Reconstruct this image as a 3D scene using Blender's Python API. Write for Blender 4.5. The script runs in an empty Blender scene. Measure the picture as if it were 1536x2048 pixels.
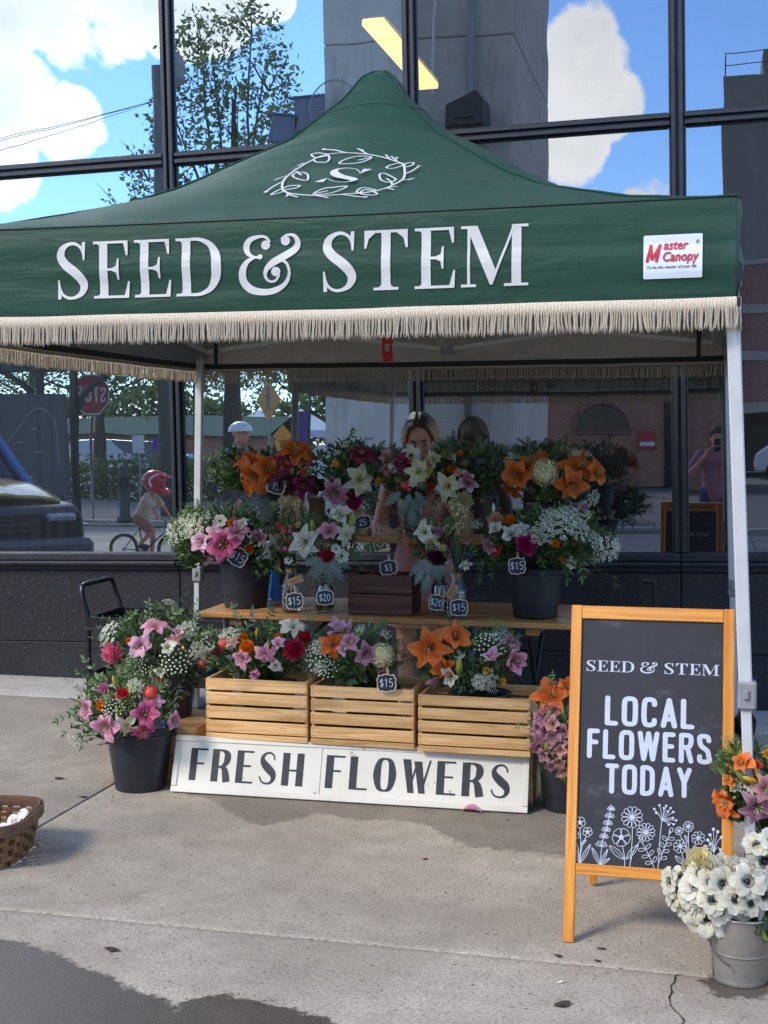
import bpy, bmesh, math, random
from mathutils import Vector, Matrix, Quaternion, noise
from mathutils.geometry import tessellate_polygon

S = bpy.context.scene
COL = S.collection
R = math.radians
rnd = random.Random(7)

# ------------------------------------------------------------------ camera
FPX, CAMH = 2629.5, 1.5754
YAW, PIT, ROL = R(14.1424), R(3.2176), R(-.0805)
FWD = Vector((-math.sin(YAW)*math.cos(PIT), math.cos(YAW)*math.cos(PIT), -math.sin(PIT)))
_rt = Vector((math.cos(YAW), math.sin(YAW), 0)); _up = _rt.cross(FWD)
RIGHT = _rt*math.cos(ROL)+_up*math.sin(ROL); UP = -_rt*math.sin(ROL)+_up*math.cos(ROL)
CAM = Vector((0, 0, CAMH))
cd = bpy.data.cameras.new('camera'); co = bpy.data.objects.new('camera', cd); COL.objects.link(co)
co.matrix_world = Matrix((( RIGHT.x, UP.x, -FWD.x, 0), (RIGHT.y, UP.y, -FWD.y, 0), (RIGHT.z, UP.z, -FWD.z, CAMH), (0, 0, 0, 1)))
cd.sensor_fit = 'VERTICAL'; cd.sensor_height = 24; cd.lens = FPX/2048*24
cd.clip_start = .05; cd.clip_end = 2000
S.camera = co
S.render.resolution_x, S.render.resolution_y = 768, 1024

# ------------------------------------------------------------------ light
S.view_settings.view_transform = 'Standard'
try: S.view_settings.look = 'None'
except Exception: pass
S.view_settings.gamma = 1; S.view_settings.use_curve_mapping = False
S.view_settings.exposure = 1.36
SUN = Vector((-.5, -.62, .66)).normalized()
sl = bpy.data.lights.new('sun', 'SUN'); so = bpy.data.objects.new('sun', sl); COL.objects.link(so)
sl.energy = 1.5; sl.angle = R(16); sl.color = (1, .92, .80)
so.rotation_euler = SUN.to_track_quat('Z', 'Y').to_euler(); so.location = (-10, -10, 14)
wd = bpy.data.worlds.new('World'); S.world = wd; wd.use_nodes = True
nt = wd.node_tree; nt.nodes.clear()
def wn(t, **k):
    n = nt.nodes.new(t)
    for a, b in k.items(): setattr(n, a, b)
    return n
def wl(a, b): nt.links.new(a, b)
def wmath(op, a, b=None, c=None, clamp=False):
    n = wn('ShaderNodeMath', operation=op, use_clamp=clamp)
    for i, x in enumerate((a, b, c)):
        if x is None: continue
        if isinstance(x, (int, float)): n.inputs[i].default_value = x
        else: wl(x, n.inputs[i])
    return n.outputs[0]
sky = wn('ShaderNodeTexSky', sky_type='NISHITA', sun_disc=False)
sky.sun_elevation = math.asin(SUN.z); sky.sun_rotation = math.atan2(SUN.x, SUN.y)
sky.air_density = 1.0; sky.dust_density = .15; sky.ozone_density = 4.5
tc = wn('ShaderNodeTexCoord'); D = tc.outputs['Generated']
nz = wn('ShaderNodeTexNoise'); nz.inputs['Scale'].default_value = 8.5; nz.inputs['Detail'].default_value = 9
nz.inputs['Roughness'].default_value = .6; wl(D, nz.inputs['Vector'])
nb = wn('ShaderNodeTexNoise'); nb.inputs['Scale'].default_value = 7.0; nb.inputs['Detail'].default_value = 5
wl(D, nb.inputs['Vector'])
BLOBS = [((-.425,-.856,.300), 3.8, 1), ((-.375,-.878,.300), 2.5, .7), ((-.49,-.82,.290), 3.2, 1), ((-.478,-.845,.240), 2.4, .6), ((-.449,-.865,.224), 2.2, .5), ((-.349,-.891,.300), 2.0, .5), ((-.31,-.90,.31), 1.4, .3),
         ((-.097,-.963,.262), 3.0, .6), ((-.105,-.971,.218), 2.3, .5), ((-.074,-.966,.240), 2.2, .4),
         ((-.046,-.983,.172), 1.6, .3), ((-.497,-.848,.194), 2.4, .6), ((-.2,-.8,.55), 14, 4), ((.35,-.75,.5), 14, 4),
         ((-.75,-.4,.5), 16, 5), ((.7,.3,.5), 18, 5), ((-.3,.8,.4), 18, 5), ((.5,-.1,.8), 14, 4)]
acc = None
for c, ro, ri in BLOBS:
    dp = wn('ShaderNodeVectorMath', operation='DOT_PRODUCT'); wl(D, dp.inputs[0]); dp.inputs[1].default_value = Vector(c).normalized()
    mr = wn('ShaderNodeMapRange', interpolation_type='SMOOTHSTEP'); wl(dp.outputs['Value'], mr.inputs[0])
    mr.inputs[1].default_value = math.cos(R(ro)); mr.inputs[2].default_value = math.cos(R(ri))
    acc = mr.outputs[0] if acc is None else wmath('MAXIMUM', acc, mr.outputs[0])
v = wmath('ADD', wmath('MULTIPLY', acc, .62), wmath('MULTIPLY', wmath('SUBTRACT', nz.outputs['Fac'], .5), 2.1))
mk = wn('ShaderNodeMapRange', interpolation_type='SMOOTHSTEP'); wl(v, mk.inputs[0]); mk.inputs[1].default_value = .23; mk.inputs[2].default_value = .40
shade = wn('ShaderNodeMapRange'); wl(wmath('ADD', wmath('MULTIPLY', v, .35), nb.outputs['Fac']), shade.inputs[0])
shade.inputs[1].default_value = .58; shade.inputs[2].default_value = .92
cc = wn('ShaderNodeMix', data_type='RGBA'); wl(shade.outputs[0], cc.inputs['Factor'])
cc.inputs['A'].default_value = (6.9, 6.9, 6.9, 1); cc.inputs['B'].default_value = (4.3, 4.45, 4.7, 1)
mx = wn('ShaderNodeMix', data_type='RGBA'); wl(mk.outputs[0], mx.inputs['Factor']); tn = wn('ShaderNodeMix', data_type='RGBA', blend_type='MULTIPLY'); tn.inputs['Factor'].default_value = 1; wl(sky.outputs[0], tn.inputs['A']); tn.inputs['B'].default_value = (.66, .80, 1.0, 1); wl(tn.outputs['Result'], mx.inputs['A']); wl(cc.outputs['Result'], mx.inputs['B'])
bg = wn('ShaderNodeBackground'); bg.inputs['Strength'].default_value = .15; wl(mx.outputs['Result'], bg.inputs[0])
ow = wn('ShaderNodeOutputWorld'); wl(bg.outputs[0], ow.inputs[0])
try:
    S.cycles.use_denoising = True; S.cycles.denoiser = 'OPENIMAGEDENOISE'
    S.cycles.max_bounces = 8; S.cycles.transparent_max_bounces = 12; S.cycles.sample_clamp_indirect = 6
    S.cycles.caustics_reflective = False; S.cycles.caustics_refractive = False
except Exception: pass

# ------------------------------------------------------------------ helpers
def ray(px, py): return FWD+RIGHT*((px-768)/FPX)-UP*((py-1024)/FPX)
def at(px, py, Y):
    k = ray(px, py); return CAM+k*(Y/k.y)
def atz(px, py, z):
    k = ray(px, py); return CAM+k*((z-CAMH)/k.z)
def ppm(p): return FPX/((Vector(p)-CAM).dot(FWD))      # photo pixels per metre at p
def refl(px, py, Yv):                                   # a point whose mirror image in the window is seen there
    p = at(px, py, Yv); return Vector((p.x, 2*WALLY-p.y, p.z))
WALLY = 7.848
def sr(*c):
    if len(c) == 1: c = c*3
    return tuple(((x/255)/12.92 if x/255 <= .04045 else ((x/255+.055)/1.055)**2.4) for x in c)

# ------------------------------------------------------------------ materials
class NT:
    def __init__(s, name):
        s.m = bpy.data.materials.new(name); s.m.use_nodes = True; s.t = s.m.node_tree; s.t.nodes.clear()
        s.out = s.n('ShaderNodeOutputMaterial')
    def n(s, typ, ins=None, **k):
        x = s.t.nodes.new(typ)
        for a, b in k.items(): setattr(x, a, b)
        for a, b in (ins or {}).items(): s.put(x.inputs[a], b)
        return x
    def put(s, sock, b):
        if isinstance(b, bpy.types.NodeSocket): s.t.links.new(b, sock)
        else:
            if isinstance(b, (tuple, list)) and len(b) == 3 and sock.type == 'RGBA': b = (*b, 1)
            sock.default_value = b
    def math(s, op, a, b=0., c=0., clamp=False):
        x = s.n('ShaderNodeMath', operation=op, use_clamp=clamp)
        for i, y in enumerate((a, b, c)): s.put(x.inputs[i], y)
        return x.outputs[0]
    def mix(s, f, a, b, bt='MIX'):
        x = s.n('ShaderNodeMix', data_type='RGBA', blend_type=bt)
        s.put(x.inputs['Factor'], f); s.put(x.inputs['A'], a); s.put(x.inputs['B'], b); return x.outputs['Result']
    def coord(s, kind='Object', stretch=(1, 1, 1), rand=True):
        t = s.n('ShaderNodeTexCoord'); mp = s.n('ShaderNodeMapping', {'Vector': t.outputs[kind], 'Scale': stretch})
        if not rand: return mp.outputs[0]
        oi = s.n('ShaderNodeObjectInfo')
        a = s.n('ShaderNodeVectorMath', operation='ADD'); s.put(a.inputs[0], mp.outputs[0])
        sc = s.n('ShaderNodeVectorMath', operation='SCALE'); sc.inputs[0].default_value = (37, 19, 53); s.put(sc.inputs['Scale'], oi.outputs['Random'])
        s.put(a.inputs[1], sc.outputs[0]); return a.outputs[0]
    def noise(s, vec, scale, detail=4, rough=.55, dist=0.):
        return s.n('ShaderNodeTexNoise', {'Vector': vec, 'Scale': scale, 'Detail': detail, 'Roughness': rough, 'Distortion': dist}).outputs['Fac']
    def rng(s, v, a, b, c=0., d=1., smooth=False):
        return s.n('ShaderNodeMapRange', {0: v, 1: a, 2: b, 3: c, 4: d}, interpolation_type='SMOOTHSTEP' if smooth else 'LINEAR').outputs[0]
    def bump(s, h, strength, dist=.01):
        return s.n('ShaderNodeBump', {'Height': h, 'Strength': strength, 'Distance': dist}).outputs[0]
    def bsdf(s, col, rough=.6, metal=0, spec=.5, nrm=None, trans=0, tcol=None, coat=0):
        b = s.n('ShaderNodeBsdfPrincipled', {'Base Color': col, 'Roughness': rough, 'Metallic': metal, 'Specular IOR Level': spec, 'Coat Weight': coat})
        if nrm is not None: s.put(b.inputs['Normal'], nrm)
        sh = b.outputs[0]
        if trans:
            t = s.n('ShaderNodeBsdfTranslucent', {'Color': tcol if tcol is not None else col})
            mm = s.n('ShaderNodeMixShader', {0: trans, 1: sh, 2: t.outputs[0]}); sh = mm.outputs[0]
        s.put(s.out.inputs[0], sh); return s.m

def pmat(name, col, rough=.6, var=.2, scale=15, detail=4, bump=0, bscale=None, metal=0, spec=.5, rand=0, island=0, stretch=(1, 1, 1), trans=0, coat=0, col2=None, rvar=0):
    t = NT(name); vec = t.coord(stretch=stretch)
    f = t.noise(vec, scale, detail); f = t.rng(f, .3, .7)
    a = tuple(c*(1-var) for c in col); b = col2 if col2 else tuple(min(1, c*(1+var)) for c in col)
    c = t.mix(f, a, b)
    if rand or island:
        g = t.n('ShaderNodeNewGeometry').outputs['Random Per Island'] if island else t.n('ShaderNodeObjectInfo').outputs['Random']
        k = island or rand
        h = t.n('ShaderNodeHueSaturation', {'Value': t.rng(g, 0, 1, 1-k, 1+k), 'Hue': t.rng(g, 0, 1, .5-.03*k*2, .5+.03*k*2), 'Color': c}); c = h.outputs[0]
    nrm = t.bump(t.noise(vec, bscale or scale*6, 5), bump) if bump else None
    rg = t.rng(f, 0, 1, rough-rvar, rough+rvar) if rvar else rough
    return t.bsdf(c, rg, metal, spec, nrm, trans, None, coat)

def wood(name, c1, c2, axis=0, rough=.5, dens=26, spec=.4, knots=.0, rand=.12, coat=0):
    t = NT(name); st = [dens*1.]*3; st[axis] = dens*.045
    vec = t.coord(stretch=tuple(st))
    f = t.noise(vec, 1.0, 6, .6, 1.2); fine = t.noise(vec, 6.0, 3, .5)
    f2 = t.math('ADD', t.math('MULTIPLY', f, .75), t.math('MULTIPLY', fine, .25))
    c = t.mix(t.rng(f2, .36, .62), c1, c2); gl = t.rng(t.noise(vec, 2.2, 2, .5, 2.0), .60, .68, 0, .45, True); c = t.mix(gl, c, tuple(x*.62 for x in c1))
    if knots:
        st2 = [6.]*3; st2[axis] = 2.2
        kv = t.coord(stretch=tuple(st2))
        vo = t.n('ShaderNodeTexVoronoi', {'Vector': kv, 'Scale': 1.0})
        kf = t.rng(vo.outputs['Distance'], .20, .06, 0, knots, True)
        c = t.mix(kf, c, tuple(x*.22 for x in c1))
        dk = t.rng(t.noise(kv, .9, 3), .58, .72, 0, .55, True)
        c = t.mix(dk, c, tuple(x*.35 for x in c1))
    o = t.n('ShaderNodeObjectInfo').outputs['Random']
    c = t.n('ShaderNodeHueSaturation', {'Value': t.rng(o, 0, 1, 1-rand, 1+rand), 'Color': c}).outputs[0]
    return t.bsdf(c, rough, 0, spec, t.bump(f2, .25, .004), coat=coat)

def petal_mat(name, base, mid, tip, spots=None, rib=None, trans=.28):
    t = NT(name); uv = t.n('ShaderNodeTexCoord').outputs['UV']; sx = t.n('ShaderNodeSeparateXYZ', {0: uv})
    u, vv = sx.outputs[0], sx.outputs[1]
    c = t.mix(t.rng(u, .0, .38, smooth=True), base, mid); c = t.mix(t.rng(u, .55, 1.0, smooth=True), c, tip)
    av = t.math('ABSOLUTE', t.math('SUBTRACT', vv, .5))
    if rib: c = t.mix(t.math('MULTIPLY', t.rng(av, .10, .0, smooth=True), .6), c, rib)
    ob = t.coord(stretch=(1, 1, 1))
    c = t.mix(t.math('MULTIPLY', t.rng(t.noise(ob, 60, 3), .35, .7), .22), c, tuple(x*.6 for x in mid))
    if spots:
        vo = t.n('ShaderNodeTexVoronoi', {'Vector': ob, 'Scale': 260.0}).outputs['Distance']
        sp = t.math('MULTIPLY', t.rng(vo, .36, .25), t.rng(u, .72, .35)); c = t.mix(sp, c, spots)
    o = t.n('ShaderNodeObjectInfo').outputs['Random']
    c = t.n('ShaderNodeHueSaturation', {'Value': t.rng(o, 0, 1, .86, 1.12), 'Color': c}).outputs[0]
    vein = t.noise(t.n('ShaderNodeMapping', {'Vector': uv, 'Scale': (1.5, 26, 1)}).outputs[0], 1, 2)
    return t.bsdf(c, .6, 0, .22, t.bump(vein, .45, .004), min(.5, trans+.12))

# ------------------------------------------------------------------ mesh building
def _cb():
    idx = {}; n = 0
    for sx in (-1, 1):
        for sy in (-1, 1):
            for sz in (-1, 1):
                for a in range(3): idx[(sx, sy, sz, a)] = n; n += 1
    pos = [None]*24
    for (x, y, z, a), i in idx.items():
        p = [x*(1 if a == 0 else .8), y*(1 if a == 1 else .8), z*(1 if a == 2 else .8)]; pos[i] = Vector(p)
    F = []
    def add(ids):
        c = sum((pos[i] for i in ids), Vector())/len(ids); nn = (pos[ids[1]]-pos[ids[0]]).cross(pos[ids[2]]-pos[ids[0]])
        F.append(tuple(ids) if nn.dot(c) > 0 else tuple(reversed(ids)))
    for a in range(3):
        b, c = (a+1) % 3, (a+2) % 3
        for s in (-1, 1):
            ids = []
            for q in ((-1, -1), (1, -1), (1, 1), (-1, 1)):
                k = [0, 0, 0]; k[a] = s; k[b], k[c] = q; ids.append(idx[(*k, a)])
            add(ids)
        for s in (-1, 1):                      # edges running along a
            for u in (-1, 1):
                def g(t, ax):
                    k = [0, 0, 0]; k[a] = t; k[b] = s; k[c] = u; return idx[(*k, ax)]
                add([g(-1, b), g(1, b), g(1, c), g(-1, c)])
    for sx in (-1, 1):
        for sy in (-1, 1):
            for sz in (-1, 1): add([idx[(sx, sy, sz, a)] for a in range(3)])
    return idx, F
_CI, _CF = _cb()
WM = {}
class MB:
    def __init__(s): s.v = []; s.f = []; s.mi = []; s.sm = []; s.uv = {}
    def add(s, vs, fs, mi=0, smooth=False, uvs=None):
        o = len(s.v); s.v += [Vector(x) for x in vs]
        for f in fs: s.f.append(tuple(i+o for i in f)); s.mi.append(mi); s.sm.append(smooth)
        if uvs:
            for i, q in enumerate(uvs): s.uv[o+i] = q
        return s
    def box(s, c, size, b=.003, rot=None, mi=0):
        h = [x/2 for x in size]; b = min(b, min(h)*.8); vs = [None]*24; c = Vector(c)
        for (x, y, z, a), i in _CI.items():
            p = Vector((x*(h[0]-(0 if a == 0 else b)), y*(h[1]-(0 if a == 1 else b)), z*(h[2]-(0 if a == 2 else b))))
            if rot is not None: p = rot @ p
            vs[i] = p+c
        return s.add(vs, _CF, mi)
    def bar(s, p0, p1, w, d, b=.003, up=(0, 0, 1), mi=0):       # box from p0 to p1, width w (sideways) and depth d
        p0, p1 = Vector(p0), Vector(p1); x = (p1-p0); L = x.length; x.normalize(); y = Vector(up).cross(x)
        if y.length < 1e-4: y = Vector((0, 1, 0)).cross(x)
        y.normalize(); z = x.cross(y); rot = Matrix((x, y, z)).transposed()
        return s.box((p0+p1)/2, (L, w, d), b, rot, mi)
    def tube(s, pts, r, n=8, caps=True, mi=0, closed=False, flat=1.0):
        pts = [Vector(p) for p in pts]; m = len(pts); rs = r if isinstance(r, (list, tuple)) else [r]*m
        vs = []; fs = []; t0 = None; nv = None
        for i, p in enumerate(pts):
            if closed: t = pts[(i+1) % m]-pts[i-1]
            else: t = pts[min(i+1, m-1)]-pts[max(i-1, 0)]
            if t.length < 1e-9: t = Vector((0, 0, 1))
            t.normalize()
            if nv is None:
                nv = t.orthogonal().normalized()
            else:
                q = t0.rotation_difference(t); nv = (q @ nv); nv = (nv-t*nv.dot(t)).normalized()
            t0 = t; bv = t.cross(nv)
            for k in range(n):
                a = 2*math.pi*k/n; vs.append(p+(nv*math.cos(a)+bv*math.sin(a)*flat)*rs[i])
        for i in range(m if closed else m-1):
            for k in range(n):
                a, b = i*n+k, i*n+(k+1) % n; c, d = ((i+1) % m)*n+(k+1) % n, ((i+1) % m)*n+k; fs.append((a, b, c, d))
        if caps and not closed:
            fs.append(tuple(range(n-1, -1, -1))); fs.append(tuple((m-1)*n+k for k in range(n)))
        return s.add(vs, fs, mi, True)
    def lathe(s, prof, n=24, c=(0, 0, 0), mi=0, sq=None, smooth=True):
        c = Vector(c); vs = []; fs = []
        for r, z in prof:
            for k in range(n):
                a = 2*math.pi*k/n; vs.append(c+Vector((r*math.cos(a), r*math.sin(a), z)))
        for i in range(len(prof)-1):
            for k in range(n):
                fs.append((i*n+k, i*n+(k+1) % n, (i+1)*n+(k+1) % n, (i+1)*n+k))
        return s.add(vs, fs, mi, smooth)
    def ell(s, c, rad, rot=None, n=12, m=8, mi=0):
        c = Vector(c); vs = []; fs = []
        for i in range(m+1):
            t = math.pi*i/m
            for k in range(n):
                a = 2*math.pi*k/n; p = Vector((rad[0]*math.sin(t)*math.cos(a), rad[1]*math.sin(t)*math.sin(a), rad[2]*math.cos(t)))
                if rot is not None: p = rot @ p
                vs.append(c+p)
        for i in range(m):
            for k in range(n): fs.append((i*n+k, (i+1)*n+k, (i+1)*n+(k+1) % n, i*n+(k+1) % n))
        return s.add(vs, fs, mi, True)
    def cap(s, p0, p1, r0, r1, n=10):
        p0, p1 = Vector(p0), Vector(p1); d = (p1-p0).normalized(); pts = []; rs = []
        for a in (80, 50, 25): pts.append(p0-d*r0*math.sin(R(a))); rs.append(r0*math.cos(R(a)))
        for k in range(5): pts.append(p0.lerp(p1, k/4)); rs.append(r0+(r1-r0)*k/4)
        for a in (25, 50, 80): pts.append(p1+d*r1*math.sin(R(a))); rs.append(r1*math.cos(R(a)))
        return s.tube(pts, rs, n)
    def grid(s, fn, nu, nv, mi=0, smooth=True, uv=False, flip=False):
        vs = []; fs = []; uvs = []
        for j in range(nv+1):
            for i in range(nu+1): vs.append(fn(i/nu, j/nv)); uvs.append((i/nu, j/nv))
        w = nu+1
        for j in range(nv):
            for i in range(nu):
                q = (j*w+i, j*w+i+1, (j+1)*w+i+1, (j+1)*w+i); fs.append(q[::-1] if flip else q)
        return s.add(vs, fs, mi, smooth, uvs if uv else None)
    def xf(s, M):
        s.v = [M @ p for p in s.v]; return s
    def mesh(s, name, mats):
        me = bpy.data.meshes.new(name); me.from_pydata([tuple(p) for p in s.v], [], s.f)
        for m in (mats if isinstance(mats, (list, tuple)) else [mats]): me.materials.append(m)
        me.polygons.foreach_set('material_index', s.mi); me.polygons.foreach_set('use_smooth', s.sm)
        if s.uv:
            l = me.uv_layers.new(name='UVMap'); li = [0]*len(me.loops); me.loops.foreach_get('vertex_index', li)
            fl = []
            for i in li: fl += s.uv.get(i, (0, 0))
            l.data.foreach_set('uv', fl)
        me.update(); return me
    def build(s, name, mats, parent=None, world=False):
        if world and parent is not None:
            inv = WM[parent.name].inverted(); s.v = [inv @ p for p in s.v]
        return put(s.mesh(name, mats), name, parent)
def put(me, name, parent=None, M=None):
    o = bpy.data.objects.new(name, me); COL.objects.link(o)
    M = M if M is not None else Matrix()
    if parent is not None: o.parent = parent; o.matrix_basis = M; WM[o.name] = WM[parent.name] @ M
    else: o.matrix_basis = M; WM[o.name] = M
    return o
def tag(o, label=None, cat=None, group=None, kind=None):
    if label: o['label'] = label
    if cat: o['category'] = cat
    if group: o['group'] = group
    if kind: o['kind'] = kind
    return o
def thing(name, label, cat, loc=(0, 0, 0), rz=0, group=None, M=None):
    M = M if M is not None else Matrix.Translation(Vector(loc)) @ Matrix.Rotation(rz, 4, 'Z')
    return tag(put(None, name, None, M), label, cat, group)
def sub(name, parent, M=None): return put(None, name, parent, M)
def lookat(p, d, roll=0):      # local +Z to d
    q = Vector(d).normalized().to_track_quat('Z', 'Y')
    return Matrix.Translation(Vector(p)) @ q.to_matrix().to_4x4() @ Matrix.Rotation(roll, 4, 'Z')
def smooth(pts, n=8, closed=False):
    P = [Vector(p) for p in pts]; out = []; m = len(P)
    for i in range(m if closed else m-1):
        if closed: a, b, c, d = P[i-1], P[i], P[(i+1) % m], P[(i+2) % m]
        else: a, b, c, d = P[max(i-1, 0)], P[i], P[i+1], P[min(i+2, m-1)]
        for k in range(n):
            t = k/n; out.append(.5*((2*b)+(c-a)*t+(2*a-5*b+4*c-d)*t*t+(3*b-a-3*c+d)*t**3))
    if not closed: out.append(P[-1])
    return out

# ------------------------------------------------------------------ lettering (2-D shapes, later laid on a surface)
class Ink:                      # collects 2-D triangles with a small layer number so that strokes never share a plane
    def __init__(s): s.v = []; s.f = []; s.lay = 0
    def tri(s, pts, fs):
        o = len(s.v); s.lay += 1
        s.v += [(p[0], p[1], s.lay) for p in pts]; s.f += [tuple(i+o for i in f) for f in fs]
    def poly(s, pts):
        v = [Vector((p[0], p[1], 0)) for p in pts]; t = tessellate_polygon([v]); s.tri(pts, t)
    def stroke(s, pts, w, n=6, sm=True, round_=False, closed=False):
        P = [Vector((p[0], p[1])) for p in pts]; ws = [p[2] if len(p) > 2 else w for p in pts]
        if sm and len(P) > 2:
            q = smooth([(p.x, p.y, k) for p, k in zip(P, ws)], n, closed)
            P = [Vector((a.x, a.y)) for a in q]; ws = [a.z for a in q]
        m = len(P); L = []; Rr = []
        for i in range(m):
            t = (P[(i+1) % m]-P[i-1]) if closed else P[min(i+1, m-1)]-P[max(i-1, 0)]
            if t.length < 1e-9: t = Vector((1, 0))
            t.normalize(); nn = Vector((-t.y, t.x))*ws[i]/2; L.append(P[i]+nn); Rr.append(P[i]-nn)
        vs = L+Rr; fs = []
        for i in range(m if closed else m-1): j = (i+1) % m; fs += [(i, m+i, m+j), (i, m+j, j)]
        s.tri(vs, fs)
        if round_ and not closed:
            for p, k in ((P[0], ws[0]), (P[-1], ws[-1])): s.dot(p, k/2)
    def dot(s, c, r, n=12):
        s.poly([(c[0]+r*math.cos(2*math.pi*k/n), c[1]+r*math.sin(2*math.pi*k/n)) for k in range(n)])
    def put(s, other, ox, oy, sx, sy=None, shear=0):
        sy = sy or sx; o = len(s.v); b = s.lay
        s.v += [(ox+x*sx+y*sy*shear, oy+y*sy, l) for x, y, l in other.v]; s.f += [tuple(i+o for i in f) for f in other.f]
        s.lay = max(b, other.lay)
    def text(s, string, ox, oy, size, shear=0, offset=0, sx=1.0):
        c = bpy.data.curves.new('t', 'FONT'); c.body = string; c.size = size; c.shear = shear; c.offset = offset; c.resolution_u = 3
        ob = bpy.data.objects.new('t', c); me = bpy.data.meshes.new_from_object(ob)
        o = len(s.v); s.lay += 1; s.v += [(ox+p.co.x*sx, oy+p.co.y, s.lay) for p in me.vertices]
        for p in me.polygons:
            vv = list(p.vertices)
            for k in range(1, len(vv)-1): s.f.append((o+vv[0], o+vv[k], o+vv[k+1]))
        w = max([p.co.x for p in me.vertices] or [0])*sx
        bpy.data.objects.remove(ob); bpy.data.curves.remove(c); bpy.data.meshes.remove(me); return w
    def obj(s, fn, name, mat, parent, step=.00012, maxe=0):     # fn(x, y, lift) -> point in the parent's frame
        if maxe:
            F = list(s.f); out = []; cut = {}
            while F:
                f = F.pop(); e = [((s.v[f[i]][0]-s.v[f[(i+1) % 3]][0])**2+(s.v[f[i]][1]-s.v[f[(i+1) % 3]][1])**2, i) for i in range(3)]; L_, i = max(e)
                if L_ <= maxe*maxe: out.append(f); continue
                a, b, c = f[i], f[(i+1) % 3], f[(i+2) % 3]; k = (min(a, b), max(a, b))
                if k not in cut: cut[k] = len(s.v); s.v.append(tuple((p+q)/2 for p, q in zip(s.v[a], s.v[b])))
                m = cut[k]; F += [(a, m, c), (m, b, c)]
            s.f = out
        mb = MB(); mb.add([fn(x, y, l*step) for x, y, l in s.v], s.f); return mb.build(name, mat, parent)
def serif(ch):
    k = Ink(); t = .045
    def st(x, y0=0, y1=1, w=.15): k.poly([(x, y0), (x+w, y0), (x+w, y1), (x, y1)])
    def bar(x0, x1, y): k.poly([(x0, y), (x1, y), (x1, y+t), (x0, y+t)])
    def brk(x, y, sx, sy, r=.07):
        k.poly([(x, y), (x+sx*r, y)]+[(x+sx*r*(1-math.sin(a)), y+sy*r*(1-math.cos(a))) for a in (R(30), R(60))]+[(x, y+sy*r)])
    if ch in 'ED':
        st(.11); bar(0, .13, 0); bar(0, .13, 1-t); brk(.11, t, -1, 1, .05); brk(.11, 1-t, -1, -1, .05)
    if ch == 'E':
        bar(.24, .62, 0); bar(.24, .60, 1-t); bar(.24, .46, .5-t/2)
        k.poly([(.655, .29), (.625, .29), (.56, t), (.40, t), (.40, 0), (.64, 0)]); k.poly([(.63, .74), (.60, .74), (.55, 1-t), (.40, 1-t), (.40, 1), (.63, 1)])
        k.poly([(.47, .32), (.44, .32), (.42, .44), (.34, .5-t/2), (.34, .5+t/2), (.42, .56), (.44, .69), (.47, .69)]); return k, .66
    if ch == 'D':
        k.stroke([(.24, .975, .05), (.42, .97, .06), (.60, .88, .10), (.70, .70, .155), (.72, .5, .17), (.70, .30, .155), (.60, .12, .10), (.42, .03, .06), (.24, .025, .05)], .1, 6); return k, .82
    if ch == 'T':
        st(.30, 0, 1); bar(.02, .73, 1-t); bar(.17, .58, 0); brk(.30, t, -1, 1); brk(.45, t, 1, 1)
        k.poly([(.02, 1), (.02, .70), (.05, .70), (.09, .86), (.20, 1-t), (.20, 1)]); k.poly([(.73, 1), (.73, .70), (.70, .70), (.66, .86), (.55, 1-t), (.55, 1)]); return k, .76
    if ch == 'M':
        st(.10, 0, 1, .045); st(.80, 0, 1, .15); bar(0, .24, 0); bar(.68, 1.06, 0); bar(0, .2, 1-t); bar(.84, 1.06, 1-t)
        k.poly([(.08, 1), (.26, 1), (.57, .22), (.50, .03), (.46, .03)]); k.poly([(.46, .03), (.50, .03), (.86, 1), (.82, 1)]); return k, 1.08
    if ch == 'S':
        k.stroke([(.52, .80, .04), (.47, .91, .05), (.36, .975, .055), (.24, .96, .07), (.13, .87, .12), (.11, .73, .15), (.20, .60, .16), (.36, .47, .165), (.48, .34, .16), (.52, .22, .14), (.47, .10, .10), (.36, .03, .06), (.24, .02, .05), (.13, .08, .045), (.07, .20, .04)], .1, 6)
        k.poly([(.50, 1), (.56, 1), (.545, .68), (.515, .68), (.49, .86)]); k.poly([(.04, 0), (.10, 0), (.105, .12), (.07, .34), (.04, .34)]); return k, .62
    if ch == '&':
        k.dot((.43, .83), .08); k.dot((.77, .89), .08); k.dot((.61, .37), .08); k.dot((.34, .63), .045)
        k.stroke([(.50, .87, .04), (.45, .95, .045), (.34, .98, .05), (.17, .93, .09), (.10, .82, .11), (.13, .70, .08), (.23, .63, .045), (.34, .625, .05)], .05, 6)
        k.stroke([(.26, .63, .04), (.12, .55, .08), (.04, .40, .12), (.05, .22, .13), (.18, .08, .13), (.40, .03, .11), (.60, .06, .10), (.77, .17, .07), (.84, .34, .05), (.80, .50, .045), (.70, .565, .05)], .05, 6)
        k.stroke([(.70, .92, .04), (.80, .985, .045), (.92, .97, .06), (.98, .86, .09), (.93, .74, .12), (.74, .62, .13), (.56, .52, .12), (.45, .41, .08), (.43, .29, .05), (.50, .21, .04), (.60, .22, .04), (.67, .32, .04)], .05, 6); return k, 1.05
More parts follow.
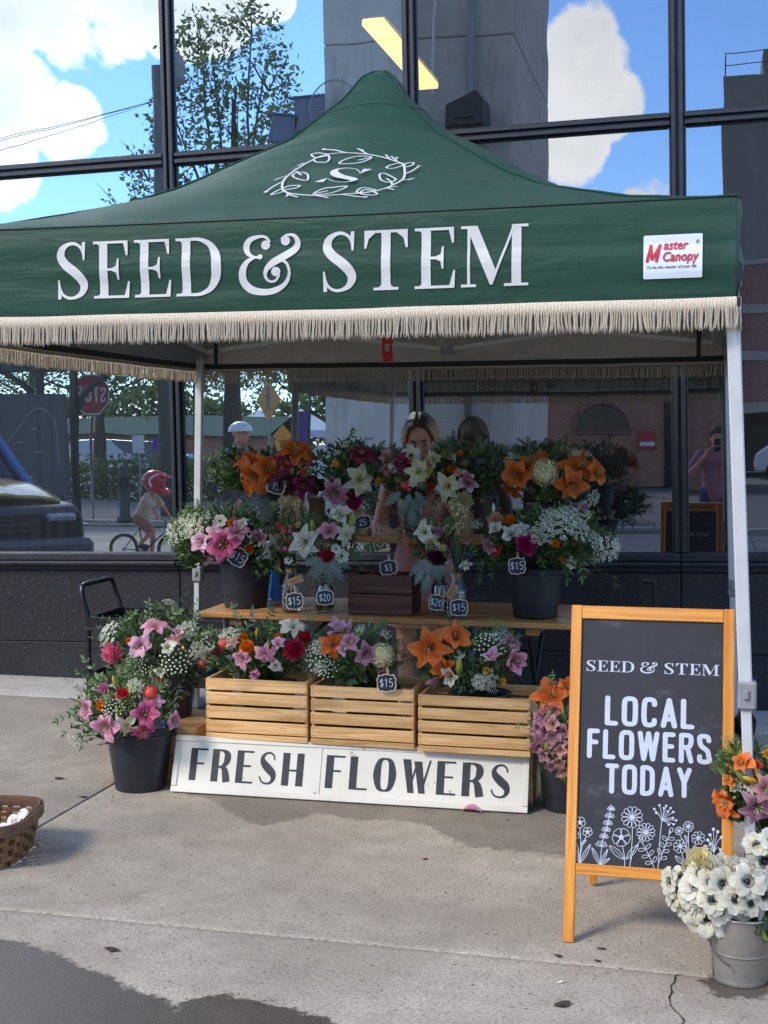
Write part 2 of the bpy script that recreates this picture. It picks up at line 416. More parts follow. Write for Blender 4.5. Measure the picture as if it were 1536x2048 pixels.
def deco(ch):
    k = Ink(); T, t = .25, .06
    def st(x, w=T): k.poly([(x, 0), (x+w, 0), (x+w, 1), (x, 1)])
    def bar(x0, x1, y): k.poly([(x0, y), (x1, y), (x1, y+t), (x0, y+t)])
    if ch == 'F': st(0); bar(.2, .62, 1-t); bar(.2, .50, .5); return k, .62
    if ch == 'L': st(0); bar(.2, .60, 0); return k, .62
    if ch == 'E': st(0); bar(.2, .60, 1-t); bar(.2, .52, .5); bar(.2, .62, 0); return k, .64
    if ch == 'H': st(0); st(.50); bar(.2, .55, .44); return k, .78
    if ch == 'R':
        st(0); k.stroke([(.2, .97, .06), (.38, .96, .08), (.52, .87, .2), (.55, .73, .24), (.50, .58, .18), (.36, .47, .08), (.2, .455, .06)], .1, 6)
        k.stroke([(.36, .46, .10), (.47, .38, .2), (.53, .2, .25), (.57, .0, .25)], .2, 6); return k, .72
    if ch == 'S':
        k.stroke([(.54, .76, .05), (.49, .90, .055), (.36, .97, .06), (.20, .93, .08), (.11, .80, .14), (.16, .65, .22), (.32, .50, .26), (.48, .36, .24), (.53, .21, .17), (.45, .07, .09), (.30, .03, .06), (.13, .08, .055), (.04, .24, .05)], .1, 6); return k, .66
    if ch == 'O':
        k.stroke([(.36, .975, .06), (.18, .88, .16), (.11, .5, .25), (.18, .12, .16), (.36, .025, .06), (.54, .12, .16), (.61, .5, .25), (.54, .88, .16)], .1, 8, closed=True); return k, .76
    if ch == 'W':
        k.poly([(0, 1), (.26, 1), (.40, .0), (.20, 0)]); k.poly([(.20, 0), (.26, 0), (.50, .95), (.44, .95)]); k.poly([(.36, .95), (.62, .95), (.76, 0), (.55, 0)]); k.poly([(.58, 0), (.66, 0), (.92, 1), (.86, 1)]); return k, .94
def mono(ch, w=.155):
    k = Ink(); a = w/2; q = dict(round_=True, sm=False)
    W = .40
    def L(*p): k.stroke(p, w, sm=False, round_=True)
    def C(p, closed=False): k.stroke(p, w, 5, round_=not closed, closed=closed)
    if ch == 'L': L((a, 1-a), (a, a)); L((a, a), (W-a, a)); return k, W
    if ch == 'O': C([(.24, 1-a), (a+.02, .86), (a, .5), (a+.02, .14), (.24, a), (.48-a-.02, .14), (.48-a, .5), (.48-a-.02, .86)], True); return k, .48
    if ch == 'C': C([(.46-a, .76), (.44-a, .88), (.25, 1-a), (a+.03, .87), (a, .5), (a+.03, .13), (.25, a), (.44-a, .12), (.46-a, .24)]); return k, .47
    if ch == 'A': L((a, a), (.24, 1-a)); L((.24, 1-a), (.48-a, a)); L((.15, .30), (.33, .30)); return k, .48
    if ch == 'F': L((a, a), (a, 1-a)); L((a, 1-a), (W-a, 1-a)); L((a, .55), (W-a-.04, .55)); return k, W
    if ch == 'E': L((a, a), (a, 1-a)); L((a, 1-a), (W-a, 1-a)); L((a, .53), (W-a-.04, .53)); L((a, a), (W-a, a)); return k, W
    if ch == 'W': L((a, 1-a), (.20, a)); L((.20, a), (.34, 1-a)); L((.34, 1-a), (.48, a)); L((.48, a), (.68-a, 1-a)); return k, .68
    if ch == 'R': L((a, a), (a, 1-a)); C([(a, 1-a), (.28, 1-a), (.44-a, .86), (.44-a, .66), (.28, .53), (a, .53)]); L((.26, .52), (.45-a, a)); return k, .46
    if ch == 'S': C([(.43-a, .78), (.40-a, .89), (.24, 1-a), (.09, .90), (a, .76), (.13, .60), (.31, .44), (.43-a, .27), (.37, .12), (.22, a), (.09, .11), (a, .25)]); return k, .44
    if ch == 'T': L((a, 1-a), (.44-a, 1-a)); L((.22, 1-a), (.22, a)); return k, .44
    if ch == 'D': L((a, a), (a, 1-a)); C([(a, 1-a), (.24, 1-a), (.44-a, .82), (.46-a, .5), (.44-a, .18), (.24, a), (a, a)]); return k, .47
    if ch == 'Y': L((a, 1-a), (.23, .5)); L((.46-a, 1-a), (.23, .5)); L((.23, .5), (.23, a)); return k, .46
def letters(fn, s, x0, y0, h, gap, width, space, surf, mat, parent, step=.00012, maxe=0):   # the same, every letter its own object
    g = [(None, space) if c == ' ' else fn(c) for c in s]; tot = sum(b for _, b in g)+gap*(len(g)-1); sx = width/tot; x = x0
    for k, b in g:
        if k: i = Ink(); i.put(k, x, y0, sx, h); i.obj(surf, 'letter', mat, parent, step, maxe)
        x += (b+gap)*sx
def word(ink, fn, s, x0, y0, h, gap, width=None, space=.4):     # set a word with glyph maker fn; width = total width
    g = [(None, space) if c == ' ' else fn(c) for c in s]
    tot = sum(b for _, b in g)+gap*(len(g)-1); sx = h if width is None else width/tot; x = x0
    for k, b in g:
        if k: ink.put(k, x, y0, sx, h)
        x += (b+gap)*sx
    return x-gap*sx
# ------------------------------------------------------------------ ground
def conc(name, c1, c2, wet_shade_col):
    t = NT(name); v = t.coord(rand=False)
    big = t.noise(v, 1.1, 5, .6, .4); mid = t.noise(v, 9, 5, .6); fine = t.noise(v, 100, 3, .7); grit = t.n('ShaderNodeTexVoronoi', {'Vector': v, 'Scale': 190.0}).outputs['Distance']
    c = t.mix(t.rng(big, .36, .64), c1, c2); blot = t.rng(t.noise(v, 3.1, 6, .68, .8), .56, .72, 0, .45, True); c = t.mix(blot, c, tuple(x*.62 for x in c1)); c = t.mix(t.math('MULTIPLY', t.rng(mid, .35, .7), .42), c, tuple(x*.62 for x in c1))
    c = t.mix(t.rng(fine, .42, .66, 0, .74), c, tuple(x*.48 for x in c1)); c = t.mix(t.rng(grit, .20, .06, 0, .6), c, tuple(min(1, x*1.75) for x in c2))
    pit = t.rng(t.noise(v, 60, 2, .5), .64, .70, 0, .85, True); c = t.mix(pit, c, tuple(x*.3 for x in c1))
    rust = t.math('MULTIPLY', t.rng(t.noise(t.n('ShaderNodeMapping', {'Vector': v, 'Scale': (1, 5, 1), 'Location': (3.3, 1.1, 0)}).outputs[0], 2.2, 6, .7), .66, .8), .5); c = t.mix(rust, c, (.22, .11, .05))
    at_ = t.n('ShaderNodeAttribute', attribute_name='wet').outputs['Fac']
    edge = t.math('ADD', at_, t.math('MULTIPLY', t.math('SUBTRACT', t.noise(v, 22, 6, .7), .5), .55))
    w = t.math('MULTIPLY', t.rng(edge, .43, .51, smooth=True), t.n('ShaderNodeAttribute', attribute_name='damp_shade').outputs['Fac'])
    wc = t.mix(1.0, c, wet_shade_col, 'MULTIPLY'); c = t.mix(w, c, wc)
    h = t.math('ADD', t.math('MULTIPLY', fine, .7), t.math('ADD', t.math('MULTIPLY', mid, .25), t.math('MULTIPLY', pit, -.5)))
    return t.bsdf(c, t.rng(w, 0, 1, .88, .5), 0, .35, t.bump(h, .36, .003))
m_conc = conc('concrete', sr(160, 148, 131), sr(189, 178, 160), (.23, .215, .21))
m_strip = conc('pale_concrete', sr(176, 170, 160), sr(192, 186, 176), (.5, .5, .5))
def poly_sd(px, py, P):
    d = 1e9; ins = False; n = len(P)
    for i in range(n):
        ax, ay = P[i]; bx, by = P[(i+1) % n]; ex, ey = bx-ax, by-ay; wx, wy = px-ax, py-ay
        t = max(0, min(1, (wx*ex+wy*ey)/(ex*ex+ey*ey+1e-12))); dx, dy = wx-ex*t, wy-ey*t; d = min(d, dx*dx+dy*dy)
        if (ay > py) != (by > py) and px < (bx-ax)*(py-ay)/(by-ay)+ax: ins = not ins
    d = math.sqrt(d); return d if ins else -d
def gp(L): return [tuple(atz(x, y, 0)[:2]) for x, y in L]
WET_SHADE = [(gp([(-60, 1872), (30, 1880), (60, 1890), (130, 1912), (160, 1935), (225, 1955), (250, 1975), (300, 1985), (345, 2008), (352, 2016), (380, 1992), (450, 1990), (560, 2010), (660, 2040), (700, 2070), (-60, 2070)]), 1.0),
       (gp([(372, 1590), (420, 1598), (470, 1632), (520, 1652), (590, 1640), (640, 1626), (720, 1640), (800, 1640), (850, 1650), (930, 1690), (1000, 1700), (1090, 1706), (1180, 1730), (1300, 1752), (1440, 1765), (1470, 1720), (1300, 1640), (1180, 1600), (1080, 1560), (800, 1540), (390, 1540)]), .5),  # wet strip before the sign; its right end paints the chalkboard's shadow
       (gp([(1405, 1960), (1420, 1985), (1470, 1998), (1530, 1996), (1560, 1975), (1540, 1945), (1440, 1945)]), .9),
       (gp([(-20, 1540), (30, 1535), (36, 1548), (-10, 1562)]), .6)]
def wet_shade_at(x, y):
    w = 0; dm = 0
    for P, k in WET_SHADE:
        s = max(0, min(1, .47+poly_sd(x, y, P)/.30))
        if s > w: w = s; dm = k
    return w, dm
sidewalk = tag(put(None, 'sidewalk'), kind='structure')
def slab(name, x0, x1, y0, y1, step, mat, parent, gap=.005, z=0):
    x0 += gap; x1 -= gap; y0 += gap; y1 -= gap; nx, ny = max(2, int((x1-x0)/step)), max(2, int((y1-y0)/step)); b = .006
    def cs(a, c, n): return [a]+[a+b+(c-a-2*b)*i/n for i in range(n+1)]+[c]
    xs, ys = cs(x0, x1, nx), cs(y0, y1, ny); X, Y = len(xs), len(ys); vs = []
    for j in range(Y):
        for i in range(X):
            e = i in (0, X-1) or j in (0, Y-1)
            vs.append((xs[i], ys[j], z-(.003 if e else 0)))
    fs = [(j*X+i, j*X+i+1, (j+1)*X+i+1, (j+1)*X+i) for j in range(Y-1) for i in range(X-1)]
    ring = [i for i in range(X)]+[j*X+X-1 for j in range(1, Y)]+[(Y-1)*X+i for i in range(X-2, -1, -1)]+[j*X for j in range(Y-2, 0, -1)]
    o = len(vs); vs += [(vs[i][0], vs[i][1], z-.1) for i in ring]; m = len(ring)
    fs += [(ring[k], o+k, o+(k+1) % m, ring[(k+1) % m]) for k in range(m)]
    mb = MB(); mb.add(vs, fs, 0, True); me = mb.mesh(name, mat)
    near = x1 > -3.5 and x0 < 1.5 and y1 > 2 and y0 < 7
    if near:
        W, Dm = [], []
        for p in vs:
            a, d = wet_shade_at(p[0], p[1]) if (p[1] > 2.6 and p[0] > -4) else (0, 0)
            W.append(a); Dm.append(d)
        a = me.attributes.new('wet', 'FLOAT', 'POINT'); a.data.foreach_set('value', W)
        a = me.attributes.new('damp_shade', 'FLOAT', 'POINT'); a.data.foreach_set('value', Dm)
    return put(me, name, parent)
GX = [-15.3, -12.1, -9.0, -5.83, -2.65, .56, 3.8, 7.0]
GY = [-6.2, -2.7, .58, 3.885, 7.21]
for i in range(len(GX)-1):
    for j in range(len(GY)-1):
        near = i == 4 and j >= 2
        slab('concrete_slab', GX[i], GX[i+1], GY[j], GY[j+1], .026 if near else .25, m_conc, sidewalk)
strip = tag(put(None, 'border_strip'), kind='structure')
for i in range(len(GX)-1): slab('strip_slab', GX[i]+.4, GX[i+1]+.4, 7.21, WALLY+.02, .2, m_strip, strip, .003, .004)
m_dark = pmat('dark_fill', (.02, .019, .018), .95)
m_asph = pmat('asphalt', (.075, .075, .078), .9, .3, 3, 6, .4, 60)
m_grass = pmat('grass_blades', (.06, .10, .03), .8, .5, 1.5, 5, .5, 30)
mb = MB(); mb.add([(-400, -400, -.16), (400, -400, -.16), (400, 400, -.16), (-400, 400, -.16)], [(0, 1, 2, 3)]); tag(mb.build('ground', pmat('soil', (.11, .105, .095), .95, .3, .4)), kind='structure')
mb = MB(); mb.add([(-15.6, -6.5, -.006), (7.3, -6.5, -.006), (7.3, 7.6, -.006), (-15.6, 7.6, -.006)], [(0, 1, 2, 3)]); tag(mb.build('joint_bed', m_dark), kind='structure')
mb = MB(); mb.add([(-90, -7.9, -.06), (90, -7.9, -.06), (90, -6.3, -.06), (-90, -6.3, -.06)], [(0, 1, 2, 3)]); tag(mb.build('verge', m_grass), kind='structure')
mb = MB(); mb.add([(-120, -30, -.12), (120, -30, -.12), (120, -8.3, -.12), (-120, -8.3, -.12)], [(0, 1, 2, 3)]); tag(mb.build('street', m_asph), kind='structure')
mb = MB()
for k in range(60): mb.box((-89+k*3, -8.1, -.09), (2.99, .3, .16), .02)
tag(mb.build('kerb', m_strip), kind='structure')
# crack in the near slab
m_crack = pmat('crack_shadow', (.008, .008, .008), 1)
mb = MB(); ck = [(1372, 1948), (1352, 1950), (1350, 1962), (1342, 1970), (1344, 1985), (1338, 1996), (1342, 2012), (1352, 2022), (1368, 2040), (1364, 2052), (1374, 2070)]
ck = [Vector(atz(x, y, .0022)) for x, y in ck]; q = []
for i in range(len(ck)-1):
    for k in range(4):
        p = ck[i].lerp(ck[i+1], k/4); q.append(p+Vector((rnd.uniform(-.002, .002), rnd.uniform(-.002, .002), 0)))
for i in range(len(q)-1):
    d = (q[i+1]-q[i]).normalized(); nn = Vector((-d.y, d.x, 0)); w = .0012+.002*rnd.random(); w2 = .0012+.0015*rnd.random()
    mb.add([q[i]-nn*w, q[i]+nn*w2, q[i+1]+nn*w2, q[i+1]-nn*w], [(0, 3, 2, 1)])
tag(mb.build('crack', m_crack, sidewalk))

# ------------------------------------------------------------------ storefront building (its courses run level, the pavement falls to the right)
TILT = .0192
bld = thing('office_building', 'dark office building with tall reflecting windows over speckled black stone behind the canopy', 'building', M=Matrix.Translation((0, WALLY, 0)) @ Matrix.Rotation(-TILT, 4, 'Y'))
def granite():
    t = NT('black_granite'); v = t.coord()
    f = t.noise(v, 110, 3, .6); vo = t.n('ShaderNodeTexVoronoi', {'Vector': v, 'Scale': 95.0}); r = t.n('ShaderNodeSeparateColor', {0: vo.outputs['Color']}).outputs[0]
    c = t.mix(t.rng(f, .35, .7), (.008, .008, .010), (.028, .028, .032)); sp = t.math('MULTIPLY', t.rng(r, .90, 1.0), t.rng(vo.outputs['Distance'], .5, .1)); c = t.mix(sp, c, (.16, .16, .165))
    d = t.rng(t.noise(v, 2.0, 5, .6), .45, .75, 0, .25); c = t.mix(d, c, (.05, .048, .047))
    return t.bsdf(c, t.rng(f, .3, .7, .34, .5), 0, .45)
m_gran = granite()
m_alu = pmat('dark_bronze_frame', (.013, .013, .016), .38, .4, 25, 4, .1, metal=.0, spec=.6)
m_alu2 = pmat('weathered_black_ledge', (.014, .014, .016), .5, .5, 12, 6, .3, 90)
def glass(name, refl_c, fac, tint, dust):
    t = NT(name); v = t.coord()
    wav = t.bump(t.noise(v, 1.1, 2, .5), .020, .06)
    g = t.n('ShaderNodeBsdfGlossy', {'Color': refl_c, 'Roughness': 0.0, 'Normal': wav}); tr = t.n('ShaderNodeBsdfTransparent', {'Color': tint})
    m1 = t.n('ShaderNodeMixShader', {0: fac, 1: tr.outputs[0], 2: g.outputs[0]})
    st = t.n('ShaderNodeMapping', {'Vector': v, 'Scale': (22, 1, .6)}).outputs[0]
    df = t.n('ShaderNodeBsdfDiffuse', {'Color': (.75, .78, .8)})
    k = t.math('MULTIPLY', t.rng(t.noise(st, 1, 4, .6), .35, .75, .6, 1.5), dust)
    m2 = t.n('ShaderNodeMixShader', {0: k, 1: m1.outputs[0], 2: df.outputs[0]}); t.put(t.out.inputs[0], m2.outputs[0]); return t.m
m_glA = glass('clear_reflecting_glass', (.80, .91, 1.0), .53, (.5, .55, .57), .020)
m_glB = glass('dark_reflecting_glass', (.84, .86, .90), .34, (.36, .38, .41), .008)
m_glI = NT('glass_inner'); m_glI.put(m_glI.out.inputs[0], m_glI.n('ShaderNodeBsdfTransparent', {'Color': (.95, .97, .97)}).outputs[0]); m_glI = m_glI.m
ZS, ZT, ZG, ZM, ZTOP = .9105, 3.40, .797, .321, 6.3
MX = [-.171+1.566*k for k in range(-5, 4)]
for k in range(len(MX)-1):
    x0, x1 = MX[k], MX[k+1]; A = x1 < -1.6
    for z0, z1 in ((ZS, ZT), (ZT, ZTOP)):
        mb = MB(); y0, y1 = 0, .008
        mb.add([(x0, y0, z0), (x1, y0, z0), (x1, y0, z1), (x0, y0, z1)], [(0, 1, 2, 3)], 0)
        mb.add([(x0, y1, z0), (x1, y1, z0), (x1, y1, z1), (x0, y1, z1)], [(3, 2, 1, 0)], 1)
        o = mb.build('glass_pane', [m_glA if A else m_glB, m_glI], bld)
    for z0, z1, n in ((ZM, ZG, 'granite_panel'), (-.12, ZM, 'granite_panel')):
        mb = MB(); mb.box(((x0+x1)/2, .06, (z0+z1)/2), (x1-x0-.005, .20, z1-z0-.004), .004); mb.build(n, m_gran, bld)
    mb = MB(); w = .033
    for s in (-1, 1): mb.box((x0+s*.0205, -.012, (ZS+ZTOP)/2), (.026, .075, ZTOP-ZS), .004)
    mb.box((x0, .008, (ZS+ZTOP)/2), (.014, .06, ZTOP-ZS), .002)
    for s in (-1, 1): mb.box((x0+s*.041, .003, (ZS+ZTOP)/2), (.013, .03, ZTOP-ZS), .003)
    mb.build('mullion', m_alu, bld)
    xa, xb = x0+.05, x1-.05
    mb = MB()
    for s in (-1, 1): mb.box(((xa+xb)/2, -.010, ZT+s*.021), (xb-xa+.02, .07, .027), .004)
    mb.box(((xa+xb)/2, .006, ZT), (xb-xa, .055, .014), .002)
    for s in (-1, 1): mb.box(((xa+xb)/2, .004, ZT+s*.041), (xb-xa, .03, .012), .003)
    mb.build('transom', m_alu, bld)
    mb = MB(); mb.box(((x0+x1)/2, -.02, ZS-.028), (x1-x0-.002, .10, .05), .008); mb.box(((x0+x1)/2, -.045, ZS-.066), (x1-x0-.003, .12, .026), .008)
    mb.box(((x0+x1)/2, .03, ZS-.096), (x1-x0-.003, .17, .034), .004); mb.build('window_sill', m_alu2, bld)
mb = MB(); mb.box((-1.7, .15, ZTOP+1.1), (13.2, .5, 2.2), .01); mb.build('fascia', m_gran, bld)
m_room = pmat('dim_room', (.05, .05, .055), .9)
mb = MB(); X0, X1 = MX[0], MX[-1]
mb.add([(X0, .2, .1), (X1, .2, .1), (X1, 7, .1), (X0, 7, .1), (X0, .2, 6.6), (X1, .2, 6.6), (X1, 7, 6.6), (X0, 7, 6.6)], [(0, 1, 2, 3), (7, 6, 5, 4), (3, 2, 6, 7), (0, 3, 7, 4), (2, 1, 5, 6)])
mb.build('interior', m_room, bld)
# things standing inside, on the window bar
t = NT('lit_panel'); e = t.n('ShaderNodeEmission', {'Color': (1, .60, .19), 'Strength': 2.4}); t.put(t.out.inputs[0], e.outputs[0]); m_lamp = t.m
lamp = thing('ceiling_light', 'long glowing amber ceiling light seen through the window above the canopy peak', 'light', at(780, 110, 9.6))
a, b = at(747, 45, 9.1), at(838, 150, 10.3); mb = MB(); dr = (b-a).normalized()
mb.bar(a-dr*.02, b+dr*.3, .16, .05, .006); mb.build('diffuser', m_lamp, lamp, True)
mb = MB(); mb.bar(a+Vector((0, 0, .045))-dr*.03, b+Vector((0, 0, .045))+dr*.3, .20, .035, .004); mb.build('housing', m_alu, lamp, True)
m_blk = pmat('black_sheet', (.008, .008, .01), .35, .4, 9, bump=.4, bscale=14)
# ------------------------------------------------------------------ canopy
XL, XR, YF, YR = -2.82, .02, 4.04, 6.995
CX, CY = (XL+XR)/2, (YF+YR)/2; HX, HY = (XR-XL)/2+.035, (YR-YF)/2+.035; ZV, ZB = 2.275, 1.98
PROF = [(0, 3.128), (.02, 3.122), (.045, 3.095), (.09, 2.99), (.135, 2.915), (.215, 2.785), (.3, 2.70), (.36, 2.635), (.45, 2.54), (.555, 2.462), (.66, 2.405), (.77, 2.352), (.88, 2.31), (.95, 2.288), (1, ZV)]
def zp(s):
    for (a, za), (b, zb) in zip(PROF, PROF[1:]):
        if s <= b: k = (s-a)/(b-a); return za+(zb-za)*k
    return ZV
def fab(name, base, var, rough, spec, wr, tr=0, tc=None):
    t = NT(name); v = t.coord(rand=False)
    w1 = t.noise(t.n('ShaderNodeMapping', {'Vector': v, 'Scale': (1.6, 1.6, 11)}).outputs[0], 1.5, 5, .55, .6); w2 = t.noise(v, 9, 4, .6, 1.5); wv = t.noise(v, 600, 2)
    c = t.mix(t.rng(w2, .3, .7), tuple(x*(1-var) for x in base), tuple(x*(1+var) for x in base))
    h = t.math('ADD', t.math('MULTIPLY', w1, 1.0), t.math('ADD', t.math('MULTIPLY', w2, .30), t.math('MULTIPLY', wv, .012)))
    return t.bsdf(c, rough, 0, spec, t.bump(h, wr, .03), tr, tc)
m_green = fab('green_polyester', (.0145, .060, .039), .10, .55, .35, .30, .36, (.26, .44, .33))
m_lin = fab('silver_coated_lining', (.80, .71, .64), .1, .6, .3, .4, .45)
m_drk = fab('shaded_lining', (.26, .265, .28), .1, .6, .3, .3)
m_piping = pmat('dark_piping', (.010, .022, .018), .5)
m_black = pmat('black_webbing', (.008, .008, .009), .6, .3, 60)
m_white = pmat('white_print', (.54, .53, .50), .55, .05, 30)
can = thing('canopy_tent', 'dark green pop up canopy with cream fringe and SEED & STEM lettering', 'canopy', (CX, CY, 0))
CM = WM[can.name].inverted()
def L(p): return CM @ Vector(p)
def bulge(a, s): return .105*(1-a*a)*math.sin(math.pi*min(1, s))**1.2
def roofp(a, s, lift=0):        # a: -1..1 along the eave, s: 0 apex .. 1 eave, front face; returns world point
    hx = s*HX; sag = bulge(a, s)
    n_ = .006*noise.noise(Vector((a*hx*2.2, s*9, 1.3)))+.004*noise.noise(Vector((a*hx*7, s*14, 4.3)))*s
    return Vector((CX+a*hx, CY-s*HY, zp(s)+sag+n_+lift))
def rotc(p, k):                 # copy of a front point on side k (0 front, 1 right, 2 rear, 3 left)
    d = Vector((p.x-CX, p.y-CY, p.z))
    for _ in range(k): d = Vector((-d.y*HX/HY, d.x*HY/HX, d.z))
    return Vector((CX+d.x, CY+d.y, p.z))
SS = [0, .02, .045, .07, .09, .11, .135, .17, .215, .26, .3, .33, .36, .385, .41, .43, .45, .475, .5, .5275, .555, .58, .61, .635, .66, .69, .72, .745, .77, .80, .83, .855, .88, .90, .92, .95, .98, 1]; NS = len(SS)-1
for nm, off, m in (('roof_panel', 0, m_green), ('roof_lining', -.012, m_lin)):
    for k in range(4):
        mb = MB(); mb.grid(lambda u, v_: L(rotc(roofp(u*2-1, SS[int(round(v_*NS))], off), k)), 60, NS, flip=(off == 0)); mb.build(nm, m, can)
for k in range(4):              # ridge seams
    mb = MB(); mb.tube([L(rotc(roofp(1, s, .004), k)) for s in SS], .0045, 6); mb.build('ridge_seam', m_green, can)
mb = MB(); mb.tube([L(rotc(roofp(u/10-1, .135, .0015), k)) for k in range(4) for u in range(20)], .0022, 5, closed=True); mb.build('cap_seam', m_piping, can)
def vald(x, z, k):
    e = min(abs(x-XL), abs(XR-x)); q = (ZV-z)/(ZV-ZB)
    w = .009*noise.noise(Vector((x*.8+k*7, z*13, .3)))+.0025*noise.noise(Vector((x*2.0, z*30, 5.1+k)))
    return w*math.sin(math.pi*min(1, max(0, q)))**.5*(1+2.2*math.exp(-e*5))+.008*math.sin(math.pi*q)
def valp(x, z, lift=0, k=0):    # front valance, world point
    dz = -.006*math.sin(math.pi*(x-XL)/(XR-XL))+(.004*noise.noise(Vector((x*3, 2, 2))) if z < ZB+.02 else 0)
    return Vector((CX+(x-CX)*HX/((XR-XL)/2)*1.0, CY-HY-.004-lift-vald(x, z, k)*.9, z+dz))
for k in range(4):
    mb = MB(); mb.grid(lambda u, v_: L(rotc(valp(XL+(XR-XL)*u, ZB+(ZV-ZB)*v_, 0, k), k)), 150, 22); mb.build('valance', m_green, can)
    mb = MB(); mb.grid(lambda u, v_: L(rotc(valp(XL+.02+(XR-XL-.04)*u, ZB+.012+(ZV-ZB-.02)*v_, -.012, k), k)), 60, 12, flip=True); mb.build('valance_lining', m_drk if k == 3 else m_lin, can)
    mb = MB(); mb.tube([L(rotc(valp(XL+(XR-XL)*u/40, ZV, .001, k)+Vector((0, 0, .003)), k)) for u in range(41)], .0035, 5); mb.build('eave_piping', m_piping, can)
    mb = MB(); mb.grid(lambda u, v_: L(rotc(valp(XL+.02+(XR-XL-.04)*u, ZB-.012+.028*v_, -.016, k), k)), 40, 1, flip=True); mb.build('inner_hem', m_black, can)
    mb = MB(); mb.tube([L(rotc(valp(XR, ZB+(ZV-ZB)*v_/8, .001, k), k)) for v_ in range(9)], .004, 5); mb.build('corner_seam', m_piping, can)
# fringe
def cordmat(name, c):
    t = NT(name); uv = t.n('ShaderNodeTexCoord').outputs['UV']; s = t.n('ShaderNodeSeparateXYZ', {0: uv})
    ph = t.math('ADD', t.math('MULTIPLY', s.outputs[1], 20.0), t.math('MULTIPLY', s.outputs[0], 2.0)); f = t.math('FRACT', ph); f = t.math('ABSOLUTE', t.math('SUBTRACT', f, .5))
    g = t.n('ShaderNodeNewGeometry').outputs['Random Per Island']
    col = t.mix(t.rng(f, .0, .22, .8, 0), c, tuple(x*.55 for x in c)); col = t.n('ShaderNodeHueSaturation', {'Value': t.rng(g, 0, 1, .84, 1.1), 'Color': col}).outputs[0]
    return t.bsdf(col, .75, 0, .2, t.bump(f, .8, .004))
m_cord = cordmat('cream_cord', (.66, .55, .41)); m_braid = pmat('cream_braid', (.66, .55, .41), .8, .2, 200, 2, .5, 260)
for k in range(4):
    front = k == 0; sp = .0067 if front else .0085; n_ = int((XR-XL)/sp); mb = MB(); r0 = rnd.uniform(0, 9)
    for i in range(n_+1):
        x = XL+(XR-XL)*i/n_; b0 = valp(x, ZB, .004, k)+Vector((0, 0, -.024)); ln = .066+rnd.uniform(-.006, .004)
        cl = noise.noise(Vector((x*9+r0, 1, 0)))*.9+noise.noise(Vector((x*26+r0, 5, 0)))*.8
        lean = cl*.012+rnd.uniform(-.0025, .0025); sway = rnd.uniform(-.004, .004); pts = []; fr = -.003+.006*noise.noise(Vector((x*15, 9, r0)))
        for j in range(6):
            t_ = j/5; pts.append(L(rotc(b0+Vector((lean*t_*t_+sway*math.sin(t_*3), fr*t_-rnd.uniform(0, .0015), -ln*t_)), k)))
        o = len(mb.v); mb.tube(pts, [.0024, .0027, .0028, .0028, .0028, .0021], 6)
        for j in range(6):
            for q in range(6): mb.uv[o+j*6+q] = (q/6, ln*j/5/.066*.5)
    tag(mb.build('fringe', m_cord, can), kind='stuff')
    mb = MB(); nb_ = int((XR-XL)/.0105)
    for i in range(nb_):
        x = XL+(XR-XL)*(i+.5)/nb_; p = valp(x, ZB, .003, k)
        vs = [L(rotc(p+Vector((a*.0054, -c, z)), k)) for z, c in ((.006, .001), (.003, .004), (-.02, .0045), (-.026, .001)) for a in (-1, 0, 1)]
        for q in (1, 4, 7, 10): pass
        fs = [(r_*3+c, r_*3+c+3, r_*3+c+4, r_*3+c+1) for r_ in range(3) for c in range(2)]
        for r_ in range(4):
            w_ = rotc(p+Vector((0, -(.002, .0065, .007, .002)[r_], (.007, .003, -.02, -.027)[r_])), k); vs[r_*3+1] = L(w_)
        mb.add(vs, fs, 0, True)
    tag(mb.build('braid', m_braid, can), kind='stuff')
# lettering on the front valance
xa, xb = at(110, 540, YF-.05).x, at(1059, 540, YF-.05).x
letters(serif, 'SEED & STEM', xa, 2.040, .185, .085, xb-xa, .15, lambda x, y, l: L(valp(CX+(x-CX)*((XR-XL)/2)/HX, y+.0, .0032+l)), m_white, can, .00012, .03)
# maker's patch
px0, px1 = at(1287, 510, YF-.05).x, at(1405, 510, YF-.05).x; pz0, pz1 = 2.045, 2.172; cw = px1-px0
def pp(x, y, l): return L(valp(CX+(px0+x-CX)*((XR-XL)/2)/HX, pz0+y, .0042+l))
ink = Ink(); ink.poly([(cw*a, (pz1-pz0)*b) for a, b in ((.02, 0), (.98, 0), (1, .02), (1, .98), (.98, 1), (.02, 1), (0, .98), (0, .02))])
patch = ink.obj(pp, 'patch', pmat('patch_white', (.66, .70, .75), .5, .03), can, .00012, .02)
m_red = pmat('patch_red', (.50, .02, .03), .5, .05); ink = Ink(); ink.lay = 6
[ink.stroke([(cw*.06+px_*.036+py_*.012, .048+py_*.052) for px_, py_ in q_], .0085, sm=False) for q_ in (((0, 0), (0, 1)), ((0, .95), (.36, .12)), ((.36, .12), (.74, .95)), ((.74, 1), (.74, 0)))]; ink.text('aster', cw*.335, .084, .038, .2, .0009, .9); ink.text('Canopy', cw*.315, .050, .038, .2, .0009, .86)
ink.obj(pp, 'patch_print', m_red, patch, .0002, .012)
m_ink = pmat('dark_print', (.02, .02, .035), .6); ink = Ink(); ink.lay = 4
ink.text('To be the master of your life', cw*.05, .029, .0125, .25, .0001, .98); ink.text('®', cw*.885, .098, .016)
ink.obj(pp, 'patch_small_print', m_ink, patch, .0002)
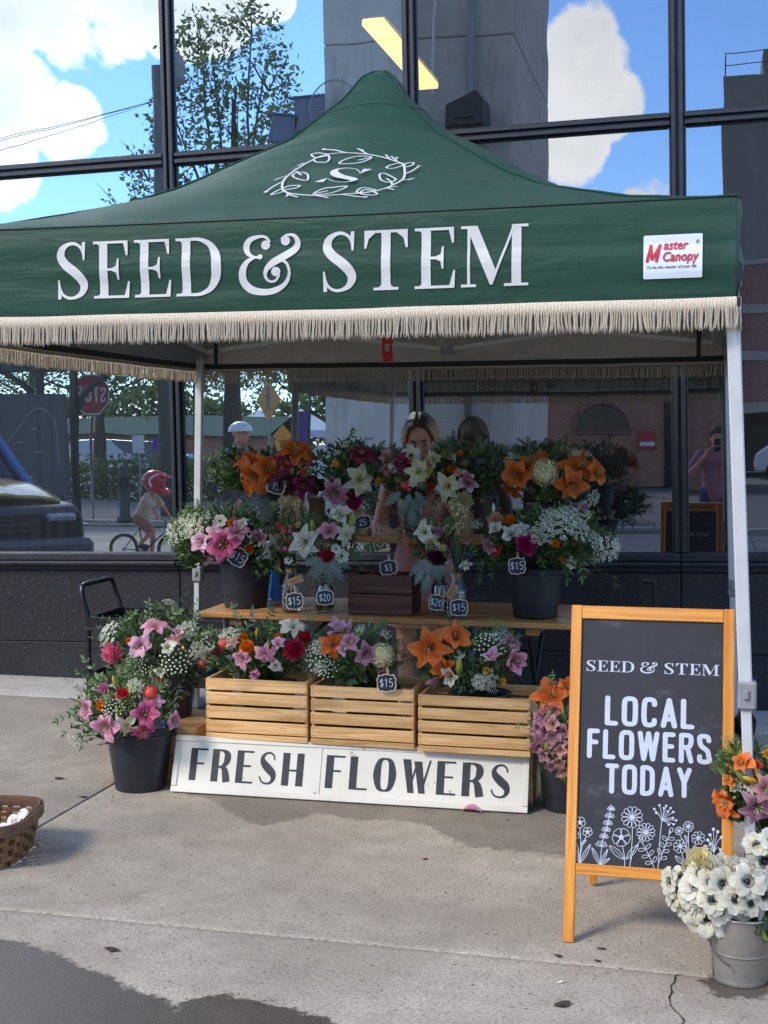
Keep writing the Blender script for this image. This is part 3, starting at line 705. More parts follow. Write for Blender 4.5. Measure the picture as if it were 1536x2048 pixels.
# wreath emblem on the front roof slope
RS = []; acc_ = 0; prev = None
for i in range(61):
    s = 1-i/60*.75; p = Vector((0, CY-s*HY, zp(s)+bulge(0, s)))
    if prev is not None: acc_ += (p-prev).length
    RS.append((acc_, s)); prev = p
def roofd(x, d, lift):          # x metres from centre, d metres up the slope from the eave
    for (a, sa), (b, sb) in zip(RS, RS[1:]):
        if d <= b: s = sa+(sb-sa)*(d-a)/(b-a); break
    else: s = RS[-1][1]
    p = roofp((x-CX)/(s*HX), s, 0); q = roofp((x-CX)/((s-.01)*HX), s-.01, 0); nn = (q-p).cross(Vector((-1, 0, 0))).normalized()
    if nn.z < 0: nn = -nn
    return L(p+nn*(.009+lift))
def runp(px, py):               # photo pixel (given in the emblem crop) -> metres on the slope
    k = ray(500+px/3.84, 250+py/3.84); lo, hi = CY-HY, CY-.1*HY
    for _ in range(40):
        m = (lo+hi)/2; z = CAMH+k.z*m/k.y
        if z > zp((CY-m)/HY)+bulge(max(-1, min(1, (k.x*m/k.y-CX)/((CY-m)/HY*HX))), (CY-m)/HY): lo = m
        else: hi = m
    s_ = (CY-lo)/HY
    for (a, sa), (b, sb) in zip(RS, RS[1:]):
        if s_ >= sb: d = a+(b-a)*(sa-s_)/(sa-sb+1e-9); break
    return (k.x*lo/k.y-CX, d)
ink = Ink(); lw = .0075
def es(pts, w=lw, closed=False): ink.stroke([(*runp(p[0], p[1]), p[2]/3.84/480) if len(p) > 2 else runp(*p) for p in pts], w, 5, closed=closed)
es([(250, 500), (265, 440), (310, 390), (380, 340), (470, 290), (560, 255), (660, 237), (760, 232), (860, 237), (960, 250), (1050, 270), (1120, 292), (1172, 315), (1186, 345), (1190, 390), (1170, 440), (1095, 485), (1000, 520), (900, 538), (780, 545), (640, 552), (500, 553), (370, 547), (290, 535)], lw*1.15, True)
for q in ([(475, 248), (540, 238), (605, 250), (560, 262), (500, 268)], [(490, 280), (540, 265), (600, 255), (612, 275), (590, 298), (540, 300), (510, 298)], [(690, 308), (730, 278), (820, 255), (900, 256), (935, 265), (880, 290), (800, 305)], [(1050, 345), (1075, 325), (1130, 310), (1175, 312), (1185, 325), (1140, 342), (1090, 352)], [(1188, 322), (1220, 308), (1258, 308), (1245, 330), (1200, 345)], [(1000, 390), (1050, 390), (1110, 425), (1120, 440), (1090, 460), (1040, 460), (1005, 440)], [(968, 528), (920, 510), (865, 505), (832, 520), (832, 540)], [(978, 550), (920, 556), (850, 545), (880, 520), (940, 528)], [(490, 545), (560, 510), (650, 500), (745, 495), (690, 520), (600, 540)], [(165, 547), (200, 525), (250, 508), (300, 490), (385, 486), (350, 505), (280, 515), (240, 532)], [(330, 405), (360, 380), (410, 378), (445, 400), (443, 445), (390, 442), (345, 425)]): es(q, lw, True)
for q in ([(750, 232), (660, 215), (570, 210)], [(900, 240), (860, 215), (825, 200)], [(872, 226), (865, 208)], [(935, 265), (835, 281)], [(1080, 278), (1060, 262), (1045, 245)], [(1130, 290), (1105, 270), (1085, 255)], [(1125, 275), (1132, 262)], [(1190, 390), (1240, 375), (1285, 350), (1300, 338)], [(1170, 445), (1215, 438), (1262, 425)], [(1210, 440), (1240, 438)], [(1095, 485), (1085, 460), (1050, 432)], [(1000, 520), (1080, 502), (1135, 495)], [(1060, 508), (1110, 520)], [(700, 550), (800, 565), (885, 572)], [(490, 545), (600, 522)], [(500, 553), (560, 565), (605, 577)], [(290, 542), (320, 555), (370, 567)], [(295, 547), (283, 563)], [(258, 455), (190, 490), (125, 530)], [(285, 410), (235, 425), (190, 445)], [(358, 370), (395, 405)], [(372, 345), (328, 348)], [(400, 322), (362, 326)], [(430, 310), (390, 313)]): es(q)
for q in ((570, 210), (1298, 340), (888, 572), (125, 530)): ink.dot(runp(*q), .0085, 10)
es([(848, 386, 4), (820, 358, 8), (740, 347, 14), (665, 358, 34), (652, 382, 60), (690, 408, 74), (752, 424, 74), (795, 440, 60), (785, 456, 26), (720, 465, 10), (640, 457, 7), (597, 432, 5)])
ink.poly([runp(843, 390), runp(875, 355), runp(940, 357)]); ink.poly([runp(596, 428), runp(568, 463), runp(498, 464)])
ink.obj(lambda x, y, l: roofd(CX+x, y, l), 'emblem', m_white, can, .00003, .02)
# frame
m_pow = pmat('grey_white_powder_coat', (.50, .49, .48), .42, .06, 14, rvar=.05); m_plas = pmat('grey_plastic', (.24, .23, .235), .5, .12, 20)
def leg(x0, y0, dx):
    def px(z): return x0+dx*(1.9-z)/1.65
    o = sub('leg', can, CM @ Matrix.Translation((x0, y0, 0))); WM[o.name] = Matrix.Translation((x0, y0, 0))
    W = lambda p: Vector(p)
    mb = MB(); mb.bar((px(.78), y0, .78), (px(2.24), y0, 2.24), .040, .040, .004, (0, 1, 0)); mb.build('upper_tube', m_pow, o, True)
    mb = MB(); mb.bar((px(.03), y0, .03), (px(.80), y0, .80), .031, .031, .003, (0, 1, 0)); mb.build('lower_tube', m_pow, o, True)
    mb = MB(); mb.box((px(.8)+.004, y0-.002, .805), (.054, .056, .085), .006); mb.box((px(.8), y0-.034, .81), (.018, .012, .03), .004); mb.build('slider', m_plas, o, True)
    mb = MB(); mb.box((px(2.06), y0, 2.055), (.06, .06, .07), .006); mb.build('bracket', m_plas, o, True)
    mb = MB(); mb.box((px(0), y0, .008), (.10, .10, .012), .003); mb.box((px(.03), y0, .026), (.045, .045, .03), .003); mb.build('foot_plate', m_plas, o, True)
leg(.047, YF+.02, .075); leg(.060, YR-.02, .05); leg(-2.83, YR-.02, -.035); leg(XL-.03, YF+.02, -.06)
cor = [Vector((XL, YF+.02, 0)), Vector((XR-.03, YF+.02, 0)), Vector((XR-.03, YR-.02, 0)), Vector((XL+.03, YR-.02, 0))]
def bar(p, q, w=.022): mb = MB(); mb.bar(L(p), L(q), .013, w, .002); mb.build('truss_bar', m_pow, can)
mids = []
for i in range(4):
    a, b = cor[i], cor[(i+1) % 4]; m = (a+b)/2; mids.append(m); ins = (Vector((CX, CY, 0))-m).normalized()
    for s, (p, q) in enumerate(((a, m), (b, m))):
        o1, o2 = ins*.012, ins*.028
        bar(p+o1+Vector((0, 0, 2.06)), q+o1+Vector((0, 0, 2.225))); bar(p+o2+Vector((0, 0, 2.225)), q+o2+Vector((0, 0, 2.05)))
    mb = MB(); mb.box(L(m+ins*.02+Vector((0, 0, 2.045))), (.07, .05, .045) if i % 2 == 0 else (.05, .07, .045), .005); mb.build('truss_joint', m_plas, can); mb = MB(); mb.box(L(m+ins*.02+Vector((0, 0, 2.225))), (.06, .05, .04), .005); mb.build('truss_joint', m_plas, can)
hub = Vector((CX, CY, 0))
for m in mids:
    bar(m+Vector((0, 0, 2.05))+(hub-m).normalized()*.03, hub+Vector((0, 0, 2.26))); bar(m+Vector((0, 0, 2.22))+(hub-m).normalized()*.03, hub+Vector((0, 0, 2.06)))
mb = MB(); mb.tube([L(hub+Vector((0, 0, 2.02))), L(hub+Vector((0, 0, 3.07)))], .016, 10); mb.build('centre_pole', m_pow, can)
mb = MB(); mb.box(L(hub+Vector((0, 0, 2.045))), (.09, .09, .06), .01); mb.build('hub', m_plas, can)
for x, y in ((XL+.10, YR-.05), (XR-.11, YR-.05)):
    mb = MB(); mb.bar(L((x, y, ZB+.01)), L((x, y, ZV-.03)), .022, .003, .001, (0, 1, 0)); mb.build('corner_strap', m_black, can)
# red buckle hanging at the hub
m_rp = pmat('red_plastic', (.38, .012, .012), .35, .1); h0 = at(775, 676, CY-.03)
o = thing('red_buckle', 'small red plastic buckle dangling from the middle of the canopy frame', 'buckle', h0)
mb = MB(); mb.box((0, 0, -.012), (.052, .012, .026), .004); mb.box((-.019, 0, -.04), (.012, .010, .05), .003); mb.box((.014, 0, -.04), (.012, .010, .05), .003); mb.box((.0, 0, -.072), (.045, .012, .03), .004); mb.box((.01, 0, -.092), (.028, .012, .018), .004); mb.box((-.01, 0, -.098), (.018, .014, .016), .005); mb.build('clip_body', m_rp, o)
mb = MB(); mb.tube([(0, 0, -.002), (0, .004, .02), (0, .02, .05)], .003, 6); mb.build('loop', m_black, o)
# ------------------------------------------------------------------ timber furniture
m_pine = wood('pine_x', sr(186, 138, 84), sr(228, 186, 130), 0, .55, 30, .35, .9, .14)
m_pinez = wood('pine_z', sr(184, 138, 88), sr(222, 182, 130), 1, .55, 24, .35, .8, .12)
m_table = wood('table_plank', sr(150, 100, 50), sr(192, 140, 82), 0, .42, 24, .4, .5, .08, .15)
m_walnut = wood('walnut', sr(58, 36, 28), sr(104, 66, 50), 0, .6, 34, .3, .0, .18)
m_honey = wood('honey_x', sr(178, 110, 38), sr(222, 152, 66), 0, .42, 20, .4, .0, .05, .25)
m_honeyz = wood('honey_z', sr(178, 110, 38), sr(222, 152, 66), 2, .42, 20, .4, .0, .05, .25)
m_nail = pmat('nail_steel', (.10, .09, .085), .5, metal=.8)
m_steel = pmat('black_steel', (.012, .012, .013), .42, .3, 20, rvar=.08)
def piece(name, parent, c, size, mat, b=.0025, rot=None, jit=0):   # a board as its own object, grain along its own axes
    me = MB().box((0, 0, 0), size, b).mesh(name, mat); c = Vector(c)+Vector((rnd.uniform(-jit, jit), rnd.uniform(-jit, jit), rnd.uniform(-jit, jit)))
    M = Matrix.Translation(c)
    if rot is not None: M = M @ rot.to_4x4()
    return put(me, name, parent, M)
def crate(label, x0, x1, y0, dep, z0, z1, rz=0, ns=4, base=.03, mats=(m_pine, m_pinez)):
    w, h = x1-x0, z1-z0; t = thing('wooden_crate', label, 'crate', ((x0+x1)/2, y0+dep/2, z0), rz, 'slatted pine crates in a row')
    for s in (-1, 1): piece('end_panel', t, (s*(w/2-.008), 0, h/2+.002), (.014, dep-.024, h-.004), mats[1], .002)
    hb = (h-base); gap = .0105; sh = (hb-gap*(ns-1))/ns
    for side in (-1, 1):
        for k in range(ns): piece('slat', t, (0, side*(dep/2-.006), base+sh/2+k*(sh+gap)), (w, .011, sh), mats[0], .002, None, .0008)
        piece('base_slat', t, (0, side*(dep/2-.005), base/2-.002), (w+.002, .011, base-.006), mats[0], .002)
    piece('floor_board', t, (0, 0, .008), (w-.03, dep-.024, .010), mats[0])
    mb = MB()
    for k in range(ns):
        for sx in (-1, 1):
            for sz in (-.3, .3): mb.box((sx*(w/2-.009), -dep/2-.0002, base+sh/2+k*(sh+gap)+sz*sh), (.003, .002, .0055), .0005)
    tag(mb.build('nail', m_nail, t), kind='stuff'); return t
crate('leftmost pine crate holding pink lilies and a crimson dahlia', -2.196, -1.722, 5.45, .31, .236, .508)
crate('middle pine crate with a price tag clipped on its top slat', -1.706, -1.242, 5.45, .31, .236, .496)
crate('rightmost pine crate holding big orange lilies', -1.220, -.738, 5.43, .33, .236, .481)
def plainbox(label, x0, x1, y0, y1, z1, hole=True, group=None):
    t = thing('wooden_box', label, 'box', ((x0+x1)/2, (y0+y1)/2, 0), 0, group); w, d = x1-x0, y1-y0
    for s in (-1, 1):
        piece('side_board', t, (0, s*(d/2-.008), z1*.26), (w, .016, z1*.5), m_pine); piece('side_board', t, (0, s*(d/2-.008), z1*.76), (w, .016, z1*.48), m_pine)
        piece('end_board', t, (s*(w/2-.008), 0, z1*.5), (.0165, d-.034, z1-.004), m_pinez)
    n = 3
    for k in range(n): piece('top_board', t, (0, -d/2+d/n*(k+.5), z1+.005), (w+.004, d/n-.004, .012), m_pine)
    if hole:
        mb = MB(); mb.lathe([(.0, 0), (.022, 0), (.022, .004), (0, .004)], 16); mb.xf(Matrix.Translation((w*.30, -d/2-.0035, z1*.38)) @ Matrix.Scale(1.8, 4, (1, 0, 0)) @ Matrix.Rotation(R(90), 4, 'X')); mb.build('hand_hole', m_dark, t)
    return t
plainbox('low pine box under the back left flower bucket beside the sign', -2.66, -2.285, 5.545, 5.95, .243)
plainbox('long low pine box behind the left half of the FRESH FLOWERS sign', -2.195, -1.475, 5.50, 5.80, .222, False)
plainbox('long low pine box behind the right half of the FRESH FLOWERS sign', -1.465, -.738, 5.50, 5.80, .222, False)

# the long painted sign
BL, BR = Vector((-2.335, 5.372, .004)), Vector((-.745, 5.412, .004)); ex = (BR-BL).normalized(); SW = (BR-BL).length; SH = .252
ez = Vector((0, .083, .238)).normalized(); ez = (ez-ex*ez.dot(ex)).normalized(); ey = ez.cross(ex)     # ey points back
SM_ = Matrix((( ex.x, ey.x, ez.x, BL.x), (ex.y, ey.y, ez.y, BL.y), (ex.z, ey.z, ez.z, BL.z), (0, 0, 0, 1)))
sign = thing('flower_sign', 'long white painted board lettered FRESH FLOWERS leaning on the crates', 'sign', M=SM_)
def paint():
    t = NT('chipped_white_paint'); v = t.coord(); n1 = t.noise(v, 14, 6, .65); n2 = t.noise(v, 3, 4)
    c = t.mix(t.rng(n2, .3, .7), sr(204, 199, 184), sr(218, 214, 201)); c = t.mix(t.rng(n1, .64, .70, 0, .85, True), c, sr(150, 122, 88)); c = t.mix(t.rng(t.noise(v, 50, 3), .68, .76, 0, .4), c, sr(130, 120, 105))
    return t.bsdf(c, .55, 0, .35, t.bump(n1, .2, .003))
m_paint = paint(); m_sblk = pmat('sign_black', (.018, .018, .022), .6, .4, 40)
piece('sign_board', sign, (SW*.215, .004, SH/2), (SW*.43-.0012, .016, SH), m_paint, .003); piece('sign_board', sign, (SW*.715, .004, SH/2), (SW*.57-.0012, .016, SH), m_paint, .003)
for z in (.0135, SH-.0135): piece('trim_strip', sign, (SW/2, -.0065, z), (SW, .006, .025), m_paint, .0015)
for x in (.0125, SW-.0125): piece('trim_strip', sign, (x, -.0066, SH/2), (.025, .006, SH-.056), m_paint, .0015)
for s, x, w in (('FRESH', .078, .530), ('FLOWERS', .705, .812)): letters(deco, s, x, .055, .142, .17, w, .4, lambda x, y, l: Vector((x, -.0048-l, y)), m_sblk, sign)

# ------------------------------------------------------------------ A-frame chalkboard
AW, AH = .512, 1.056; ab = Vector((-.444, 4.050, 0)); lean = math.atan2(.222, 1.033)
AM = Matrix.Translation(ab) @ Matrix.Rotation(R(.6), 4, 'Z') @ Matrix.Rotation(-lean, 4, 'X')
easel = thing('chalkboard_sign', 'honey framed A shaped chalkboard reading LOCAL FLOWERS TODAY', 'sign', M=AM)
m_chalk = pmat('chalk_white', (.47, .50, .57), .7, .06, 60)
sw = .034
piece('stile', easel, (sw/2, 0, AH/2), (sw, .021, AH), m_honeyz, .0025); piece('stile', easel, (AW-sw/2, 0, AH/2), (sw, .021, AH), m_honeyz, .0025)
piece('rail', easel, (AW/2, .0, AH-.022), (AW-2*sw-.001, .018, .042), m_honey, .002); piece('rail', easel, (AW/2, .0, .226), (AW-2*sw-.001, .018, .034), m_honey, .002)
def slate():
    t = NT('chalkboard'); v = t.coord(); f = t.noise(v, 7, 5, .65); fine = t.noise(v, 300, 2)
    c = t.mix(t.rng(f, .3, .75), (.020, .020, .025), (.029, .029, .035)); sm = t.rng(t.noise(t.n('ShaderNodeMapping', {'Vector': v, 'Scale': (4, 1, 9)}).outputs[0], 1.4, 7, .75), .58, .82, 0, .30); c = t.mix(sm, c, (.3, .3, .3))
    return t.bsdf(c, .62, 0, .4, t.bump(fine, .15, .001))
m_slate = slate()
piece('chalk_panel', easel, (AW/2, .003, (AH-.043+.243)/2), (AW-2*sw-.0005, .008, AH-.043-.243), m_slate, .001)
bk = sub('rear_frame', easel, Matrix.Translation((0, .028, AH-.02)) @ Matrix.Rotation(R(2*12.2+4), 4, 'X'))
for x in (.05, AW-.05): piece('rear_leg', bk, (x, 0, -.52), (.030, .018, 1.03), m_honeyz)
piece('rear_rail', bk, (AW/2, 0, -.80), (AW-.13, .016, .03), m_honey); piece('rear_chalk_panel', bk, (AW/2, .006, -.42), (AW-.10, .008, .72), m_slate, .001); letters(serif, 'SEED & STEM', -.36, -.27, .030, .085, .30, .34, lambda x, y, l: Vector((AW/2-(x+.21), .0108+l, y)), m_chalk, bk, .00004); piece('rear_rail', bk, (AW/2, 0, -.04), (AW-.13, .016, .03), m_honey)
AMI = AM.inverted()
def buv(px, py):                # photo pixel on the board -> board coordinates
    n_ = AM.to_3x3() @ Vector((0, -1, 0)); p0 = AM @ Vector((0, -.002, 0)); k = ray(px, py); t_ = (p0-CAM).dot(n_)/k.dot(n_); q = AMI @ (CAM+k*t_); return q.x, q.z
def cuv(x, y): return buv(1080+x/3.368, 1180+y/3.368)
bs_ = lambda x, y, l: Vector((x, -.0014-l, y))
a = cuv(310, 545); b = cuv(1210, 578); letters(serif, 'SEED & STEM', a[0], (a[1]+b[1])/2, .0345, .085, b[0]-a[0], .22, bs_, m_chalk, easel, .00004)
for s, x0, x1, yb, yt in (('LOCAL', 435, 1040, (905, 945), (705, 740)), ('FLOWERS', 315, 1155, (1125, 1183), (925, 978)), ('TODAY', 435, 1020, (1368, 1405), (1165, 1200))):
    a, b, c = cuv(x0, yb[0]), cuv(x1, yb[1]), cuv(x0, yt[0]); d_ = cuv(x1, yt[1]); letters(mono, s, a[0], (a[1]+b[1])/2, (c[1]+d_[1]-a[1]-b[1])/2, .10, b[0]-a[0], .4, bs_, m_chalk, easel, .00004)
ink = Ink(); lw = .0022
def ln(pts, w=lw): ink.stroke([cuv(*p) for p in pts], w, 5)
def petal(cx, cy, a, r0, r1, wd):
    c, s = math.cos(a), math.sin(a)
    P = lambda u, v_: (cx+c*u-s*v_, cy+s*u+c*v_)
    ink.stroke([cuv(*P(r0, 0)), cuv(*P((r0+r1)*.5, wd)), cuv(*P(r1*.93, wd*.75)), cuv(*P(r1, 0)), cuv(*P(r1*.93, -wd*.75)), cuv(*P((r0+r1)*.5, -wd))], lw*.85, 4, closed=True)
def bloom(cx, cy, r, n, wd, hub=.2, ph=.3):
    for k in range(n): petal(cx, cy, ph+2*math.pi*k/n, r*hub, r, wd)
    ink.dot(cuv(cx, cy), r*hub/3.37/620, 10)
def leaf(x0, y0, x1, y1, w=12, vein=True):
    L_ = math.hypot(x1-x0, y1-y0); nx, ny = -(y1-y0)/L_*w, (x1-x0)/L_*w; m = ((x0+x1)/2, (y0+y1)/2)
    ink.stroke([cuv(x0, y0), cuv(m[0]+nx, m[1]+ny), cuv(x1, y1), cuv(m[0]-nx, m[1]-ny)], lw*.85, 6, closed=True)
    if vein: ln([(x0, y0), (x1, y1)], lw*.6)
bloom(268, 1565, 37, 5, 17, .25); bloom(320, 1630, 32, 5, 14, .25); bloom(237, 1652, 28, 5, 12, .25)
ln([(268, 1602), (275, 1700), (268, 1840)]); ln([(312, 1660), (285, 1720), (270, 1800)]); ln([(240, 1680), (260, 1760), (268, 1820)])
leaf(268, 1838, 218, 1715); leaf(270, 1838, 340, 1713); leaf(277, 1716, 310, 1683, 8)
ln([(480, 1445), (455, 1580), (420, 1700), (404, 1852)])
for x, y, r in ((478, 1470, 26), (468, 1520, 32), (457, 1568, 32), (446, 1612, 30), (430, 1657, 30), (412, 1715, 40)):
    for a in (-2.7, -2.1, -1.4, -.75, -.2): petal(x, y+12, a, 4, r, 7)
leaf(404, 1850, 350, 1735); leaf(404, 1852, 458, 1745, 9); leaf(404, 1852, 470, 1808, 9)
bloom(620, 1530, 72, 12, 14); bloom(713, 1632, 62, 12, 12); bloom(548, 1665, 60, 5, 32, .22)
ln([(622, 1600), (620, 1700), (605, 1870)]); ln([(680, 1680), (630, 1760), (610, 1830)]); ln([(555, 1722), (570, 1800), (570, 1866)])
leaf(566, 1812, 468, 1722, 20); leaf(580, 1812, 662, 1715, 18)
ln([(820, 1552), (806, 1700), (795, 1890)])
for x, y in ((805, 1450), (850, 1455), (880, 1470), (770, 1475), (783, 1500), (898, 1495), (835, 1470), (862, 1492), (895, 1535), (917, 1552), (868, 1580), (900, 1578)):
    ln([(820, 1552), ((820+x)/2+4, (1552+y)/2-6), (x, y)], lw*.8); c_ = cuv(x, y); k_ = .0032; ink.dot((c_[0]-k_*.6, c_[1]+k_*.4), k_*.8, 8); ink.dot((c_[0]+k_*.6, c_[1]+k_*.4), k_*.8, 8); ink.poly([(c_[0]-k_*1.3, c_[1]+k_*.1), (c_[0]+k_*1.3, c_[1]+k_*.1), (c_[0], c_[1]-k_*1.6)])
ln([(880, 1620), (845, 1720), (795, 1850)])
for x, y, a in ((872, 1640, -1.1), (862, 1675, .0), (855, 1690, -2.3), (845, 1720, -.3), (838, 1735, -2.2), (828, 1760, -.1), (815, 1780, -2.0), (812, 1810, -.2)): petal(x, y, a, 0, 42, 10)
ln([(690, 1700), (740, 1800), (775, 1888)])
for x, y, a in ((692, 1705, -1.9), (710, 1745, 3.0), (712, 1745, -.8), (735, 1790, 3.0), (735, 1790, -.9), (757, 1835, 3.1), (760, 1835, -1.0)): petal(x, y, a, 0, 46, 10)
bloom(1000, 1592, 36, 8, 9, .22); bloom(1066, 1670, 44, 8, 12, .22); bloom(945, 1725, 46, 8, 13, .22); bloom(937, 1622, 28, 7, 8, .2); bloom(1062, 1750, 20, 5, 7, .2)
ln([(1000, 1628), (998, 1750), (985, 1830)]); ln([(1050, 1705), (1015, 1760), (995, 1810)]); ln([(955, 1770), (968, 1820), (975, 1850)]); ln([(942, 1648), (970, 1700), (995, 1770)]); leaf(968, 1845, 912, 1790, 14); leaf(1000, 1700, 975, 1650, 9); leaf(985, 1840, 1010, 1760, 9)
for x, y in ((1168, 1610), (1197, 1627), (1145, 1648), (1222, 1665), (1130, 1683), (1148, 1708), (1112, 1725), (1216, 1748), (1105, 1755), (1140, 1770)):
    ln([(x, y), ((x+1172)/2, (y+1760)/2-20), (1172, 1765)], lw*.8); ink.dot(cuv(x, y), .0052 if x != 1105 else .003, 12)
ln([(1172, 1765), (1165, 1850)]); petal(1210, 1840, -2.2, 0, 26, 8); petal(1214, 1840, -.9, 0, 26, 8)
ink.obj(lambda x, y, l: Vector((x, -.0014-l, y)), 'flower_drawing', m_chalk, easel, .00004)

# ------------------------------------------------------------------ plank table and the raised shelf
tb = thing('plank_table', 'long pine plank table with black folding legs under the canopy', 'table', (-1.52, 6.25, 0))
W_ = 1.79
for k in range(4): piece('plank', tb, (0, -.345+.085+k*.172, .7255), (W_, .170, .029), m_table, .005, None, .0007)
for s in (-1, 1): piece('cleat', tb, (s*.72, 0, .692), (.06, .62, .035), m_table)
for s in (-1, 1):
    for a, b in ((-1, 1), (1, -1)):
        mb = MB(); mb.bar((s*.70, a*.27, .675), (s*.70-s*(.0 if a < 0 else .035), b*.27, .0), .032, .022, .003, (1, 0, 0)); mb.build('leg', m_steel, tb)
    mb = MB(); mb.tube([(s*.70, -.2, .12), (s*.70, .2, .12)], .010, 8); mb.tube([(s*.70, .0, .34), (s*.34, .0, .67)], .009, 8); mb.build('brace', m_steel, tb)
sh = thing('raised_shelf', 'narrow raised pine shelf at the back of the plank table', 'shelf', (-1.5, 6.60, .741))
for k in range(2): piece('shelf_plank', sh, (0, -.075+k*.15, .318), (1.66, .146, .032), m_table, .004)
for s in (-1, -.34, .34, 1):
    if abs(s) == 1: piece('upright', sh, (s*.70, 0, .151), (.03, .26, .300), m_walnut)
# ------------------------------------------------------------------ walnut planter with paper
pl = thing('walnut_planter', 'dark walnut wooden planter box with brown paper inside in the middle of the table', 'planter', (-1.527, 6.075, .741))
w, d, h = .312, .20, .19
for s in (-1, 1):
    piece('long_board', pl, (0, s*(d/2-.007), h*.26), (w, .014, h*.50), m_walnut); piece('long_board', pl, (0, s*(d/2-.007), h*.765), (w, .014, h*.46), m_walnut)
    piece('end_board', pl, (s*(w/2-.007), 0, h*.26), (.0142, d-.030, h*.5), m_walnut); piece('end_board', pl, (s*(w/2-.007), 0, h*.765), (.0142, d-.030, h*.46), m_walnut)
piece('base_board', pl, (0, 0, .008), (w-.03, d-.03, .012), m_walnut)
m_kraft = pmat('kraft_paper', sr(168, 124, 86), .8, .15, 20, 5, .15, 40); m_kdark = pmat('brown_crumpled_paper', sr(122, 76, 48), .8, .3, 20, 5, .4, 30)
mb = MB(); mb.grid(lambda u, v_: Vector(((u-.5)*.27, (v_-.5)*.15, .165+.03*noise.noise(Vector((u*7, v_*5, 1)))+.02*noise.noise(Vector((u*19, v_*13, 3))))), 26, 16, smooth=False); mb.build('paper_filling', m_kdark, pl)

# ------------------------------------------------------------------ pails and vases
m_pail = pmat('black_pail_plastic', (.017, .019, .024), .36, .2, 6, spec=.5, rvar=.06, bump=.05, bscale=30); m_mblk = pmat('matte_black_tin', (.010, .010, .011), .55, .3, 8, rvar=.08)
m_soil = pmat('dark_water', (.01, .012, .01), .3)
def pail(label, c, rt, rb, h, group='black flower buckets', mat=None, collar=True, handle=True):
    mat = mat or m_pail; t = thing('bucket', label, 'bucket', c, rnd.uniform(-.4, .4), group)
    mb = MB(); rr = lambda z: rb+(rt-rb)*z/h; z1 = h*.90
    mb.lathe([(0, .004), (rb-.012, .004), (rb-.002, .0), (rb, .004), (rr(.012), .012), (rr(h*.24), h*.24), (rr(h*.25), h*.25), (rr(h*.255)+.001, h*.255), (rr(h*.27)+.001, h*.27), (rr(z1)-.0003, z1-.012), (rr(z1), z1), (rt-.001, h), (rt-.005, h), (rr(z1)-.005, z1), (rb-.006, .008), (0, .009)], 40); mb.build('body', mat, t)
    mb = MB(); mb.lathe([(rt-.001, h-.010), (rt+.007, h-.009), (rt+.009, h-.002), (rt+.004, h+.001), (rt-.004, h)], 40); mb.build('rim', mat, t)
    if collar: mb = MB(); mb.lathe([(rr(z1)-.001, z1-.006), (rr(z1)+.009, z1-.006), (rr(z1)+.009, z1+.001), (rr(z1)-.001, z1+.003)], 40); mb.build('collar', mat, t)
    if handle:
        for s in (-1, 1): mb = MB(); mb.box((s*(rt+.010), 0, h-.03), (.014, .036, .034), .005); mb.build('handle_lug', mat, t)
        mb = MB(); mb.tube([(math.cos(a)*(rt+.016), -abs(math.sin(a))*(rt+.014)*.55, h-.03-math.sin(a)*.045) for a in [math.pi*k/16 for k in range(17)]], .0022, 6); mb.build('handle', m_steel, t)
    mb = MB(); mb.lathe([(0, h*.8), (rr(h*.8)-.006, h*.8)], 24); mb.build('water', m_soil, t); return t
def tin(label, c, rt, rb, h): return pail(label, c, rt, rb, h, 'black tins on the table and shelf', m_mblk, True, False)
pail('glossy black pail at the front left beside the FRESH FLOWERS sign', (-2.505, 5.425, 0), .150, .113, .285)
pail('black pail behind the front left one standing on the low pine box', (-2.505, 5.78, .255), .125, .095, .245)
pail('black pail between the crates and the chalkboard under mauve lilies', (-.60, 5.55, 0), .12, .095, .25)
pail('black pail at the right edge holding orange lilies behind the chalkboard', (.255, 4.30, 0), .135, .105, .27)
tin('black tin at the left end of the plank table under hot pink lilies', (-2.255, 6.135, .741), .130, .104, .245)
tin('black tin at the right end of the plank table under white ammi', (-.808, 6.10, .741), .130, .102, .232)
tin('black tin at the left end of the raised shelf under orange lilies', (-2.24, 6.60, 1.076), .105, .085, .21)
tin('black tin at the right end of the raised shelf under orange lilies and a hydrangea', (-.79, 6.60, 1.076), .125, .10, .17)
for x, y0 in ((-1.958, 5.62), (-1.474, 5.62), (-.979, 5.61)):
    pail({-1.958: 'low black liner pail inside the left pine crate', -1.474: 'low black liner pail inside the middle pine crate', -.979: 'low black liner pail inside the right pine crate'}[x], (x, y0, .25), .125, .10, .22, handle=False)
def galv():
    t = NT('galvanised_steel'); v = t.coord(); f = t.noise(v, 5, 6, .65); g = t.noise(v, 40, 4, .6); vo = t.n('ShaderNodeTexVoronoi', {'Vector': v, 'Scale': 55.0}); s_ = t.n('ShaderNodeSeparateColor', {0: vo.outputs['Color']}).outputs[0]
    c = t.mix(t.rng(f, .3, .7), sr(138, 132, 122), sr(176, 170, 160)); c = t.mix(t.math('MULTIPLY', s_, .2), c, sr(120, 116, 110)); z = t.n('ShaderNodeSeparateXYZ', {0: v}).outputs[2]
    c = t.mix(t.rng(g, .58, .75, 0, .55), c, sr(104, 94, 78)); return t.bsdf(c, t.rng(f, .3, .7, .42, .62), .55, .5, t.bump(g, .2, .003))
gb = thing('metal_bucket', 'worn galvanised metal bucket full of white anemones at the front right', 'bucket', (.088, 3.895, 0)); mb = MB(); rt, rb, h = .098, .078, .20
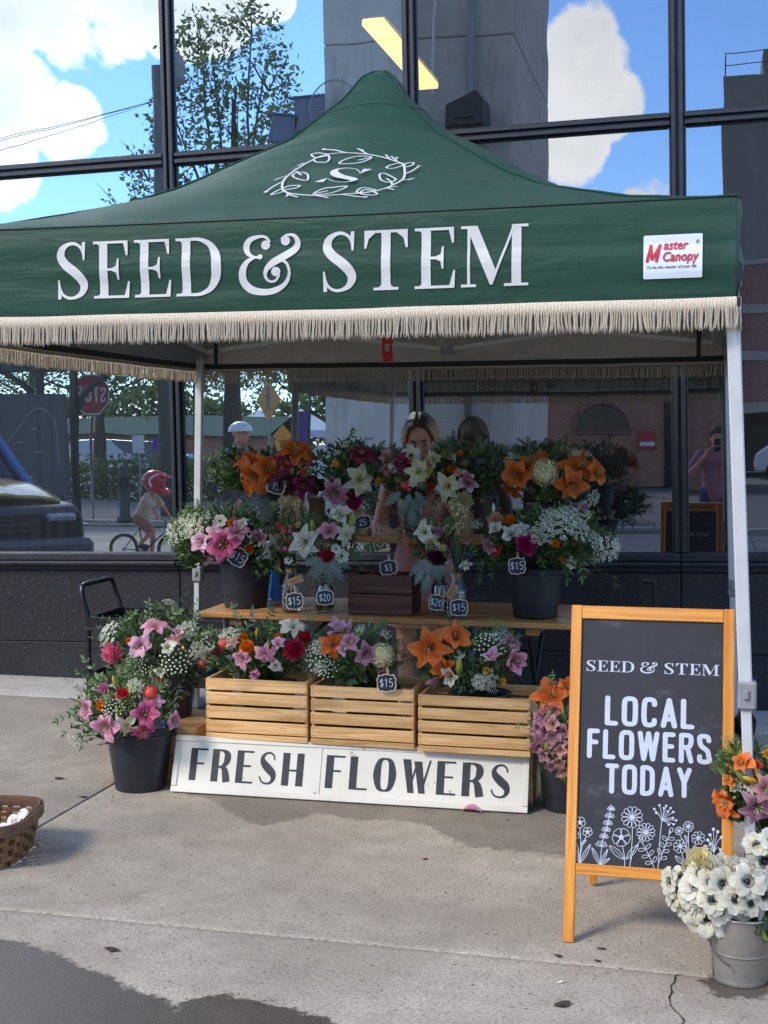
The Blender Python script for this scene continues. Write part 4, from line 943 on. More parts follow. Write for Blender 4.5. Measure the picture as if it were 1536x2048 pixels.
m_galv = galv(); mb.lathe([(0, .006), (rb-.008, .006), (rb-.001, 0), (rb+.001, .004), (rb+.0015, .012), (rb+.0012, .015), (rb+.0016, .02), (rb+(rt-rb)*.2, h*.2), (rb+(rt-rb)*.42, h*.42), (rb+(rt-rb)*.435, h*.44), (rb+(rt-rb)*.445+.0012, h*.445), (rb+(rt-rb)*.455+.0012, h*.455), (rb+(rt-rb)*.465, h*.465), (rb+(rt-rb)*.49, h*.49), (rb+(rt-rb)*.7, h*.7), (rb+(rt-rb)*.96, h*.96), (rt, h), (rt-.003, h), (rb-.002, .012), (0, .012)], 40); mb.build('body', m_galv, gb)
mb = MB(); mb.tube([(math.cos(a)*(rt+.001), math.sin(a)*(rt+.001), h) for a in [2*math.pi*k/40 for k in range(40)]], .0035, 8, closed=True); mb.build('rolled_rim', m_galv, gb)
mb = MB(); mb.tube([(math.cos(2.75)*(rb+(rt-rb)*z/h+.001), math.sin(2.75)*(rb+(rt-rb)*z/h+.001)*-1, z) for z in (.012, .06, .12, .18)], .003, 6); mb.build('seam', m_galv, gb)
mb = MB(); mb.tube(smooth([(-rt-.004, -.02, h-.02), (-rt*.95-.006, -.05, h*.75), (-rt*.80, -.072, h*.55), (-.055, -.088, h*.42), (-.03, -.096, h*.36)], 5), .0022, 6); mb.build('handle_wire', m_nail, gb)
# glass vessels
def clearglass(name, col, f):
    t = NT(name); fr = t.n('ShaderNodeFresnel', {'IOR': 1.5}); tr = t.n('ShaderNodeBsdfTransparent', {'Color': col}); g = t.n('ShaderNodeBsdfGlossy', {'Color': (.9, .9, .9), 'Roughness': .03})
    k = t.math('ADD', t.math('MULTIPLY', fr.outputs[0], .75), f); m = t.n('ShaderNodeMixShader', {0: k, 1: tr.outputs[0], 2: g.outputs[0]}); t.put(t.out.inputs[0], m.outputs[0]); return t.m
m_glass = clearglass('clear_glass', (.90, .93, .92), .03); m_wat = clearglass('vase_water', (.80, .86, .74), .02); m_stem = pmat('green_stem', (.055, .095, .022), .55, .3, 20, rand=.2)
m_twine = pmat('jute_twine', sr(170, 130, 84), .9, .2, 200); m_shell = pmat('white_shell', sr(205, 198, 188), .45, .15, 60, rand=0, island=.22); m_shell2 = pmat('grey_shell', sr(120, 108, 98), .5, .2, 60, island=.3)
def jar(label, c, r, h, group='clear glass flower jars'):
    t = thing('glass_jar', label, 'jar', c, 0, group)
    mb = MB(); mb.lathe([(0, .004), (r-.006, .004), (r, .008), (r, h*.9), (r-.004, h*.95), (r-.003, h), (r-.006, h), (r-.007, h*.94), (r-.003, h*.88), (r-.003, .012), (0, .010)], 28); mb.build('glass', m_glass, t)
    mb = MB(); mb.lathe([(0, .011), (r-.004, .012), (r-.004, h*.6), (0, h*.6)], 24); mb.build('water', m_wat, t)
    mb = MB()
    for k in range(11):
        a = rnd.uniform(0, 6.3); b = a+rnd.uniform(1.6, 3.2); mb.tube([(math.cos(a)*r*.7, math.sin(a)*r*.7, .014), (0, 0, h*.5), (math.cos(b)*r*.7, math.sin(b)*r*.7, h*1.05)], rnd.uniform(.0025, .004), 6)
    mb.build('stems', m_stem, t); return t
jar('short glass jar left of the walnut planter holding white lilies and dusty miller', tuple(at(650, 1185, 6.02)[:2])+(.741,), .046, .135)
jar('short glass jar right of the walnut planter holding cream and burgundy flowers', tuple(at(880, 1190, 6.05)[:2])+(.741,), .042, .15)
jar('tall glass jar in front of the vendor on the raised shelf', tuple(at(825, 1050, 6.55)[:2])+(1.076,), .050, .16)
def bottle(label, c, h=.235, r=.046):
    t = thing('bottle_vase', label, 'vase', c, 0, 'milk bottle vases filled with shells')
    mb = MB(); mb.lathe([(0, .003), (r-.006, .003), (r, .010), (r, h*.52), (r*.93, h*.60), (r*.62, h*.76), (r*.52, h*.84), (r*.52, h*.95), (r*.62, h*.97), (r*.62, h), (r*.5, h)], 28); mb.build('glass', m_glass, t)
    for m, nn, sd in ((m_shell, 210, 3), (m_shell2, 60, 4)):
        q = random.Random(sd); mb = MB()
        for k in range(nn):
            a = q.uniform(0, 6.283); z = q.uniform(.012, h*.54); rr = (r-.008)*(.92+.08*q.random()); e = Matrix.Rotation(q.uniform(0, 3), 3, Vector((q.random(), q.random(), q.random()+.1)).normalized())
            mb.ell((math.cos(a)*rr, math.sin(a)*rr, z), (.0075, .006, .0035), e, 6, 4)
        tag(mb.build('shells', m, t), kind='stuff')
    mb = MB()
    for k in range(4): mb.tube([(math.cos(a)*r*.57, math.sin(a)*r*.57, h*.83+k*.0045+.002*math.sin(a*2+k)) for a in [2*math.pi*j/20 for j in range(20)]], .0024, 6, closed=True)
    mb.build('twine', m_twine, t); return t
vb1 = tuple(at(582, 1200, 5.99)[:2])+(.741,); vb2 = tuple(at(913, 1215, 5.95)[:2])+(.741,)
bottle('shell filled bottle vase with a kraft tag left of the short glass jar', vb1); bottle('shell filled bottle vase with a kraft tag standing before the right hand price tags', vb2)
def hangtag(label, px, py, Y, w, h, tilt):
    c = at(px, py, Y); t = thing('kraft_tag', label, 'tag', M=Matrix.Translation(c) @ Matrix.Rotation(R(-tilt), 4, 'Y'))
    mb = MB(); mb.box((0, 0, 0), (w, .0016, h), .0004); mb.build('card', m_kraft, t)
    ink = Ink(); ink.text('Seed & Stem', -w*.34, -.004, .0165, .3); ink.stroke([(-w*.2, -h*.27), (w*.25, -h*.27)], .001, sm=False); ink.obj(lambda x, y, l: Vector((x, -.0012-l, y)), 'print', m_ink, t)
    mb = MB(); mb.tube(smooth([(-w*.45, -.001, h*.2), (-w*.5, -.003, h*.5), (-w*.5, .004, h*.9)], 4), .0012, 5); mb.build('string', m_twine, t)
hangtag('kraft paper tag tied slanting to the left shell bottle', 590, 1161, 5.935, .085, .034, 20); hangtag('kraft paper tag tied steeply to the right shell bottle', 903, 1182, 5.885, .075, .036, 60)
# kraft boxes on the shelf
def carton(label, px0, px1, py1, z1, Y, d, mat, band=False, ribs=False):
    a, b = at(px0, py1, Y), at(px1, py1, Y); w = b.x-a.x; h = z1; t = thing('kraft_box', label, 'box', ((a.x+b.x)/2, Y+d/2, 1.076))
    mb = MB(); mb.box((0, 0, h/2), (w, d, h), .003); mb.build('carton', mat, t)
    mb = MB(); mb.box((0, 0, h+.003), (w+.004, d+.004, .006), .002); mb.build('lid_flap', m_kraft, t)
    if band: mb = MB(); mb.bar((-w/2, -d/2-.002, h*.45), (w/2, -d/2-.002, h*.70), .005, .003, .001, (0, 1, 0)); mb.build('band', m_blk, t)
    if ribs:
        mb = MB()
        for k in range(12): mb.box((-w/2+w*(k+.5)/12, -d/2-.001, h/2), (w/12*.55, .004, h-.01), .001)
        mb.build('corrugation', m_kdark, t)
    if band:
        ink = Ink(); ink.stroke([(-.012, .0), (-.008, .018), (.008, .018), (.012, .0)], .0012, 4); ink.stroke([(-.02, -.004), (.02, -.004), (.016, .03), (-.016, .03)], .0009, 4, closed=True); ink.obj(lambda x, y, l: Vector((x-w*.02, -d/2-.0012-l, y+h*.70)), 'print', m_ink, t)
    return t
carton('brown kraft box with a slanting dark band beside the left shelf tin', 560, 600, 1010, .20, 6.47, .08, m_kraft, True)
carton('ribbed brown box right of the banded kraft box on the shelf', 618, 640, 1010, .19, 6.50, .07, m_kdark, False, True)
carton('kraft flower box on the shelf under the magenta dahlia', 672, 734, 1020, .125, 6.50, .10, m_kraft); carton('small kraft flower box on the shelf under the cream dahlia', 900, 940, 1020, .125, 6.50, .10, m_kraft)
# ------------------------------------------------------------------ price tags
m_chk = pmat('tag_black', (.012, .012, .013), .6, .3, 60); m_edge = pmat('tag_cream_edge', sr(214, 200, 180), .6, .08); m_pin = wood('clothespin', sr(180, 132, 92), sr(206, 160, 116), 2, .6, 60)
OUT = []
for qx, qy in ((1, 1), (1, -1), (-1, -1), (-1, 1)):
    pts = [(.30, 1.0), (.42, .86), (.68, .92), (.82, .84), (.86, .62), (1.0, .36), (.93, .16)]
    pts = [(x*qx, y*qy) for x, y in pts]; OUT += pts if qx*qy > 0 else pts[::-1]
DIG = {'$': [[(.42, .78), (.30, .88), (.12, .82), (.08, .66), (.25, .52), (.42, .38), (.36, .2), (.2, .14), (.04, .24)], [(.25, 1), (.25, 0)]], '1': [[(.12, .78), (.25, .95), (.25, .05)]],
       '5': [[(.42, .95), (.12, .95), (.10, .58), (.30, .60), (.44, .42), (.38, .16), (.2, .06), (.05, .14)]], '2': [[(.06, .74), (.14, .92), (.32, .92), (.40, .74), (.28, .45), (.04, .08), (.46, .08)]],
       '0': [[(.25, .94), (.08, .74), (.06, .3), (.22, .06), (.40, .2), (.44, .6), (.34, .88), (.25, .94)]], '3': [[(.06, .84), (.22, .95), (.38, .80), (.34, .60), (.18, .53), (.38, .42), (.42, .2), (.24, .05), (.05, .14)]]}
def price(s, label, px, py, Y, wpx, hpx, tilt=0, rz=0, pin=True):
    c = at(px, py, Y); q = ppm(c); w, h = wpx/q/2, hpx/q/2
    t = thing('price_tag', label, 'price tag', M=Matrix.Translation(c) @ Matrix.Rotation(rz, 4, 'Z') @ Matrix.Rotation(R(-tilt), 4, 'Y') @ Matrix.Rotation(R(-6), 4, 'X'), group='small scalloped chalkboard price tags')
    for nm, sc_, y0, y1, m in (('cream_edge', 1.0, -.001, .0025, m_edge), ('chalk_face', .90, -.0022, .0, m_chk)):
        mb = MB(); n = len(OUT); vs = [(x*w*sc_, y0, z*h*sc_) for x, z in OUT]+[(x*w*sc_, y1, z*h*sc_) for x, z in OUT]
        tris = tessellate_polygon([[Vector((x, z, 0)) for x, z in OUT]]); fs = [tuple(f) for f in tris]+[tuple(i+n for i in f[::-1]) for f in tris]+[(i, (i+1) % n, n+(i+1) % n, n+i) for i in range(n)]
        mb.add(vs, fs); mb.build(nm, m, t)
    ink = Ink(); k = h*.95; W = len(s)*.56*k-.06*k
    for i, chh in enumerate(s):
        for st in DIG[chh]: ink.stroke([(-W/2+i*.56*k+x*k, -k*.5+y*k) for x, y in st], h*.10, 4, round_=False)
    ink.obj(lambda x, y, l: Vector((x, -.0028-l, y)), 'price', m_chalk, t)
    if pin: piece('clothespin', t, (w*.12, .006, h*.95), (.010, .010, .055), m_pin, .001)
    return t
price('15', 'price tag clipped to the left shelf tin in front of orange lilies', 552, 973, 6.42, 40, 30, -14); price('25', 'price tag reading 25 at the kraft box left of the vendor', 726, 1045, 6.44, 36, 28, 10)
price('$15', 'price tag hung askew on the left table tin', 476, 1114, 5.965, 40, 38, -30); price('$15', 'price tag reading 15 at the foot of the left shell bottle', 589, 1202, 5.90, 38, 34, 6); price('$20', 'price tag reading 20 at the foot of the left glass jar', 650, 1195, 5.91, 38, 31, 3)
price('$3', 'price tag reading 3 standing above the walnut planter', 777, 1135, 6.02, 38, 30, 8); price('$20', 'price tag tilted at the foot of the right glass jar', 873, 1205, 5.90, 32, 32, -8); price('$15', 'price tag reading 15 at the foot of the right shell bottle', 918, 1215, 5.85, 38, 34, 2)
price('$15', 'price tag clipped to the rim of the right table tin', 1034, 1132, 5.93, 36, 34, 4); price('$15', 'price tag clipped to the middle pine crate', 773, 1366, 5.425, 42, 36, 4)

# ------------------------------------------------------------------ woven basket with painted ornaments
bs = thing('woven_basket', 'brown woven splint basket on the pavement at the left edge', 'basket', (-2.735, 4.36, 0), R(11))
m_spl = wood('basket_splint', sr(84, 56, 28), sr(132, 94, 52), 0, .5, 30, .4, 0, .2); m_rim = wood('basket_rim', sr(78, 54, 38), sr(118, 86, 62), 0, .55, 24, .35); m_upr = wood('basket_upright', sr(50, 32, 20), sr(84, 54, 32), 2, .55, 30)
BXa, BYa, BZ, BRr = .262, .215, .172, .10
def rr_pt(u, sc_=1.0, off=0):       # rounded rectangle, u in 0..1
    a = u*2*math.pi; n_ = 4.2; c, s = math.cos(a), math.sin(a); r = (abs(c/BXa)**n_+abs(s/BYa)**n_)**(-1/n_)
    return Vector((c*(r*sc_+off), s*(r*sc_+off), 0))
NU = 34
for row in range(6):
    z = .018+row*.0205; mb = MB(); n = NU*4; sc_ = .86+.14*z/BZ; vs = []
    for i in range(n):
        u = i/n; off = .0042*math.cos(math.pi*(u*NU+row)); p = rr_pt(u, sc_, off)
        for dz, o2 in ((-.0085, 0), (-.0085, .002), (.0085, .002), (.0085, 0)): q = rr_pt(u, sc_, off+o2); vs.append((q.x, q.y, z+dz))
    fs = [(i*4+k, ((i+1) % n)*4+k, ((i+1) % n)*4+(k+1) % 4, i*4+(k+1) % 4) for i in range(n) for k in range(4)]
    mb.add(vs, fs, 0, False); mb.build('weaver', m_spl, bs)
for k in range(NU):
    u = (k+.0)/NU; mb = MB(); p0, p1 = rr_pt(u, .86), rr_pt(u, 1.0); p0.z = .004; p1.z = BZ-.02; tg = (rr_pt(u+.004)-rr_pt(u-.004)).normalized(); mb.bar(p0, p1, .0215, .0022, .0005, tg.cross(Vector((0, 0, 1)))); mb.build('upright', m_upr, bs)
for nm, off, z0, z1 in (('outer_rim', .0058, BZ-.040, BZ), ('inner_rim', -.0075, BZ-.034, BZ-.002)):
    n = 96; vs = []
    for i in range(n):
        for dz, o2 in ((z0, 0), (z0, .0045), (z1, .0045), (z1, 0)): q = rr_pt(i/n, 1.0, off+o2); vs.append((q.x, q.y, dz))
    mb = MB(); mb.add(vs, [(i*4+k, ((i+1) % n)*4+k, ((i+1) % n)*4+(k+1) % 4, i*4+(k+1) % 4) for i in range(n) for k in range(4)]); mb.build(nm, m_rim, bs)
mb = MB(); mb.lathe([(0, .004), (1, .004), (1, .008), (0, .008)], 40); mb.xf(Matrix.Scale(BXa*.86, 4, (1, 0, 0)) @ Matrix.Scale(BYa*.86, 4, (0, 1, 0))); mb.build('base', m_upr, bs)
m_cer = pmat('cream_ceramic', sr(226, 220, 206), .22, .04, 20, spec=.5); m_pk = pmat('painted_pink', sr(196, 150, 150), .3); m_gn = pmat('painted_green', sr(92, 96, 52), .3)
def ornament(label, px, py, Y, w, tilt, flower):
    t = thing('ceramic_heart', label, 'ornament', M=Matrix.Translation(at(px, py, Y)) @ Matrix.Rotation(R(-tilt), 4, 'Y') @ Matrix.Rotation(R(-38), 4, 'X'), group='painted ceramic hearts in the basket')
    mb = MB(); hp = []
    for k in range(40):
        a = 2*math.pi*k/40; hp.append((w*.058*16*math.sin(a)**3/.93, w*.058*(13*math.cos(a)-5*math.cos(2*a)-2*math.cos(3*a)-math.cos(4*a))))
    n = 40; vs = [(x*.93, -.007, y*.93) for x, y in hp]+[(x, -.003, y) for x, y in hp]+[(x, .006, y) for x, y in hp]
    fs = [tuple(range(n)), tuple(range(3*n-1, 2*n-1, -1))]+[(r_*n+i, r_*n+(i+1) % n, (r_+1)*n+(i+1) % n, (r_+1)*n+i) for r_ in (0, 1) for i in range(n)]
    mb.add(vs, fs); mb.build('plaque', m_cer, t)
    if flower:
        ink = Ink()
        for k in range(5): a = 2*math.pi*k/5; ink.dot((-.012+.010*math.cos(a), -.006+.010*math.sin(a)), .0075, 9)
        ink.obj(lambda x, y, l: Vector((x, -.0076-l, y)), 'painted_flower', m_pk, t); ink = Ink(); ink.lay = 8
        ink.stroke([(.0, .002), (.012, .02), (.02, .034)], .002, 4); ink.stroke([(.012, .02), (.004, .028)], .0035, 3); ink.stroke([(.016, .026), (.026, .022)], .0035, 3); ink.stroke([(-.024, .0), (-.02, .024)], .002, 3); ink.dot((.022, -.012), .005, 8)
        ink.obj(lambda x, y, l: Vector((x, -.0076-l, y)), 'painted_leaf', m_gn, t)
ornament('cream ceramic heart with a painted pink flower propped at the basket corner', 36, 1640, 4.37, .050, 30, True); ornament('plain bluish ceramic heart lying left of the flowered one in the basket', -6, 1658, 4.34, .050, -20, False)

# ------------------------------------------------------------------ black utility cart, trolley, sandbag
ct = thing('utility_cart', 'black tubular utility cart parked against the granite wall at left', 'cart', (-3.0, 6.95, 0)); cw_, cdp = .86, .46
m_gcart = pmat('black_gloss_tube', (.010, .010, .012), .28, .2, 10)
for sx in (-1, 1):
    for sy in (-1, 1):
        if sx > 0: mb = MB(); mb.tube([(.40, sy*.21, .07), (.40, sy*.21, .60)], .014, 10); mb.build('post', m_gcart, ct)
        mb = MB(); mb.lathe([(0, -.012), (.04, -.012), (.045, 0), (.04, .012), (0, .012)], 16); mb.xf(Matrix.Translation((sx*.40, sy*.21, .046)) @ Matrix.Rotation(R(90), 4, 'X')); mb.build('caster', m_steel, ct)
for sy in (-1, 1): mb = MB(); mb.tube(smooth([(-.42, sy*.21, .07), (-.42, sy*.21, .50), (-.425, sy*.21, .585), (-.45, sy*.21, .66), (-.465, sy*.19, .73), (-.465, sy*.15, .748), (-.465, 0, .75)], 6), .0155, 10); mb.build('handle', m_gcart, ct)
for z in (.52, .20):
    mb = MB(); mb.box((0, 0, z), (cw_-.03, cdp-.03, .008), .002)
    for sy in (-1, 1): mb.box((0, sy*(cdp/2-.012), z+.025), (cw_-.02, .010, .058), .003)
    for sx in (-1, 1): mb.box((sx*(cw_/2-.012), 0, z+.025), (.010, cdp-.04, .058), .003)
    mb.build('tray', m_gcart, ct)
tr_ = thing('luggage_trolley', 'black folding luggage trolley with its handle rising behind the chalkboard', 'trolley', (-.355, 7.45, 0))
mb = MB(); mb.tube(smooth([(-.034, 0, .30), (-.034, 0, .72), (-.03, 0, .765), (0, 0, .778), (.03, 0, .765), (.034, 0, .72), (.034, 0, .30)], 6), .0085, 8); mb.build('handle', m_gcart, tr_)
mb = MB(); mb.box((0, 0, .775), (.075, .03, .026), .01); mb.build('grip', m_steel, tr_)
mb = MB(); mb.box((0, .0, .20), (.30, .16, .30), .02); mb.box((0, -.08, .06), (.30, .18, .02), .004); mb.build('bag', m_blk, tr_)
for s in (-1, 1): mb = MB(); mb.lathe([(0, -.01), (.05, -.01), (.055, 0), (.05, .01), (0, .01)], 16); mb.xf(Matrix.Translation((s*.16, .05, .056)) @ Matrix.Rotation(R(90), 4, 'Y')); mb.build('wheel', m_steel, tr_)
sb = thing('sandbag', 'black sandbag weight wrapped round the rear right canopy leg', 'sandbag', (.09, 6.97, 0))
for s in (-1, 1):
    mb = MB(); mb.grid(lambda u, v_: Vector((s*(.075)+.055*math.sin(math.pi*v_)*math.cos(2*math.pi*u)*(1+.15*noise.noise(Vector((u*4, v_*4, s)))), .10*math.sin(math.pi*v_)*math.sin(2*math.pi*u), .012+.16*(1-math.cos(math.pi*v_))/2)), 20, 12); mb.build('pouch', m_blk, sb)
mb = MB(); mb.box((0, 0, .12), (.09, .03, .03), .005); mb.build('strap', m_black, sb)
bb = thing('blue_bag', 'crumpled blue plastic bag on the table behind the left tin', 'bag', tuple(at(548, 1190, 6.42)[:2])+(.741,)); m_blue = pmat('blue_plastic', sr(36, 92, 150), .3, .3, 14, bump=.5, bscale=20)
mb = MB(); mb.grid(lambda u, v_: Vector((.045*(1-.5*v_)*math.cos(2*math.pi*u)*(1+.4*noise.noise(Vector((math.cos(6.28*u)*2, math.sin(6.28*u)*2, v_*3)))), .03*(1-.5*v_)*math.sin(2*math.pi*u), .17*v_+.01*math.sin(u*20))), 24, 10); mb.build('bag_skin', m_blue, bb)
# ------------------------------------------------------------------ flowers
PM = {}
def pm(n, base, mid, tip, spots=None, rib=None, trans=.28): PM[n] = petal_mat('petal_'+n, sr(*base), sr(*mid), sr(*tip), sr(*spots) if spots else None, sr(*rib) if rib else None, trans)
pm('orange', (206, 84, 22), (232, 116, 44), (240, 148, 84), (120, 30, 20), (222, 96, 24)); pm('pink', (240, 210, 196), (224, 152, 178), (238, 190, 204), (170, 60, 90), (206, 96, 140))
pm('hotpink', (236, 176, 172), (204, 92, 134), (222, 130, 166), (130, 20, 60), (168, 36, 84)); pm('pale', (238, 226, 200), (236, 178, 204), (244, 206, 222), None, (220, 150, 184))
pm('white', (222, 222, 150), (240, 236, 218), (246, 244, 232), None, (214, 212, 168), .32); pm('cream', (226, 214, 130), (240, 230, 190), (244, 238, 214), None, (222, 206, 140), .32)
pm('star', (150, 40, 84), (206, 130, 150), (244, 232, 224), (130, 20, 60), (160, 50, 90)); pm('burg', (90, 20, 40), (140, 34, 76), (176, 64, 104), (60, 10, 24), (92, 18, 48))
pm('mauve', (190, 146, 132), (180, 122, 144), (208, 164, 176), None, (158, 80, 116)); pm('dusty', (206, 170, 150), (200, 136, 138), (222, 176, 172), None, (180, 110, 120))
pm('dark', (50, 14, 26), (92, 32, 54), (120, 58, 78)); pm('crimson', (150, 10, 40), (196, 34, 74), (222, 92, 120)); pm('red', (150, 14, 24), (204, 40, 54), (226, 90, 90)); pm('magenta', (130, 8, 70), (190, 30, 110), (226, 92, 150))
pm('dpink', (246, 214, 120), (240, 130, 160), (246, 168, 190)); pm('peach', (236, 160, 110), (240, 190, 150), (246, 214, 184)); pm('dcream', (238, 220, 120), (244, 232, 176), (246, 240, 206)); pm('marigold', (226, 100, 10), (246, 132, 16), (250, 156, 40))
pm('coral', (220, 60, 40), (240, 92, 70), (246, 132, 106)); pm('yellow', (226, 160, 30), (240, 196, 66), (246, 214, 110)); pm('anem', (214, 214, 190), (236, 231, 210), (242, 238, 222), None, (220, 212, 196), .35); pm('bud', (150, 166, 60), (176, 188, 84), (206, 206, 130))
pm('purple', (110, 60, 120), (146, 100, 168), (180, 140, 196)); pm('blue', (70, 80, 140), (110, 124, 190), (150, 160, 214))
m_anth = pmat('anther_brown', (.10, .030, .012), .8, .3, 90); m_fil = pmat('filament_green', (.32, .36, .14), .5, .2); m_eye = pmat('anemone_eye', (.010, .008, .016), .55, .3, 80); m_eye2 = pmat('anemone_ring', (.05, .055, .03), .6, .3, 80)
def leafmat(n, c, isl=.35, tr=.25, rough=.42): return pmat('leaf_'+n, c, rough, .22, 40, 3, 0, None, 0, .4, 0, isl, (1, 1, 1), tr)
LM = {'dark': leafmat('dark', (.048, .090, .032)), 'mid': leafmat('mid', (.080, .135, .042)), 'light': leafmat('light', (.14, .20, .075)), 'lime': leafmat('lime', (.19, .25, .05)), 'silver': pmat('leaf_silver', (.20, .245, .205), .75, .2, 50, 4, .3, 200, rand=.15, trans=.12), 'pale': leafmat('pale', (.17, .215, .115))}
m_tiny = pmat('tiny_white_floret', sr(226, 230, 206), .6, .12, 60, island=.12, trans=.2); m_tinyg = pmat('tiny_green_floret', (.20, .27, .06), .6, .2, 60, island=.25, trans=.2); m_hyd = pmat('cream_floret', sr(226, 216, 168), .55, .15, 60, island=.16, trans=.25)
m_dry = pmat('dried_bloom', sr(206, 188, 140), .8, .2, 60, island=.3); m_straw = pmat('straw_stem', sr(120, 104, 60), .8, .25, 60, island=.2); m_tan = pmat('tan_bloom', sr(176, 140, 100), .8, .2, 60, island=.3); m_redb = pmat('red_bloom', sr(200, 60, 54), .6, .2, 60, island=.25); m_pinkb = pmat('pink_bloom', sr(196, 92, 130), .6, .2, 60, island=.25); m_blueb = pmat('thistle_blue', sr(110, 120, 160), .7, .2, 60, island=.25); m_purb = pmat('purple_bloom', sr(140, 96, 166), .7, .2, 60, island=.25); m_mauveb = pmat('mauve_bloom', sr(168, 110, 120), .7, .2, 60, island=.3)
def petalme(name, mat, prof, wprof, W, cup=.25, ruf=.03, nu=8, nv=4, seed=0):
    mb = MB(); vs = []; fs = []; uv = []
    for i in range(nu+1):
        t = i/nu; r, z = prof(t); w = wprof(t)*W
        for j in range(nv+1):
            v = j/nv*2-1; x = Vector((r, v*w/2, z)); x.z += cup*v*v*w*.5*(1-.4*t)+ruf*noise.noise(Vector((t*3+seed*7, v*2.2, seed)))*t*(1+abs(v)*1.6); x.x += .5*ruf*noise.noise(Vector((t*4, v*3, seed+9)))*abs(v); vs.append(x); uv.append((t, j/nv))
    k = nv+1
    for i in range(nu):
        for j in range(nv): fs.append((i*k+j, (i+1)*k+j, (i+1)*k+j+1, i*k+j+1))
    mb.add(vs, fs, 0, True, uv); return mb.mesh(name, mat)
W_L = lambda t: math.sin(math.pi*min(1, (t*.93+.05))**1.06)**.70+.02
SHAPE = {'open': (lambda t: (.03+.40*t+.54*t**2.2, .92*t-.86*t**2.7), .66), 'half': (lambda t: (.03+.42*t+.36*t**2.4, 1.0*t-.58*t**3.2), .66), 'cup': (lambda t: (.03+.52*t+.16*t**4, 1.0*t-.18*t**4), .56), 'flat': (lambda t: (.03+1.0*t, .30*t-.34*t**2.2), .60)}
_pc = {}
def lilypetal(col, shape, k):
    key = (col, shape, k)
    if key not in _pc:
        pr, W = SHAPE[shape]; kk = (.92, .04, 1.0) if k < 2 else (1.04, .0, .80)
        _pc[key] = petalme('petal', PM[col], (lambda t, pr=pr, kk=kk: (pr(t)[0]*kk[0], pr(t)[1]*kk[0]+kk[1]*t)), W_L, W*kk[2]*(1.15 if k % 2 else 1), .22, .12, seed=k*3+len(col))
    return _pc[key]
def stamens():
    mb = MB()
    for k in range(6):
        a = 2*math.pi*k/6+.3; d = Vector((math.cos(a), math.sin(a), 0)); e = d*.24+Vector((0, 0, .62)); mb.tube([Vector((0, 0, .02)), d*.08+Vector((0, 0, .35)), e], .014, 5, mi=0); mb.ell(e, (.06, .022, .022), Matrix.Rotation(a+1.2, 3, 'Z'), 6, 4, mi=1)
    mb.tube([Vector((0, 0, .0)), Vector((.03, 0, .4)), Vector((.08, .02, .74))], .020, 6); mb.ell((.08, .02, .75), (.035, .035, .022), None, 6, 4); mb.tube([Vector((0, 0, -.3)), Vector((0, 0, .05))], .05, 6); return mb.mesh('lily', [m_fil, m_anth])
ME_ST = stamens()
def budme(col):
    mb = MB()
    for k in range(3):
        def f(u, v, k=k):
            a = (k+u)*2*math.pi/3; r = .30*math.sin(math.pi*min(1, v*.92+.05))**.8*(1-.10*abs(math.sin(math.pi*u-math.pi/2))**8); return Vector((r*math.cos(a), r*math.sin(a), -.9+2.0*v))
        mb.grid(f, 5, 9, uv=True)
        for i in range(len(mb.v)-60, len(mb.v)): u, v = mb.uv[i]; mb.uv[i] = (v, u)
    mb.tube([(0, 0, -1.8), (0, 0, -.85)], .06, 6); return mb.mesh('lily_bud', PM[col])
def dahliame(name, col, n=64, cupk=1.0, ruf=.03, wid=.34, lo=-.20, flat=.5):
    mb = MB(); q = random.Random(n)
    for i in range(n):
        f = (i+.5)/n; a = i*2.39996; el = lo+(1.45-lo)*(f**1.0) if cupk > 0 else f; el = lo+(1.42-lo)*f; ln = (1.0-.55*f)*q.uniform(.93, 1.05); w = wid*(1-.35*f); base = Vector((0, 0, .02+flat*f*.6)); d = Vector((math.cos(a)*math.cos(el), math.sin(a)*math.cos(el), math.sin(el))); s = Vector((-math.sin(a), math.cos(a), 0)); up = d.cross(s)*-1
        if up.z < 0: up = -up
        vs = []; uv = []
        for r_ in range(5):
            t = r_/4; ww = w*(.35, .8, 1.0, .85, .18)[r_]
            for c in (-1, 0, 1):
                vs.append(base+d*(ln*(.12+.88*t))+s*(c*ww/2)+up*(abs(c)*.10*(1-t*.3)+.20*cupk*t*t*(1-f)-(.05 if c == 0 else 0)+ruf*q.uniform(-1, 1))); uv.append((t*(1-.6*f)+.0, (c+1)/2))
        mb.add(vs, [(r_*3+c, (r_+1)*3+c, (r_+1)*3+c+1, r_*3+c+1) for r_ in range(4) for c in range(2)], 0, True, uv)
    mb.tube([(0, 0, -.8), (0, 0, .02)], .06, 6); return mb.mesh(name, PM[col])
def floret(mb, p, d, r, n=5, mi=0):
    s = d.orthogonal().normalized(); u = d.cross(s); a0 = rnd.uniform(0, 6)
    vs = [p]
    for k in range(n*2):
        a = a0+math.pi*k/n; q = r if k % 2 == 0 else r*.45; vs.append(p+(s*math.cos(a)+u*math.sin(a))*q+d*(r*.25 if k % 2 == 0 else 0))
    mb.add(vs, [(0, 1+k, 1+(k+1) % (n*2)) for k in range(n*2)], mi)
